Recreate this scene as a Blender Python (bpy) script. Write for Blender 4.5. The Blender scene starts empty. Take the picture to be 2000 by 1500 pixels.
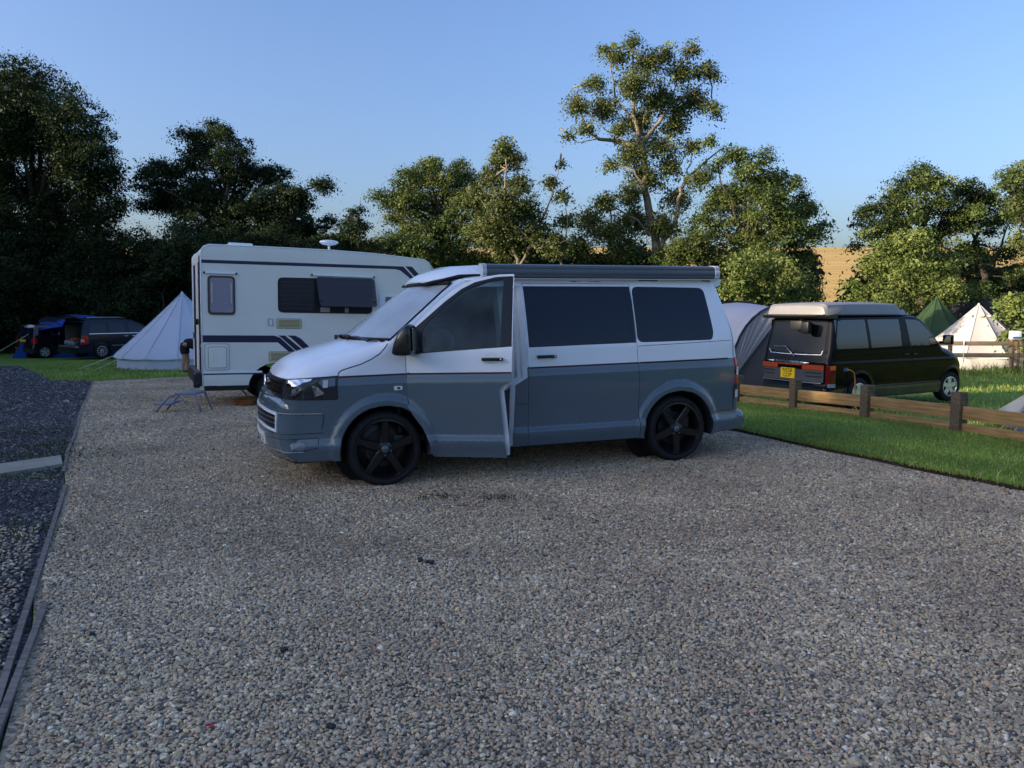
import bpy, bmesh, math, random
import numpy as np
from mathutils import Vector, Matrix
from mathutils.geometry import delaunay_2d_cdt
from mathutils.bvhtree import BVHTree
R = math.radians
random.seed(7); rng = np.random.default_rng(11)
scene = bpy.context.scene
COL = scene.collection

# ------------------------------------------------------------------ camera
CAM_H, CAM_F = 1.579, 1500.0
cam_d = bpy.data.cameras.new("camera"); cam = bpy.data.objects.new("camera", cam_d); COL.objects.link(cam)
cam_d.sensor_fit = 'HORIZONTAL'; cam_d.sensor_width = 36.0; cam_d.lens = 27.0
cam_d.clip_start = 0.05; cam_d.clip_end = 3000
PITCH = math.atan(145 / CAM_F)
cam.location = (0, 0, CAM_H); cam.rotation_euler = (R(90) - PITCH, 0, 0)
scene.camera = cam

# ------------------------------------------------------------------ light
SUN_EL, SUN_AZ = R(14), R(-110)          # azimuth clockwise from +Y
world = bpy.data.worlds.new("World"); scene.world = world; world.use_nodes = True
nt = world.node_tree; nt.nodes.clear()
sky = nt.nodes.new('ShaderNodeTexSky'); sky.sky_type = 'NISHITA'; sky.sun_disc = False
sky.sun_elevation = SUN_EL; sky.sun_rotation = SUN_AZ
sky.air_density = 1.15; sky.dust_density = 4.0; sky.ozone_density = 2.6; sky.altitude = 100
bg = nt.nodes.new('ShaderNodeBackground'); bg.inputs['Strength'].default_value = 0.15
wo = nt.nodes.new('ShaderNodeOutputWorld')
tnt = nt.nodes.new('ShaderNodeMix'); tnt.data_type = 'RGBA'; tnt.blend_type = 'MULTIPLY'; tnt.inputs[0].default_value = 1; tnt.inputs[7].default_value = (0.86, 0.93, 1.20, 1)
nt.links.new(sky.outputs[0], tnt.inputs[6]); nt.links.new(tnt.outputs[2], bg.inputs[0]); nt.links.new(bg.outputs[0], wo.inputs[0])
sd = bpy.data.lights.new("sun", 'SUN'); sd.energy = 5.0; sd.angle = R(0.5); sd.color = (1.0, 0.80, 0.56)
sun = bpy.data.objects.new("sun", sd); COL.objects.link(sun)
sun_dir = Vector((math.sin(SUN_AZ) * math.cos(SUN_EL), math.cos(SUN_AZ) * math.cos(SUN_EL), math.sin(SUN_EL)))
sun.rotation_euler = sun_dir.to_track_quat('Z', 'Y').to_euler(); sun.location = (-30, -20, 30)
scene.view_settings.view_transform = 'Standard'; scene.view_settings.look = 'None'
scene.view_settings.exposure = 0.85; scene.view_settings.gamma = 1.0

# ------------------------------------------------------------------ materials
MATS = {}
def mat(name, col, rough=0.6, metal=0.0, spec=0.5, noise=0.0, nscale=8.0, bump=0.0, bscale=60.0, coat=0.0, detail=4.0,
        col2=None, trans=0.0, ior=1.45):
    if name in MATS: return MATS[name]
    m = bpy.data.materials.new(name); m.use_nodes = True; n = m.node_tree; b = n.nodes['Principled BSDF']
    b.inputs['Base Color'].default_value = (*col, 1); b.inputs['Roughness'].default_value = rough
    b.inputs['Metallic'].default_value = metal; b.inputs['Specular IOR Level'].default_value = spec
    b.inputs['Coat Weight'].default_value = coat; b.inputs['Coat Roughness'].default_value = 0.06
    b.inputs['Transmission Weight'].default_value = trans; b.inputs['IOR'].default_value = ior
    tc = n.nodes.new('ShaderNodeTexCoord')
    if noise > 0 or col2:
        t = n.nodes.new('ShaderNodeTexNoise'); t.inputs['Scale'].default_value = nscale; t.inputs['Detail'].default_value = detail
        r = n.nodes.new('ShaderNodeValToRGB'); r.color_ramp.elements[0].position = 0.3; r.color_ramp.elements[1].position = 0.72
        c2 = col2 or tuple(max(0, c * (1 + noise)) for c in col); c1 = col if col2 else tuple(c * (1 - noise) for c in col)
        r.color_ramp.elements[0].color = (*c1, 1); r.color_ramp.elements[1].color = (*c2, 1)
        n.links.new(tc.outputs['Object'], t.inputs['Vector']); n.links.new(t.outputs['Fac'], r.inputs['Fac'])
        n.links.new(r.outputs['Color'], b.inputs['Base Color'])
    if bump > 0:
        t2 = n.nodes.new('ShaderNodeTexNoise'); t2.inputs['Scale'].default_value = bscale; t2.inputs['Detail'].default_value = 3
        bp = n.nodes.new('ShaderNodeBump'); bp.inputs['Strength'].default_value = 1.0; bp.inputs['Distance'].default_value = bump
        n.links.new(tc.outputs['Object'], t2.inputs['Vector']); n.links.new(t2.outputs['Fac'], bp.inputs['Height'])
        n.links.new(bp.outputs['Normal'], b.inputs['Normal'])
    MATS[name] = m; return m
def dusty(m, rough_lo, rough_hi, scale=5):      # uneven gloss, as on paint that has stood outside
    n = m.node_tree; b = n.nodes['Principled BSDF']; tc = n.nodes.new('ShaderNodeTexCoord')
    t = n.nodes.new('ShaderNodeTexNoise'); t.inputs['Scale'].default_value = scale; t.inputs['Detail'].default_value = 6
    mr = n.nodes.new('ShaderNodeMapRange'); mr.inputs[3].default_value = rough_lo; mr.inputs[4].default_value = rough_hi
    n.links.new(tc.outputs['Object'], t.inputs['Vector']); n.links.new(t.outputs['Fac'], mr.inputs[0])
    n.links.new(mr.outputs[0], b.inputs['Roughness']); return m

# ------------------------------------------------------------------ object helpers
def tag(o, label=None, cat=None, group=None, kind=None):
    if label: o['label'] = label
    if cat: o['category'] = cat
    if group: o['group'] = group
    if kind: o['kind'] = kind
    return o
def thing(name, label, cat, loc=(0, 0, 0), rotz=0, group=None, mtx=None):
    o = bpy.data.objects.new(name, None); COL.objects.link(o); o.empty_display_size = 0.3
    if mtx is not None: o.matrix_world = mtx
    else: o.location = loc; o.rotation_euler = (0, 0, rotz)
    return tag(o, label, cat, group)
def mesh_obj(name, verts, faces, mats, parent=None, fmat=None, smooth=True, loc=None):
    me = bpy.data.meshes.new(name); me.from_pydata([tuple(v) for v in verts], [], [tuple(f) for f in faces])
    for m in (mats if isinstance(mats, (list, tuple)) else [mats]): me.materials.append(m)
    if fmat is not None: me.polygons.foreach_set('material_index', fmat)
    if smooth: me.shade_smooth()
    me.update(); o = bpy.data.objects.new(name, me); COL.objects.link(o)
    if parent is not None: o.parent = parent
    if loc: o.location = loc
    return o
SPLIT = {'panel_gap', 'bumper_trim', 'end_cap', 'awning_bracket', 'wheel_liner', 'door_seam', 'grille_bar', 'roof_gutter', 'side_moulding', 'door_handle', 'door_striker', 'jamb_seal', 'wiper', 'vent_hood'}
class MB:
    """collects simple shapes into one mesh"""
    def __init__(s): s.v = []; s.f = []; s.m = []
    def add(s, v, f, mi=0):
        k = len(s.v); s.v += [tuple(p) for p in v]; s.f += [tuple(i + k for i in q) for q in f]; s.m += [mi] * len(f); return s
    def box(s, c, d, mi=0, M=None, bev=0.0):
        hx, hy, hz = d[0] / 2, d[1] / 2, d[2] / 2
        if bev <= 0:
            v = [Vector((x, y, z)) for x in (-hx, hx) for y in (-hy, hy) for z in (-hz, hz)]
            f = [(0, 1, 3, 2), (4, 6, 7, 5), (0, 4, 5, 1), (2, 3, 7, 6), (0, 2, 6, 4), (1, 5, 7, 3)]
        else:
            bm = bmesh.new(); bmesh.ops.create_cube(bm, size=1)
            for q in bm.verts: q.co = Vector((q.co.x * d[0], q.co.y * d[1], q.co.z * d[2]))
            bmesh.ops.bevel(bm, geom=bm.edges[:] + bm.verts[:], offset=bev, segments=2, profile=0.6, affect='EDGES')
            bm.verts.index_update(); v = [q.co.copy() for q in bm.verts]; f = [tuple(x.index for x in q.verts) for q in bm.faces]; bm.free()
        if M is not None: v = [M @ p for p in v]
        return s.add([p + Vector(c) for p in v], f, mi)
    def tube(s, pts, r, seg=8, mi=0, cap=True):
        pts = [Vector(p) for p in pts]; n = len(pts); rr = r if isinstance(r, (list, tuple)) else [r] * n
        vs = []; fs = []; up = Vector((0, 0, 1)); last = None
        for i, p in enumerate(pts):
            t = (pts[min(i + 1, n - 1)] - pts[max(i - 1, 0)])
            t = t.normalized() if t.length > 1e-9 else Vector((0, 0, 1))
            if last is None:
                a = t.cross(Vector((0.123, 0.3, 1))); 
                if a.length < 1e-3: a = t.cross(Vector((1, 0, 0)))
            else: a = last - t * last.dot(t)
            a.normalize(); last = a; b = t.cross(a)
            for k in range(seg):
                an = 2 * math.pi * k / seg; vs.append(p + (a * math.cos(an) + b * math.sin(an)) * rr[i])
        for i in range(n - 1):
            for k in range(seg):
                k2 = (k + 1) % seg; fs.append((i * seg + k, i * seg + k2, (i + 1) * seg + k2, (i + 1) * seg + k))
        if cap: fs += [tuple(range(seg - 1, -1, -1)), tuple((n - 1) * seg + k for k in range(seg))]
        return s.add(vs, fs, mi)
    def lathe(s, prof, seg=32, mi=0, axis='y', c=(0, 0, 0), close=False):
        """prof: (r, h) pairs; axis y by default"""
        vs = []; fs = []; n = len(prof)
        for k in range(seg):
            a = 2 * math.pi * k / seg
            for (r, h) in prof:
                x, y = r * math.cos(a), r * math.sin(a)
                p = {'y': (x, h, y), 'z': (x, y, h), 'x': (h, x, y)}[axis]
                vs.append((p[0] + c[0], p[1] + c[1], p[2] + c[2]))
        for k in range(seg):
            k2 = (k + 1) % seg
            for i in range(n - 1 if not close else n):
                j = (i + 1) % n; fs.append((k * n + i, k2 * n + i, k2 * n + j, k * n + j))
        return s.add(vs, fs, mi)
    def prism(s, poly, a0, a1, axis='y', mi=0):
        n = len(poly)
        def P(u, w, a): return {'y': (u, a, w), 'x': (a, u, w), 'z': (u, w, a)}[axis]
        v = [P(u, w, a0) for u, w in poly] + [P(u, w, a1) for u, w in poly]
        f = [tuple(range(n)), tuple(range(2 * n - 1, n - 1, -1))] + [(i, i + n, (i + 1) % n + n, (i + 1) % n) for i in range(n)]
        return s.add(v, f, mi)
    def islands(s):
        par = list(range(len(s.v)))
        def find(a):
            while par[a] != a: par[a] = par[par[a]]; a = par[a]
            return a
        for f in s.f:
            r0 = find(f[0])
            for i in f[1:]: par[find(i)] = r0
        g = {}
        for k, f in enumerate(s.f): g.setdefault(find(f[0]), []).append(k)
        out = []
        for ks in g.values():
            q = MB(); mp = {}
            for k in ks:
                for i in s.f[k]:
                    if i not in mp: mp[i] = len(q.v); q.v.append(s.v[i])
                q.f.append(tuple(mp[i] for i in s.f[k])); q.m.append(s.m[k])
            out.append(q)
        return out
    def build(s, name, mats, parent=None, smooth=False, loc=None, auto=None):
        if name in SPLIT:
            isl = s.islands()
            if len(isl) > 1:
                for q in isl: o = q.build1(name, mats, parent, smooth, loc, auto)
                return o
        return s.build1(name, mats, parent, smooth, loc, auto)
    def build1(s, name, mats, parent=None, smooth=False, loc=None, auto=None):
        o = mesh_obj(name, s.v, s.f, mats, parent, s.m, smooth or auto is not None, loc)
        bm = bmesh.new(); bm.from_mesh(o.data); bmesh.ops.recalc_face_normals(bm, faces=bm.faces[:]); bm.to_mesh(o.data); bm.free()
        if auto is not None:
            o.data.set_sharp_from_angle(angle=R(auto))
        return o
def copy_tree(o, parent=None):
    c = o.copy(); COL.objects.link(c)
    if parent is not None: c.parent = parent
    for ch in [x for x in list(COL.objects) if x.parent == o]: copy_tree(ch, c)
    return c
def text_mesh(name, txt, size, mtx, m, parent, extrude=0.002, sx=1.0, align='CENTER'):
    cu = bpy.data.curves.new(name, 'FONT'); cu.body = txt; cu.size = size; cu.extrude = extrude; cu.align_x = align; cu.align_y = 'CENTER'
    tmp = bpy.data.objects.new(name, cu); COL.objects.link(tmp)
    dg = bpy.context.evaluated_depsgraph_get(); me = bpy.data.meshes.new_from_object(tmp.evaluated_get(dg))
    bpy.data.objects.remove(tmp); me.transform(mtx @ Matrix.Diagonal((sx, 1, 1, 1))); me.materials.clear(); me.materials.append(m)
    o = bpy.data.objects.new(name, me); COL.objects.link(o); o.parent = parent; return o

# ------------------------------------------------------------------ 2D helpers
def pip(x, z, poly):
    c = False; n = len(poly); j = n - 1
    for i in range(n):
        xi, zi = poly[i]; xj, zj = poly[j]
        if (zi > z) != (zj > z) and x < (xj - xi) * (z - zi) / (zj - zi) + xi: c = not c
        j = i
    return c
def resample(poly, step, closed=True):
    out = []; n = len(poly)
    for i in range(n if closed else n - 1):
        a = poly[i]; b = poly[(i + 1) % n]; L = math.hypot(b[0] - a[0], b[1] - a[1]); k = max(1, int(math.ceil(L / step)))
        for t in range(k): out.append(tuple(a[j] + (b[j] - a[j]) * t / k for j in range(len(a))))
    if not closed: out.append(tuple(poly[-1]))
    return out
def rounded(poly, r, seg=4):
    out = []; n = len(poly)
    for i in range(n):
        p = Vector(poly[i][:2]); a = Vector(poly[i - 1][:2]); b = Vector(poly[(i + 1) % n][:2])
        da, db = (a - p), (b - p); rr = min(r, da.length * .45, db.length * .45); p0 = p + da.normalized() * rr; p1 = p + db.normalized() * rr
        for k in range(seg + 1):
            t = k / seg; q = p0 * (1 - t) ** 2 + p * 2 * t * (1 - t) + p1 * t * t; out.append((q.x, q.y))
    return out
def circle(cx, cz, r, a0=0, a1=360, n=24):
    return [(cx + r * math.cos(R(a0 + (a1 - a0) * k / n)), cz + r * math.sin(R(a0 + (a1 - a0) * k / n))) for k in range(n + (0 if a1 - a0 == 360 else 1))]
def sstep(a, b, x):
    t = min(1.0, max(0.0, (x - a) / (b - a))); return t * t * (3 - 2 * t)
def cdt(boundary, lines=(), pts=(), holes=()):
    """triangulate inside boundary; lines = extra open polylines"""
    V = []; E = []; F = []
    def ring(p):
        k = len(V); V.extend(Vector(q[:2]) for q in p); E.extend((k + i, k + (i + 1) % len(p)) for i in range(len(p)))
    ring(boundary)
    for h in holes: ring(h)
    for l in lines:
        k = len(V); V.extend(Vector(q[:2]) for q in l); E.extend((k + i, k + i + 1) for i in range(len(l) - 1))
    V.extend(Vector(q) for q in pts)
    v, e, f, *_ = delaunay_2d_cdt(V, E, [], 0, 1e-5)
    out = []
    for t in f:
        cx = sum(v[i].x for i in t) / len(t); cz = sum(v[i].y for i in t) / len(t)
        if pip(cx, cz, boundary) and not any(pip(cx, cz, h) for h in holes): out.append(tuple(t))
    return [tuple(q) for q in v], out
def grid_pts(poly, step):
    xs = [p[0] for p in poly]; zs = [p[1] for p in poly]; out = []
    x = min(xs) + step * .5; k = 0
    while x < max(xs):
        z = min(zs) + step * (.5 if k % 2 else 0.05)
        while z < max(zs):
            if pip(x, z, poly): out.append((x, z))
            z += step
        x += step; k += 1
    return out

# ------------------------------------------------------------------ vehicle body builder
class Body:
    """outline: (x, z, r, b) closed, clockwise seen from the near side (-y); W(x, z) half width; shell = rounded edge layers + side caps"""
    def __init__(s, outline, W, step=0.05, grid=0.05, lines=(), ny=5, nr=4):
        s.W = W; o = resample(outline, step); n = len(o); s.o = o; s.n = n
        s.nv = []
        for i in range(n):
            a = o[i - 1]; b = o[(i + 1) % n]; t = Vector((b[0] - a[0], b[1] - a[1])).normalized(); s.nv.append(Vector((t.y, -t.x)))
        # inward normal test
        cx = sum(p[0] for p in o) / n; A = sum(o[i][0] * o[(i + 1) % n][1] - o[(i + 1) % n][0] * o[i][1] for i in range(n))
        sg = 1 if A < 0 else -1
        s.nv = [v * sg for v in s.nv]
        rows = []                        # each row: list over layers of (x, y, z), near side to centre
        for i in range(n):
            x, z, r, b = o[i][:4]; nv = s.nv[i]; row = []; hb = o[i][4] if len(o[i]) > 4 else 0
            bd = (nv * (1 - hb) + Vector((1, 0)) * hb) if hb > 0 else nv
            px, pz = x + nv.x * r, z + nv.y * r; w0 = W(px, pz)
            for k in range(nr + 1):
                th = math.pi / 2 * k / nr; ins = r * (1 - math.sin(th))
                row.append((x + nv.x * ins, -(w0 - r * (1 - math.cos(th))), z + nv.y * ins))
            wr = w0 - r
            for k in range(1, ny + 1):
                y = wr * (1 - k / ny); ins = -b * (1 - (y / wr) ** 2); row.append((x + bd.x * ins, -y, z + bd.y * ins))
            rows.append(row)
        s.L = nr + 1 + ny; s.V = []; s.idx = []
        for i in range(n):
            ids = []
            for p in rows[i]: ids.append(len(s.V)); s.V.append(p)
            for p in reversed(rows[i][:-1]): ids.append(len(s.V)); s.V.append((p[0], -p[1], p[2]))
            s.idx.append(ids)
        m = 2 * s.L - 1; s.grid_f = []
        for i in range(n):
            j = (i + 1) % n
            for k in range(m - 1): s.grid_f.append((s.idx[i][k], s.idx[i][k + 1], s.idx[j][k + 1], s.idx[j][k]))
        cap = [(rows[i][0][0], rows[i][0][2]) for i in range(n)]; s.cap = cap
        s.cv, s.cf = cdt(cap, lines, grid_pts(cap, grid))
    def side_xyz(s, x, z, sg=-1, off=0.0): return (x, sg * (s.W(x, z) + off), z)
    def bvh(s):
        V = list(s.V); F = list(s.grid_f); k = len(V)
        for sg in (-1, 1):
            k = len(V); V += [s.side_xyz(x, z, sg) for x, z in s.cv]; F += [tuple(i + k for i in f) for f in s.cf]
        s.tree = BVHTree.FromPolygons([Vector(v) for v in V], F); return s.tree
    def build(s, name, mats, parent, gm, cm, holes=(), keep_grid=None):
        """gm(x,y,z)->mat or None for grid faces; cm(x,z)->mat for cap; holes: polygons cut from both caps"""
        V = list(s.V); F = []; M = []
        for f in s.grid_f:
            c = [sum(V[i][j] for i in f) / 4 for j in range(3)]; g = gm(*c)
            if g is not None: F.append(f); M.append(g)
        for sg in (-1, 1):
            k = len(V); V += [s.side_xyz(x, z, sg) for x, z in s.cv]
            for f in s.cf:
                cx = sum(s.cv[i][0] for i in f) / len(f); cz = sum(s.cv[i][1] for i in f) / len(f)
                if any(pip(cx, cz, h) for h in holes if not isinstance(h, tuple)): continue
                if any(h[0] == sg and pip(cx, cz, h[1]) for h in holes if isinstance(h, tuple)): continue
                F.append(tuple(i + k for i in f)); M.append(cm(cx, cz))
        bm = bmesh.new(); bv = [bm.verts.new(v) for v in V]
        for f, m in zip(F, M):
            try: q = bm.faces.new([bv[i] for i in f]); q.material_index = m; q.smooth = True
            except ValueError: pass
        bmesh.ops.remove_doubles(bm, verts=bm.verts[:], dist=0.0008)
        bmesh.ops.delete(bm, geom=[v for v in bm.verts if not v.link_faces], context='VERTS')
        bmesh.ops.recalc_face_normals(bm, faces=bm.faces[:])
        me = bpy.data.meshes.new(name); bm.to_mesh(me); bm.free()
        for m in mats: me.materials.append(m)
        me.set_sharp_from_angle(angle=R(38))
        o = bpy.data.objects.new(name, me); COL.objects.link(o); o.parent = parent; return o
    # --- patches lying on the body
    def side_patch(s, name, poly, m, parent, off=0.002, step=0.05, sg=-1, holes=(), rim=0.0, W=None):
        W = W or s.W; poly = resample(poly, step); holes = [resample(h, step) for h in holes]
        g = [p for p in grid_pts(poly, step)]; v, f = cdt(poly, (), g, holes)
        return patch_obj(name, [Vector((x, sg * (W(x, z) + off), z)) for x, z in v], f, m, parent, rim, Vector((0, -sg, 0)))
    def side_line(s, pts, w=0.006, off=0.0015, sg=-1, mb=None, W=None):
        W = W or s.W; mb = mb or MB(); p = resample(pts, 0.03, False); n = len(p); vs = []
        for i in range(n):
            a = p[max(i - 1, 0)]; b = p[min(i + 1, n - 1)]; t = Vector((b[0] - a[0], b[1] - a[1])).normalized()
            for k in (-1, 1):
                x, z = p[i][0] - t.y * k * w / 2, p[i][1] + t.x * k * w / 2; vs.append((x, sg * (W(x, z) + off), z))
        mb.add(vs, [(2 * i, 2 * i + 1, 2 * i + 3, 2 * i + 2) for i in range(n - 1)]); return mb
    def ray(s, o, d, off=0.0):
        h = s.tree.ray_cast(Vector(o), Vector(d).normalized(), 50)
        if h[0] is None: return None
        nn = h[1] if h[1].dot(Vector(d)) < 0 else -h[1]
        return h[0] + nn * off
    def map_patch(s, name, poly, fn, m, parent, off=0.003, step=0.04, holes=(), rim=0.0, smooth=True):
        """fn(u, v) -> (ray origin, ray dir) outside-in"""
        poly = resample(poly, step); holes = [resample(h, step) for h in holes]; v, f = cdt(poly, (), grid_pts(poly, step), holes)
        P = []; ok = []
        for u, w in v:
            o, d = fn(u, w); h = s.ray(o, d, off); ok.append(h is not None); P.append(h if h is not None else Vector(o))
        f = [q for q in f if all(ok[i] for i in q)]
        return patch_obj(name, P, f, m, parent, rim, None)
    def map_line(s, pts, fn, w=0.006, off=0.0015, mb=None, step=0.03):
        mb = mb or MB(); p = resample(pts, step, False); n = len(p); vs = []
        for i in range(n):
            o, d = fn(*p[i]); c = s.ray(o, d, off); vs.append(c)
        vs = [v for v in vs if v is not None]; n = len(vs); out = []
        for i in range(n):
            t = (vs[min(i + 1, n - 1)] - vs[max(i - 1, 0)]).normalized()
            h = s.tree.find_nearest(vs[i]); nn = h[1]; sidev = t.cross(nn).normalized() * w / 2
            out += [vs[i] - sidev, vs[i] + sidev]
        mb.add(out, [(2 * i, 2 * i + 1, 2 * i + 3, 2 * i + 2) for i in range(n - 1)]); return mb
def patch_obj(name, P, F, m, parent, rim, inward):
    bm = bmesh.new(); bv = [bm.verts.new(p) for p in P]
    for f in F:
        try: q = bm.faces.new([bv[i] for i in f]); q.smooth = True
        except ValueError: pass
    bmesh.ops.delete(bm, geom=[v for v in bm.verts if not v.link_faces], context='VERTS')
    bmesh.ops.recalc_face_normals(bm, faces=bm.faces[:]); bm.normal_update()
    if inward is not None and bm.faces and sum(f.normal.dot(inward) * f.calc_area() for f in bm.faces) > 0:
        bmesh.ops.reverse_faces(bm, faces=bm.faces[:]); bm.normal_update()
    if rim > 0:
        be = [e for e in bm.edges if len(e.link_faces) == 1]; nor = {v: v.normal.copy() for v in bm.verts}
        ex = bmesh.ops.extrude_edge_only(bm, edges=be)
        src = {}
        for e in [g for g in ex['geom'] if isinstance(g, bmesh.types.BMVert)]:
            for le in e.link_edges:
                ov = le.other_vert(e)
                if ov in nor: src[e] = nor[ov]
        for v, nn in src.items(): v.co -= nn * rim
        bm.normal_update()
    me = bpy.data.meshes.new(name); bm.to_mesh(me); bm.free(); me.materials.append(m)
    if rim > 0: me.set_sharp_from_angle(angle=R(40))
    o = bpy.data.objects.new(name, me); COL.objects.link(o)
    if parent is not None: o.parent = parent
    return o
def frame_matrix(origin, yaw, pitch=0.0):
    c, s_ = math.cos(yaw), math.sin(yaw); X = Vector((c * math.cos(pitch), s_ * math.cos(pitch), math.sin(pitch))); Y = Vector((-s_, c, 0)); Z = X.cross(Y)
    m = Matrix((X, Y, Z)).transposed().to_4x4(); m.translation = Vector(origin); return m
# ------------------------------------------------------------------ terrain
def interp(x, xs, ys): return float(np.interp(x, xs, ys))
def gz(x, y):
    z = -interp(y, [0, 10, 13, 18, 27, 34, 60, 75], [0, 0, .1, .2, .38, .56, 1.0, 1.2])
    s = min(4.0, max(0.0, (x + 1.128) * 0.941 + (y - 6.774) * 0.337)); z += 0.009 * s
    # field right of the low fence lies a little lower
    t = (x - 5.66) * 0.932 + (y - 9.53) * 0.359
    z -= 0.23 * sstep(0.15, 2.2, t)
    if y < -45: z += min(16.0, (-45 - y) * .17) * (1 + .15 * math.sin(x * .03))
    if y > 75:
        z = -1.2 + (y - 75) * 0.137 - max(0, y - 225) * 0.10 + 0.35 * math.sin(x * 0.02) * min(1, (y - 75) / 60)
    return z
# ------------------------------------------------------------------ paints and shared materials
M_white = dusty(mat('white_paint', (0.80, 0.86, 0.94), 0.18, noise=0.02, nscale=2.0, coat=0.4), 0.18, 0.26)
M_blue = dusty(mat('blue_grey_paint', (0.080, 0.118, 0.152), 0.25, noise=0.02, nscale=3.0, coat=0.7), 0.16, 0.22)
M_dark = mat('dark_plastic', (0.018, 0.019, 0.021), 0.45, noise=0.2, nscale=30)
M_gap = mat('panel_gap', (0.008, 0.009, 0.011), 0.7)
M_rubber = mat('tyre_rubber', (0.014, 0.014, 0.016), 0.75, spec=0.3, noise=0.25, nscale=20, bump=0.0015, bscale=80)
M_rim = mat('black_alloy', (0.008, 0.009, 0.011), 0.22, spec=0.4, coat=0.2)
M_chrome = mat('chrome', (0.75, 0.76, 0.78), 0.12, metal=1.0)
M_alu = mat('aluminium', (0.55, 0.56, 0.58), 0.35, metal=0.9)
M_steel = mat('brake_steel', (0.05, 0.05, 0.05), 0.5, metal=0.8)
M_red = mat('red_lens', (0.45, 0.012, 0.010), 0.12, coat=0.5)
M_clear = mat('clear_lens', (0.72, 0.74, 0.76), 0.10, coat=0.6)
M_amber = mat('amber_lens', (0.75, 0.16, 0.02), 0.15, coat=0.4)
M_black = mat('black_trim', (0.008, 0.008, 0.009), 0.3)
M_interior = mat('interior_fabric', (0.05, 0.052, 0.056), 0.9, noise=0.2)
M_beige = mat('pale_lining', (0.30, 0.31, 0.32), 0.8, noise=0.1)
M_plate_w = mat('white_plate', (0.78, 0.78, 0.76), 0.3)
M_plate_y = mat('yellow_plate', (0.85, 0.56, 0.02), 0.3)
M_tint = dusty(mat('tinted_glass', (0.010, 0.016, 0.030), 0.06, spec=0.42, coat=0.0), 0.04, 0.16, 14)
M_hub = mat('hub_grey', (0.13, 0.15, 0.17), 0.35, metal=0.5)
def glass(name, tint, fac, base=(0.02, 0.025, 0.03), rough=0.06, spec=0.6, noise=0.0):
    m = bpy.data.materials.new(name); m.use_nodes = True; n = m.node_tree; b = n.nodes['Principled BSDF']; out = n.nodes['Material Output']
    b.inputs['Base Color'].default_value = (*base, 1); b.inputs['Roughness'].default_value = rough; b.inputs['Specular IOR Level'].default_value = spec
    t = n.nodes.new('ShaderNodeBsdfTransparent'); t.inputs['Color'].default_value = (*tint, 1)
    mx = n.nodes.new('ShaderNodeMixShader'); mx.inputs[0].default_value = fac
    if noise:
        tc = n.nodes.new('ShaderNodeTexCoord'); nz = n.nodes.new('ShaderNodeTexNoise'); nz.inputs['Scale'].default_value = 3.5; nz.inputs['Detail'].default_value = 5
        mr = n.nodes.new('ShaderNodeMapRange'); mr.inputs[1].default_value = .35; mr.inputs[2].default_value = .65
        mr.inputs[3].default_value = max(0, fac - noise); mr.inputs[4].default_value = min(1, fac + noise)
        n.links.new(tc.outputs['Object'], nz.inputs['Vector']); n.links.new(nz.outputs['Fac'], mr.inputs[0]); n.links.new(mr.outputs[0], mx.inputs[0])
    n.links.new(b.outputs[0], mx.inputs[1]); n.links.new(t.outputs[0], mx.inputs[2]); n.links.new(mx.outputs[0], out.inputs[0]); return m
M_clearglass = glass('car_glass', (0.55, 0.66, 0.66), 0.72, (0.012, 0.016, 0.018), 0.04, 0.6)
M_doorglass = glass('door_glass', (0.42, 0.58, 0.60), 0.52, (0.022, 0.036, 0.040), 0.05, 0.7, noise=0.16)
M_screen = glass('dewy_sky_windscreen', (0.6, 0.68, 0.72), 0.10, (0.40, 0.46, 0.52), 0.16, 0.8, noise=0.06)  # pale blue base stands in for reflected sky as well as dew

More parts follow.
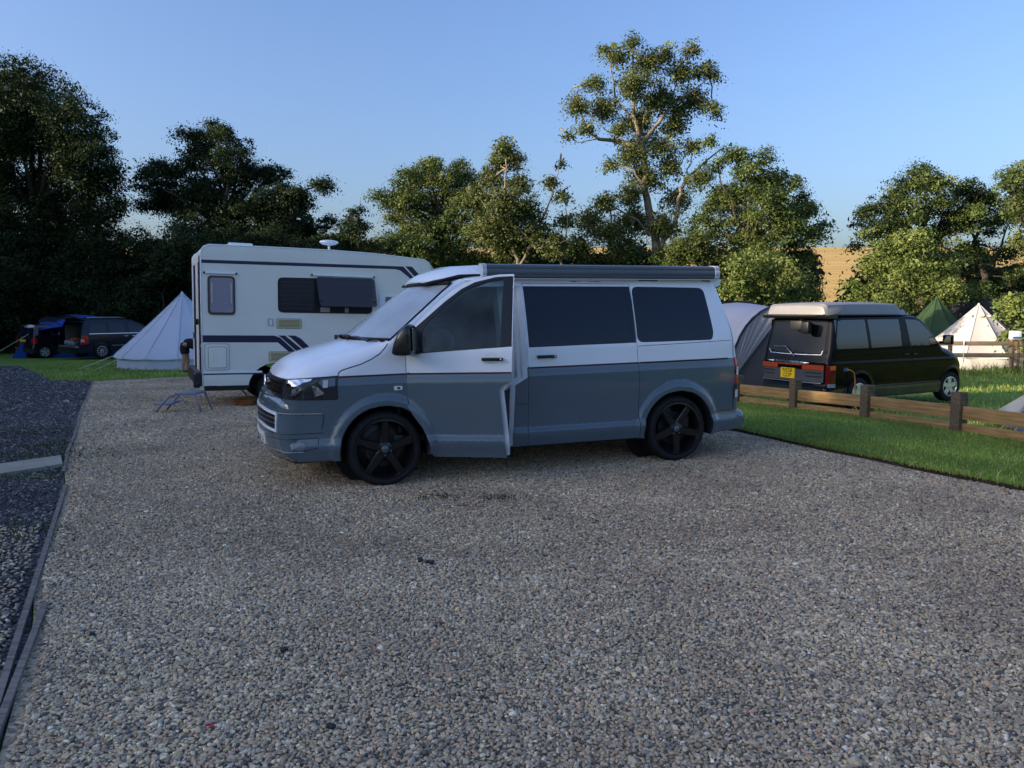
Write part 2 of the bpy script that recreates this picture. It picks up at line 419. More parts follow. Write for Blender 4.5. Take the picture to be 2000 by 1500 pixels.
# ------------------------------------------------------------------ wheels (outer face towards -y, axle at origin)
def wheel_parts(rt, rr, width, style, rim_mat, base_ang=90, face=0.0):
    """returns MBs: tyre, rim, hub, disc"""
    T = MB(); w = width; h = rt - rr
    gv = [(rt + (.0 if q % 2 else -.007), .045 + (w - .09) * (q // 2 * 2 + (q % 2)) / 12 + (.004 if q % 2 else -.004)) for q in range(1, 12)]
    prof = [(rr - .012, .02), (rr + .004, .0), (rr + h * .35, -.006), (rr + h * .72, .0), (rt - .022, .012), (rt - .006, .028), (rt, .042)] + gv + [(rt, w - .042), (rt - .006, w - .028), (rt - .03, w - .008), (rr, w), (rr - .012, w - .02)]
    T.lathe(prof, 56, close=True)
    r_ = MB()
    r_.lathe([(rr + .004, .012), (rr + .002, -.002), (rr - .012, -.004), (rr - .020, .010), (rr - .03, .06), (rr - .035, w - .03), (rr + .0, w - .01), (rr + .004, w - .02)], 56, close=True)
    def spoke(a, w0, w1, r0, r1, d0, d1, y0, y1):
        M = Matrix.Rotation(-R(a), 3, 'Y'); pts = []
        for (r, wd, y, d) in ((r0, w0, y0, d0), ((r0 + r1) / 2, (w0 + w1) / 2, (y0 + y1) / 2 - .003, (d0 + d1) / 2), (r1, w1, y1, d1)):
            pts += [M @ Vector((r, y + .012, -wd / 2)), M @ Vector((r, y, -wd / 2 + .010)), M @ Vector((r, y, wd / 2 - .010)), M @ Vector((r, y + .012, wd / 2)), M @ Vector((r, y + d, wd / 2 - .012)), M @ Vector((r, y + d, -wd / 2 + .012))]
        f = []
        for q in range(2):
            for k in range(6): k2 = (k + 1) % 6; f.append((q * 6 + k, q * 6 + k2, (q + 1) * 6 + k2, (q + 1) * 6 + k))
        f += [tuple(range(6)), tuple(range(17, 11, -1))]; r_.add(pts, f)
    if style == 'five':
        for k in range(5): spoke(base_ang + 72 * k, .092, .068, .03, rr - .012, .05, .04, .022, .010)
        r_.lathe([(0.0, .016), (.055, .016), (.072, .026), (.072, .07), (0, .07)], 32)
    elif style == 'alloy6':
        for k in range(5): spoke(base_ang + 72 * k, .10, .105, .03, rr - .01, .03, .03, .010, .008)
        r_.lathe([(0.0, .002), (.05, .004), (.065, .02), (.065, .05), (0, .05)], 32)
    else:
        for k in range(9): spoke(base_ang + 40 * k, .034, .022, .03, rr - .01, .03, .03, .018, .008)
        r_.lathe([(0.0, .010), (.045, .012), (.06, .02), (.06, .05), (0, .05)], 32)
    hub = MB(); hub.lathe([(0, .006), (.026, .007), (.033, .012), (.034, .018), (0.034, .03)], 28)
    for k in range(5):
        a = R(base_ang + 36 + 72 * k); hub.lathe([(0, .012), (.009, .012), (.010, .02), (.010, .05)], 8, c=(.056 * math.cos(a), 0, .056 * math.sin(a)))
    disc = MB(); disc.lathe([(.07, .10), (rr * .62, .10), (rr * .62, .125), (.07, .125)], 40)
    disc.box((rr * .50, .105, .03), (.09, .07, .16), 0, None, .01)
    disc.lathe([(0, .07), (.07, .07), (.075, .13), (rr * .9, .17), (rr * .9, .175), (0, .175)], 30, mi=1)
    return T, r_, hub, disc
def add_wheel(parent, x, y, z, rt, rr, width, style, rim_mat, base=90, steer=0.0, sg=-1, name='wheel', hubm=None):
    T, r_, hub, disc = wheel_parts(rt, rr, width, style, rim_mat, base)
    w = r_.build(name, rim_mat, parent, auto=35)
    w.location = (x, y, z); w.rotation_euler = (0, 0, steer if sg < 0 else math.pi + steer)
    T.build('tyre', M_rubber, w, auto=30); hub.build('hub_cap', hubm or M_hub, w, auto=35)
    if sg < 0: disc.build('brake_disc', [M_steel, M_black], w, auto=35)
    return w
# ------------------------------------------------------------------ the two-tone camper van
VAN = frame_matrix((-2.2922, 7.3554, -0.0081), 0.344, 0.009)
van = thing('camper_van', 'white over blue-grey camper van with roof awning and open front door', 'camper van', mtx=VAN)
FW, RW = (0.90, 0.34), (3.90, 0.34)
def stripe_z(x): return 1.005 + 0.0105 * (x - 0.5)
def W5(x, z):
    w = 0.95
    if x < 0.6: w -= .13 * ((.6 - x) / .6) ** 2
    if x > 4.2: w -= .06 * ((x - 4.2) / .5) ** 2
    if z > 1.2: w -= .16 * ((z - 1.2) / .65) ** 1.25
    sz = stripe_z(x)
    if z < sz: w += .016 * sstep(sz - .005, sz - .085, z)              # shoulder under the stripe
    if z < .92: w -= .022 * sstep(.92, .46, z)
    w += .020 * sstep(.447, .415, z) - .035 * sstep(.40, .25, z)
    for cx, cz in (FW, RW):
        d = math.hypot(x - cx, z - cz)
        if z > .26: w += .030 * sstep(.500, .445, d) * (1 if d < .5 else 0)
    return w
def arch(cx, cz, r, a0, a1, n=16): return [(x, z, .012, 0.0, 0) for x, z in circle(cx, cz, r, a0, a1, n)]
o5 = [(.16, .245, .05, .10, 0), (.05, .31, .10, .12, 0), (.0, .40, .16, .13, 0), (-.012, .50, .20, .135, 0), (-.015, .60, .22, .135, 0), (-.01, .72, .22, .13, 0), (.0, .775, .22, .125, 0), (.035, .80, .22, .12, 0),
      (.045, .86, .22, .11, 0), (.055, .93, .22, .10, 0), (.075, .99, .22, .09, 0), (.13, 1.045, .22, .08, 0), (.25, 1.115, .21, .07, 0), (.45, 1.180, .19, .06, 0), (.68, 1.240, .15, .06, 0), (.88, 1.284, .11, .09, 0), (.935, 1.296, .06, .24, 1),
      (.965, 1.312, .05, .27, 1), (1.23, 1.535, .045, .25, 1), (1.47, 1.735, .045, .21, 1), (1.56, 1.805, .05, .19, 1), (1.64, 1.850, .055, .10, 1), (1.72, 1.87, .055, .03, 1), (1.85, 1.89, .06, .015, 0), (2.3, 1.905, .06, .01, 0), (3.3, 1.91, .06, .01, 0),
      (4.2, 1.900, .06, .02, 0), (4.36, 1.880, .07, .05, 0), (4.44, 1.830, .08, .08, 0), (4.51, 1.60, .08, .08, 0), (4.605, 1.29, .08, .08, 0), (4.65, 1.05, .08, .07, 0), (4.675, .62, .08, .06, 0),
      (4.685, .50, .08, .06, 0), (4.745, .475, .08, .07, 0), (4.785, .42, .09, .07, 0), (4.79, .34, .09, .07, 0), (4.71, .285, .06, .05, 0), (4.31, .262, .012, 0, 0)]
o5 += arch(RW[0], RW[1], .392, -11.5, 191.5, 22) + [(3.45, .258, .02, 0, 0), (1.36, .255, .02, 0, 0)] + arch(FW[0], FW[1], .392, -12, 192, 22) + [(.46, .262, .02, .02, 0)]
door_hole = [(1.105, 1.20), (1.105, 1.0), (1.12, .72), (1.17, .60), (1.25, .52), (1.32, .40), (1.335, .285), (2.11, .285), (2.132, .864), (2.255, .930), (2.243, 1.79), (1.86, 1.785), (1.66, 1.745), (1.50, 1.64), (1.33, 1.49), (1.17, 1.35), (1.12, 1.28)]
slide_poly = [(2.262, .272), (3.452, .272), (3.446, .89), (3.423, 1.234), (3.422, 1.60), (3.408, 1.815), (2.256, 1.818), (2.262, 1.0)]
swin = [(2.275, 1.213), (3.418, 1.232), (3.416, 1.62), (3.404, 1.788), (2.268, 1.790)]
rwin = rounded([(3.430, 1.233), (4.30, 1.241), (4.322, 1.32), (4.262, 1.775), (3.424, 1.788)], .07)
def inset(poly, d):
    n = len(poly); out = []; A = sum(poly[i][0] * poly[(i + 1) % n][1] - poly[(i + 1) % n][0] * poly[i][1] for i in range(n)); sg = 1 if A > 0 else -1
    for i in range(n):
        a = Vector(poly[i - 1]); p = Vector(poly[i]); b = Vector(poly[(i + 1) % n]); t1 = (p - a).normalized(); t2 = (b - p).normalized()
        n1 = Vector((-t1.y, t1.x)) * sg; n2 = Vector((-t2.y, t2.x)) * sg; m = (n1 + n2); m = m / max(.3, m.length_squared / 2) if m.length > 1e-6 else n1
        m = m if m.length < 2 else m.normalized() * 2
        q = p + m * d; out.append((q.x, q.y))
    return out
def hl(z0, x0, x1, f=None, st=.04): return resample([(x0, z0 if f is None else f(x0)), (x1, z0 if f is None else f(x1))], st, False)
feat = [hl(0, .1, 4.55, stripe_z), hl(0, .3, 4.5, lambda x: stripe_z(x) - .006), hl(0, .3, 4.5, lambda x: stripe_z(x) - .03), hl(0, .3, 4.5, lambda x: stripe_z(x) - .055), hl(0, .3, 4.5, lambda x: stripe_z(x) - .085),
        hl(.447, 1.35, 3.45), hl(.431, 1.35, 3.45), hl(.415, 1.35, 3.45), hl(.40, 1.35, 3.45)]
for cx, cz in (FW, RW):
    for rr_ in (.415, .445, .472, .50): feat.append(circle(cx, cz, rr_, -10, 190, 40))
cl = lambda p: resample(p, .05) + [p[0]]
B5 = Body(o5, W5, .045, .045, feat + [cl(door_hole), cl(slide_poly), cl(rwin)], ny=7, nr=6)
B5.bvh()
def gm5(x, y, z):
    if z < .72 and (math.hypot(x - FW[0], z - FW[1]) < .41 or math.hypot(x - RW[0], z - RW[1]) < .41): return 2
    if z < .262 or (z < .30 and 1.2 < x < 4.2): return 2
    if .66 < x < 1.56 and z > 1.314 and z < 1.80 and (z - 1.27) < (x - .60) * 1.05 and abs(y) < W5(x, z) - .045: return None     # windscreen opening
    if x < .9 and z < 1.012 and x < .6: return 1
    return 0 if z > stripe_z(x) - .002 else 1
def cm5(x, z): return 0 if z > stripe_z(x) else 1
body = B5.build('body', [M_white, M_blue, M_gap], van, gm5, cm5, holes=[(-1, door_hole), (-1, slide_poly), rwin])

bm = bmesh.new(); bm.from_mesh(body.data)
fs = [f for f in bm.faces if f.calc_center_median().x < .50 and .8 < f.calc_center_median().z < 1.2]
geo = list({e for f in fs for e in f.edges}) + fs
bmesh.ops.bisect_plane(bm, geom=geo, plane_co=(0, 0, .980), plane_no=Vector((-.055, 0, 1)).normalized(), dist=1e-5)
for f in bm.faces:
    c = f.calc_center_median()
    if c.x < .505 and f.material_index != 2: f.material_index = 0 if c.z > .980 + .055 * c.x else 1
bm.to_mesh(body.data); bm.free()
def two_tone(o, f=stripe_z):
    me = o.data; me.materials.append(M_blue)
    for p in me.polygons:
        c = p.center; p.material_index = 1 if c.z < f(c.x) else 0
def side_panel(B, name, poly, m, parent, holes=(), lines=(), off=0.0, rim=.02, step=.04, sg=-1, W=None):
    W = W or B.W; poly = resample(poly, step); holes = [resample(h, step) for h in holes]
    v, f = cdt(poly, [[q for q in l if pip(q[0], q[1], poly)] for l in lines], grid_pts(poly, step), holes)
    return patch_obj(name, [Vector((x, sg * (W(x, z) + off), z)) for x, z in v], f, m, parent, rim, Vector((0, -sg, 0)))
sl = inset(slide_poly, .004)
sdoor = side_panel(B5, 'sliding_door', sl, M_white, van, [inset(swin, .0)], [l for l in feat[:9]]); two_tone(sdoor)
g = B5.side_patch('window', inset(swin, .003), M_tint, sdoor, -.002, .06, rim=.004)
def inner_glass_line(poly, w): return B5.side_line(poly + [poly[0]], w, -.0008)
inner_glass_line(rounded([(2.305, 1.228), (3.385, 1.245), (3.365, 1.772), (2.298, 1.774)], .05), .004).build('window_seal', M_black, sdoor)
for sg in (-1, 1): B5.side_patch('window', inset(rwin, .004), M_tint, van, -.002, .06, rim=.004, sg=sg)
for z_ in (0,):   # far side glazing
    B5.side_patch('window', swin, M_tint, van, .002, .06, rim=.002, sg=1)
B5.side_patch('window', [(1.2, 1.2), (2.15, 1.22), (2.15, 1.77), (1.85, 1.76), (1.5, 1.6)], M_tint, van, .002, .06, rim=.002, sg=1)
# panel gaps, fuel flap, pinstripe
gap = MB()
B5.side_line([(1.100, 1.19), (1.102, 1.0), (1.112, .745)], .008, .001, mb=gap)
B5.side_line([(2.262, .272), (3.452, .272)], .005, .001, mb=gap)
B5.side_line([(3.434, 1.198), (4.552, 1.232)], .005, .001, mb=gap)
B5.side_line([(2.136, .682), (2.262, .682)], .005, .001, mb=gap)
B5.side_line([(4.306, .490), (4.56, .497)], .007, .001, mb=gap)
B5.side_line([(1.33, .44), (2.115, .44)], .004, -.03, mb=gap)
gap.build('panel_gap', M_gap, van)
M_pin = mat('red_pinstripe', (0.15, 0.012, 0.02), .3); M_navy = mat('navy_pinstripe', (0.02, 0.022, 0.045), .3)
for (a, b, par, w_) in ((.50, 1.095, van, None), (2.275, 3.445, sdoor, None), (3.455, 4.50, van, None), (2.14, 2.258, van, None)):
    if a == 2.14: continue
    pb = MB(); B5.side_line([(a, stripe_z(a) - .004), (b, stripe_z(b) - .004)], .016, .0012, mb=pb)
    for q in range(len(pb.m)): pb.m[q] = 0
    k = len(pb.m); B5.side_line([(a, stripe_z(a) - .001), (b, stripe_z(b) - .001)], .0055, .0022, mb=pb)
    for q in range(k, len(pb.m)): pb.m[q] = 1
    pb.build('pinstripe', [M_navy, M_pin], par)
rail = MB(); B5.side_line([(3.47, stripe_z(3.47) - .006), (4.50, stripe_z(4.5) - .006)], .010, .006, mb=rail); rail.build('door_rail', M_black, van)
# door handles
def handle(parent, xc, zc, y, L=.19, lock=True):
    h = MB(); h.box((xc, y - .030, zc), (L, .022, .030), 0, None, .010); h.box((xc - L * .42, y - .014, zc), (.03, .03, .026), 0, None, .006); h.box((xc + L * .42, y - .014, zc), (.03, .03, .026), 0, None, .006)
    o = h.build('door_handle', M_black, parent, auto=50)
    c = MB(); c.lathe([(0, y + .012), (.030, y + .010), (.046, y - .0005), (.050, y - .002)], 28, c=(xc - .015, 0, zc + .01)); c.build('handle_recess', M_white, parent, auto=40)
    if lock:
        k = MB(); k.lathe([(0, y - .044), (.009, y - .043), (.009, y - .03)], 14, c=(xc + L * .40, 0, zc)); k.build('lock', M_chrome, parent, auto=40)
    return o
handle(sdoor, 2.448, 1.124, -B5.W(2.448, 1.124))
# repeater on the wing
rp = B5.side_patch('side_repeater', rounded([(.985, .866), (1.062, .870), (1.060, .905), (.985, .905)], .014), M_clear, van, .006, .02, rim=.006)
B5.side_patch('repeater_bulb', rounded([(1.012, .876), (1.040, .876), (1.040, .896), (1.012, .896)], .006), M_dark, rp, .008, .02)
# wheel arch linings and wheels
ln = MB()
for cx, cz in (FW, RW):
    for y in (-.60, .60): ln.prism(circle(cx, cz, .43, 0, 360, 20), y - .02, y + .02, 'y')
    ln.box((cx, 0, .30), (.10, 1.6, .10))
ln.build('wheel_liner', M_gap, van)
add_wheel(van, FW[0], -.945, .338, .338, .270, .235, 'five', M_rim, 88, R(1.5))
add_wheel(van, RW[0], -.940, .338, .338, .270, .235, 'five', M_rim, -88, 0)
add_wheel(van, FW[0], .93, .338, .338, .270, .235, 'five', M_rim, 30, R(-1.5), 1)
add_wheel(van, RW[0], .93, .338, .338, .270, .235, 'five', M_rim, 60, 0, 1)
# ---- nose of the camper van, laid out as (bearing in degrees from straight ahead, height)
def nose(sg): return lambda p, z: ((.9 - 3 * math.cos(R(p)), sg * 3 * math.sin(R(p)), z), (math.cos(R(p)), -sg * math.sin(R(p)), 0))
M_cover = glass('lamp_cover', (0.95, 0.97, 1.0), 0.82, (0.02, 0.02, 0.025), 0.03, 0.9)
M_lampdark = mat('lamp_housing', (0.03, 0.032, 0.036), 0.3)
M_mirrorchrome = mat('lamp_reflector', (0.85, 0.86, 0.88), 0.06, metal=1.0)
def npoly(pts): return pts
K = 40.0   # degrees per unit, so that steps in both axes stay alike
def nfn(sg):
    f = nose(sg); return lambda u, z: f(u * K, z)
def U(pts): return [(a / K, b) for a, b in pts]
for sg in (-1, 1):
    fn = nfn(sg)
    hp = U([(40.8, .868), (43.2, .974), (50, .986), (57, .996), (66.6, 1.005), (66.6, .817), (57, .816), (50, .819), (44, .823)])
    hl_ = B5.map_patch('headlight', hp, fn, M_lampdark, van, .001, .03)
    refl = MB()
    B5.map_patch('reflector', U([(45, .925), (45.6, .972), (54, .984), (52.5, .955), (50.5, .930), (48, .928)]), fn, M_mirrorchrome, hl_, .006, .015)
    B5.map_patch('reflector', U([(56.2, .935), (58.0, .930), (61.2, .872), (61.2, .860), (57.2, .856)]), fn, M_mirrorchrome, hl_, .006, .015)
    B5.map_patch('indicator', U([(60.8, .978), (62.9, .980), (62.9, .915), (60.8, .915)]), fn, M_clear, hl_, .007, .015)
    B5.map_patch('projector', U(circle(49.3, .88, 2.6, n=20)) if False else [(49.3 / K + .055 * math.cos(R(a)), .88 + .048 * math.sin(R(a))) for a in range(0, 360, 20)], fn, M_black, hl_, .010, .02)
    B5.map_patch('projector_lens', [(49.3 / K + .030 * math.cos(R(a)), .88 + .028 * math.sin(R(a))) for a in range(0, 360, 20)], fn, mat('projector_glass', (.25, .25, .30), .05, coat=1.0), hl_, .014, .02)
    B5.map_patch('projector_lens', [(55.0 / K + .040 * math.cos(R(a)), .895 + .040 * math.sin(R(a))) for a in range(0, 360, 20)], fn, M_steel, hl_, .008, .02)
    B5.map_patch('lamp_cover', hp, fn, M_cover, hl_, .022, .03, rim=.02)
    B5.map_patch('reflector', U([(44.2, .955), (45.6, .9755), (50, .984), (56.5, .993), (56.0, .975), (53.5, .962), (50.5, .955), (47.5, .950)]), fn, M_mirrorchrome, hl_, .008, .012)
    B5.map_patch('reflector', U([(46.5, .845), (50.2, .850), (52.5, .905), (51.6, .906), (49.6, .870), (46.6, .862)]), fn, M_chrome, hl_, .016, .012)
    B5.map_patch('lamp_side', U([(61.4, .905), (66.0, .930), (66.0, .995), (60.2, .990), (58.8, .960)]), fn, mat('lamp_side_glass', (.14, .18, .24), .15, coat=.8), hl_, .004, .02)
    B5.map_patch('reflector', U([(57.0, .850), (60.8, .866), (60.8, .858), (57.2, .838)]), fn, M_mirrorchrome, hl_, .010, .012)
    pg_ = MB()
    for pts in ([(43.5, .981), (57, 1.0), (66.9, 1.010)], [(66.9, 1.012), (66.9, .812)], [(66.9, .812), (57, .811), (44, .818), (38.5, .812), (25, .815), (0, .817)], [(0, .994), (17, .988), (36, .979), (43.5, .981)]):
        B5.map_line(U(pts), fn, .009, .0022, pg_)
    B5.map_line(U([(40, .686), (60.4, .681), (60.6, .640), (59.3, .552)]), fn, .006, .002, pg_)
    B5.map_line(U([(25, .447), (57.9, .474), (57.9, .391), (51.9, .362)]), fn, .006, .002, pg_)
    B5.map_line(U([(28, .498), (60, .519)]), fn, .005, .002, pg_)
    pg_.build('panel_gap', M_gap, van)
    lt = MB(); B5.map_line(U([(40.2, .693), (60.2, .688)]), fn, .007, .005, lt); B5.map_line(U([(25, .343), (39.4, .352), (51.9, .357)]), fn, .007, .006, lt)
    lt.build('bumper_trim', mat('trim_grey', (.38, .42, .46), .3), van)
    B5.map_patch('fog_light', [(50.4 / K + .062 * math.cos(R(a)), .405 + .032 * math.sin(R(a))) for a in range(0, 360, 18)], fn, mat('fog_lens', (.13, .16, .20), .12, coat=.8), van, .006, .02, rim=.006)
    B5.map_patch('fog_recess', [(50.4 / K + .085 * math.cos(R(a)), .410 + .045 * math.sin(R(a))) for a in range(0, 360, 18)], fn, M_blue, van, .002, .03)
fn = nfn(-1)
def sym(pts): return U([(-a, b) for a, b in reversed(pts)] + pts)
gr = B5.map_patch('grille', sym([(0.5, .990), (17, .983), (36, .974), (42.8, .976), (40.2, .868), (43.4, .825), (38.5, .818), (25, .821), (.5, .823)][:4]) + list(reversed(sym([(.5, .823), (25, .821), (38.5, .818), (43.2, .826), (40.2, .868)]))), fn, M_black, van, .002, .03)
sl_ = MB()
for z0 in (.945, .905, .865):
    B5.map_line(U([(-39, z0 - .006), (-20, z0), (-8, z0 + .002)]), fn, .010, .012, sl_); B5.map_line(U([(8, z0 + .002), (20, z0), (39, z0 - .006)]), fn, .010, .012, sl_)
sl_.build('grille_bar', M_chrome, gr)
def front(u, w): return ((-3, u, w), (1, 0, 0))
# round emblem in the middle of the grille
em = MB(); ez = .905; cx_ = B5.ray(*front(0, ez)).x - .006
em.lathe([(.070, cx_ - .004), (.064, cx_ - .016), (.057, cx_ - .004)], 40, axis='x', c=(0, 0, ez), close=True)
def stroke(p, q, w=.010):
    a, b = Vector((0, p[0], p[1])), Vector((0, q[0], q[1])); d = (b - a).normalized(); n_ = Vector((0, -d.z, d.y)) * w / 2
    P = [a - n_, a + n_, b + n_, b - n_]; v = [Vector((cx_ - .012, p_.y, p_.z + ez)) for p_ in P] + [Vector((cx_ + .004, p_.y, p_.z + ez)) for p_ in P]
    em.add(v, [(0, 1, 2, 3), (7, 6, 5, 4), (0, 4, 5, 1), (1, 5, 6, 2), (2, 6, 7, 3), (3, 7, 4, 0)])
for s_ in (-1, 1):
    stroke((s_ * .024, .052), (0, .008)); stroke((s_ * .050, .030), (s_ * .022, -.050)); stroke((s_ * .022, -.050), (0, -.006))
em.build('emblem', M_chrome, gr, auto=40)
bk = MB(); bk.lathe([(0, cx_ + .0), (.062, cx_ + .0), (.062, cx_ + .07)], 30, axis='x', c=(0, 0, ez)); bk.build('emblem_backing', M_black, gr)
lo_out = [(.5, .722), (16, .716), (27, .700), (39.3, .686), (37.6, .512), (27, .523), (16, .545), (.5, .552)]
lo_in = [(.5, .700), (16, .694), (27, .677), (37.2, .664), (36.0, .536), (27, .545), (16, .567), (.5, .574)]
def ring2(p): return sym(p[:4]) + list(reversed(sym(list(reversed(p[4:])))))
B5.map_patch('lower_grille_frame', ring2(lo_out), fn, M_white, van, .010, .03, holes=[ring2(lo_in)], rim=.010)
lg = B5.map_patch('lower_grille', ring2(lo_in), fn, M_black, van, .001, .03)
lb = MB()
for z0 in (.655, .612): B5.map_line(U([(-36, z0 - .022), (-20, z0 - .006), (0, z0), (20, z0 - .006), (36, z0 - .022)]), fn, .010, .008, lb)
lb.build('grille_bar', M_alu, lg)
pl = B5.map_patch('number_plate', U([(-22, .475), (22, .475), (22, .365), (-22, .365)]), fn, M_plate_w, van, .014, .04, rim=.012)
for a_, ch in ((-18, 'C'), (-12.5, 'V'), (-7, '1'), (-1.5, '0'), (6, 'X'), (12, 'D'), (18, '3')):
    c0 = B5.ray(*nose(1)(-(-a_) if False else -a_, .42), .0165) if False else B5.ray(*nose(-1)(-a_ * -1, .42), .0165)
    if a_ < 6: continue
    # the end of the plate that can be read
    hh = B5.tree.find_nearest(c0)[1]; nn = Vector((hh.x, hh.y, 0)).normalized(); nn = nn if nn.x < 0 else -nn
    X_ = nn.cross(Vector((0, 0, 1))) * -1; m_ = Matrix((X_, Vector((0, 0, 1)), nn)).transposed().to_4x4(); m_.translation = c0
    text_mesh('plate_letter', ch, .105, m_, M_black, pl, .001, .85)
# windscreen, scuttle, bonnet edge and wipers
def top(u, w): return ((u, w, 5), (0, 0, -1))
ws = []
mini = [i for i, p in enumerate(B5.o) if .985 < p[0] < 1.56 and 1.325 < p[1] < 1.80]
scr = MB(); cols = None; rows_ = []
for i in mini:
    ids = B5.idx[i]; nr_ = [k for k in ids if abs(B5.V[k][1]) < W5(B5.V[k][0], B5.V[k][2]) - .040]; rows_.append([B5.V[k] for k in nr_])
scr_rows = []
for i in [mini[0] - 1] + mini + [mini[-1] + 1]:
    scr_rows.append([Vector(B5.V[k]) for k in B5.idx[i]][4:-4])
m_ = len(scr_rows[0]); V_ = [p + Vector((-.004, 0, .005)) for r_ in scr_rows for p in r_]
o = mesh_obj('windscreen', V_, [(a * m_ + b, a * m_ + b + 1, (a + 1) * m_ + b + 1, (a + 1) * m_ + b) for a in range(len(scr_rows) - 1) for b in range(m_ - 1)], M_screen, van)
seal = MB()
for k in (0, m_ - 1): seal.tube([r_[k] + Vector((-.004, 0, .006)) for r_ in scr_rows], .008, 6)
seal.tube([p + Vector((-.006, 0, .004)) for p in scr_rows[0]], .014, 6); seal.tube([p + Vector((-.004, 0, .012)) for p in scr_rows[-1]], .022, 6)
seal.build('windscreen_seal', M_gap, van, smooth=True)
gapb = MB()
for sg in (-1, 1):
    f = lambda u, z, sg=sg: ((u, sg * 3, z), (0, -sg, 0))
    B5.map_line([(.503, 1.010), (.508, 1.035), (.53, 1.056), (.60, 1.078), (.70, 1.106), (.79, 1.145), (.87, 1.193), (.915, 1.24), (.945, 1.280)], f, .009, .002, gapb)
B5.map_line([(.93, -.88), (.84, -.72), (.73, -.45), (.68, -.2), (.67, 0), (.68, .2), (.73, .45), (.84, .72), (.93, .88)], top, .022, .002, gapb)
gapb.build('panel_gap', M_gap, van)
wp = MB()
for y0, y1, x0 in ((-.28, -.80, .70), (.35, -.22, .66)):
    pts = [B5.ray((x0 + .05 * math.sin(t * 3.1) * 0 + .10 * t * (1 if y0 < 0 else .25), y0 + (y1 - y0) * t, 5), (0, 0, -1), .030) for t in [k / 8 for k in range(9)]]
    wp.tube(pts, .007, 6); wp.tube([p + Vector((.012, 0, .006)) for p in pts[2:]], .005, 4)
    wp.tube([pts[0] + Vector((0, 0, -.04)), pts[0] + Vector((0, 0, .012))], .018, 8)
wp.box((.665, .02, 1.32), (.06, .07, .035), 0, None, .012)
wp.build('wiper', M_black, van, smooth=True)

# ---- pop-top roof
pt = MB(); sec = []
prof = [(1.39, .48, 1.822, .012), (1.43, .60, 1.835, .040), (1.52, .70, 1.855, .070), (1.66, .735, 1.890, .085), (1.95, .745, 1.90, .092), (3.0, .745, 1.905, .092), (4.0, .735, 1.905, .088), (4.25, .70, 1.895, .070), (4.36, .62, 1.885, .03)]
for x, w, zb, h in prof:
    ring = []
    for k in range(25):
        t = -1 + 2 * k / 24; a = abs(t); ring.append((x, w * t, zb + h * (1 - a ** 7) + .022 * (1 - t * t)))
    sec.append(ring)
V_ = [p for r_ in sec for p in r_]; n_ = 25
F_ = [(a * n_ + b, a * n_ + b + 1, (a + 1) * n_ + b + 1, (a + 1) * n_ + b) for a in range(len(sec) - 1) for b in range(n_ - 1)] + [tuple(range(n_ - 1, -1, -1)), tuple((len(sec) - 1) * n_ + k for k in range(n_))]
me_o = mesh_obj('pop_top', V_, F_, M_white, van); me_o.data.set_sharp_from_angle(angle=R(40))
ps = MB(); ring = [(x - (.005 if x < 1.5 else 0), -w - .012, zb - .004) for x, w, zb, h in prof] + [(x - (.005 if x < 1.5 else 0), w + .012, zb - .004) for x, w, zb, h in reversed(prof)]
ps.tube(ring + [ring[0]], .013, 6); ps.build('roof_seal', M_gap, me_o, smooth=True)
# ---- roll-out awning cassette
ac = MB(); prof = [(-.70, 1.875), (-.70, 1.985), (-.735, 2.000), (-.800, 1.998), (-.838, 1.985), (-.846, 1.960), (-.842, 1.952), (-.850, 1.944), (-.850, 1.900), (-.844, 1.893), (-.848, 1.884), (-.842, 1.872), (-.80, 1.862)]
ac.prism([(a, b) for a, b in prof], 1.90, 4.385, 'x'); awn = ac.build('awning_cassette', mat('awning_grey', (.085, .105, .130), .35, noise=.06, nscale=4), van, auto=50)
awn_e = MB()
for x0, x1 in ((1.862, 1.90), (4.385, 4.440)):
    cx0, cz0 = -.775, 1.930; big = [(cx0 + (a - cx0) * 1.05, cz0 + (b - cz0) * 1.05) for a, b in prof]; awn_e.prism(big, x0, x1, 'x')
awn_e.build('end_cap', mat('cap_grey', (.50, .54, .60), .35), awn, auto=50)
al = MB(); al.box((3.14, -.842, 1.857), (2.50, .022, .012), 0, None, .003); al.build('lead_rail', mat('lead_rail', (.42, .40, .42), .4), awn)
ab = MB()
for x in (2.0, 3.62, 4.3): ab.box((x, -.775, 1.852), (.22 if x > 3.4 and x < 4 else .10, .07, .022), 0, None, .004)
ab.build('awning_bracket', M_dark, awn)
gt = MB(); gt.tube([(1.70, -.795, 1.842), (2.2, -.800, 1.848), (4.30, -.800, 1.846)], .010, 6); gt.tube([(1.70, .795, 1.842), (4.30, .80, 1.846)], .010, 6); gt.build('roof_gutter', M_white, van, smooth=True)
# ---- tail: spoiler, lamps, bumper details
sp = MB(); secs = []
for k in range(13):
    t = -1 + k / 6; y = .79 * t; e = .03 * t * t - .02
    secs.append([(4.33, y, 1.862), (4.47 - e, y, 1.872 - e * .3), (4.505 - e, y, 1.862), (4.508 - e, y, 1.845), (4.475 - e, y, 1.790), (4.44, y, 1.785), (4.38, y, 1.825)])
V_ = [p for r_ in secs for p in r_]; n_ = 7
sp.add(V_, [(a * n_ + b, a * n_ + (b + 1) % n_, (a + 1) * n_ + (b + 1) % n_, (a + 1) * n_ + b) for a in range(12) for b in range(n_)] + [tuple(range(6, -1, -1)), tuple(12 * n_ + k for k in range(n_))])
sp.build('spoiler', M_white, van, auto=35)
def tail(sg): return lambda p, z: ((4.0 + 2 * math.cos(R(p * K)), sg * 2 * math.sin(R(p * K)), z), (-math.cos(R(p * K)), -sg * math.sin(R(p * K)), 0))
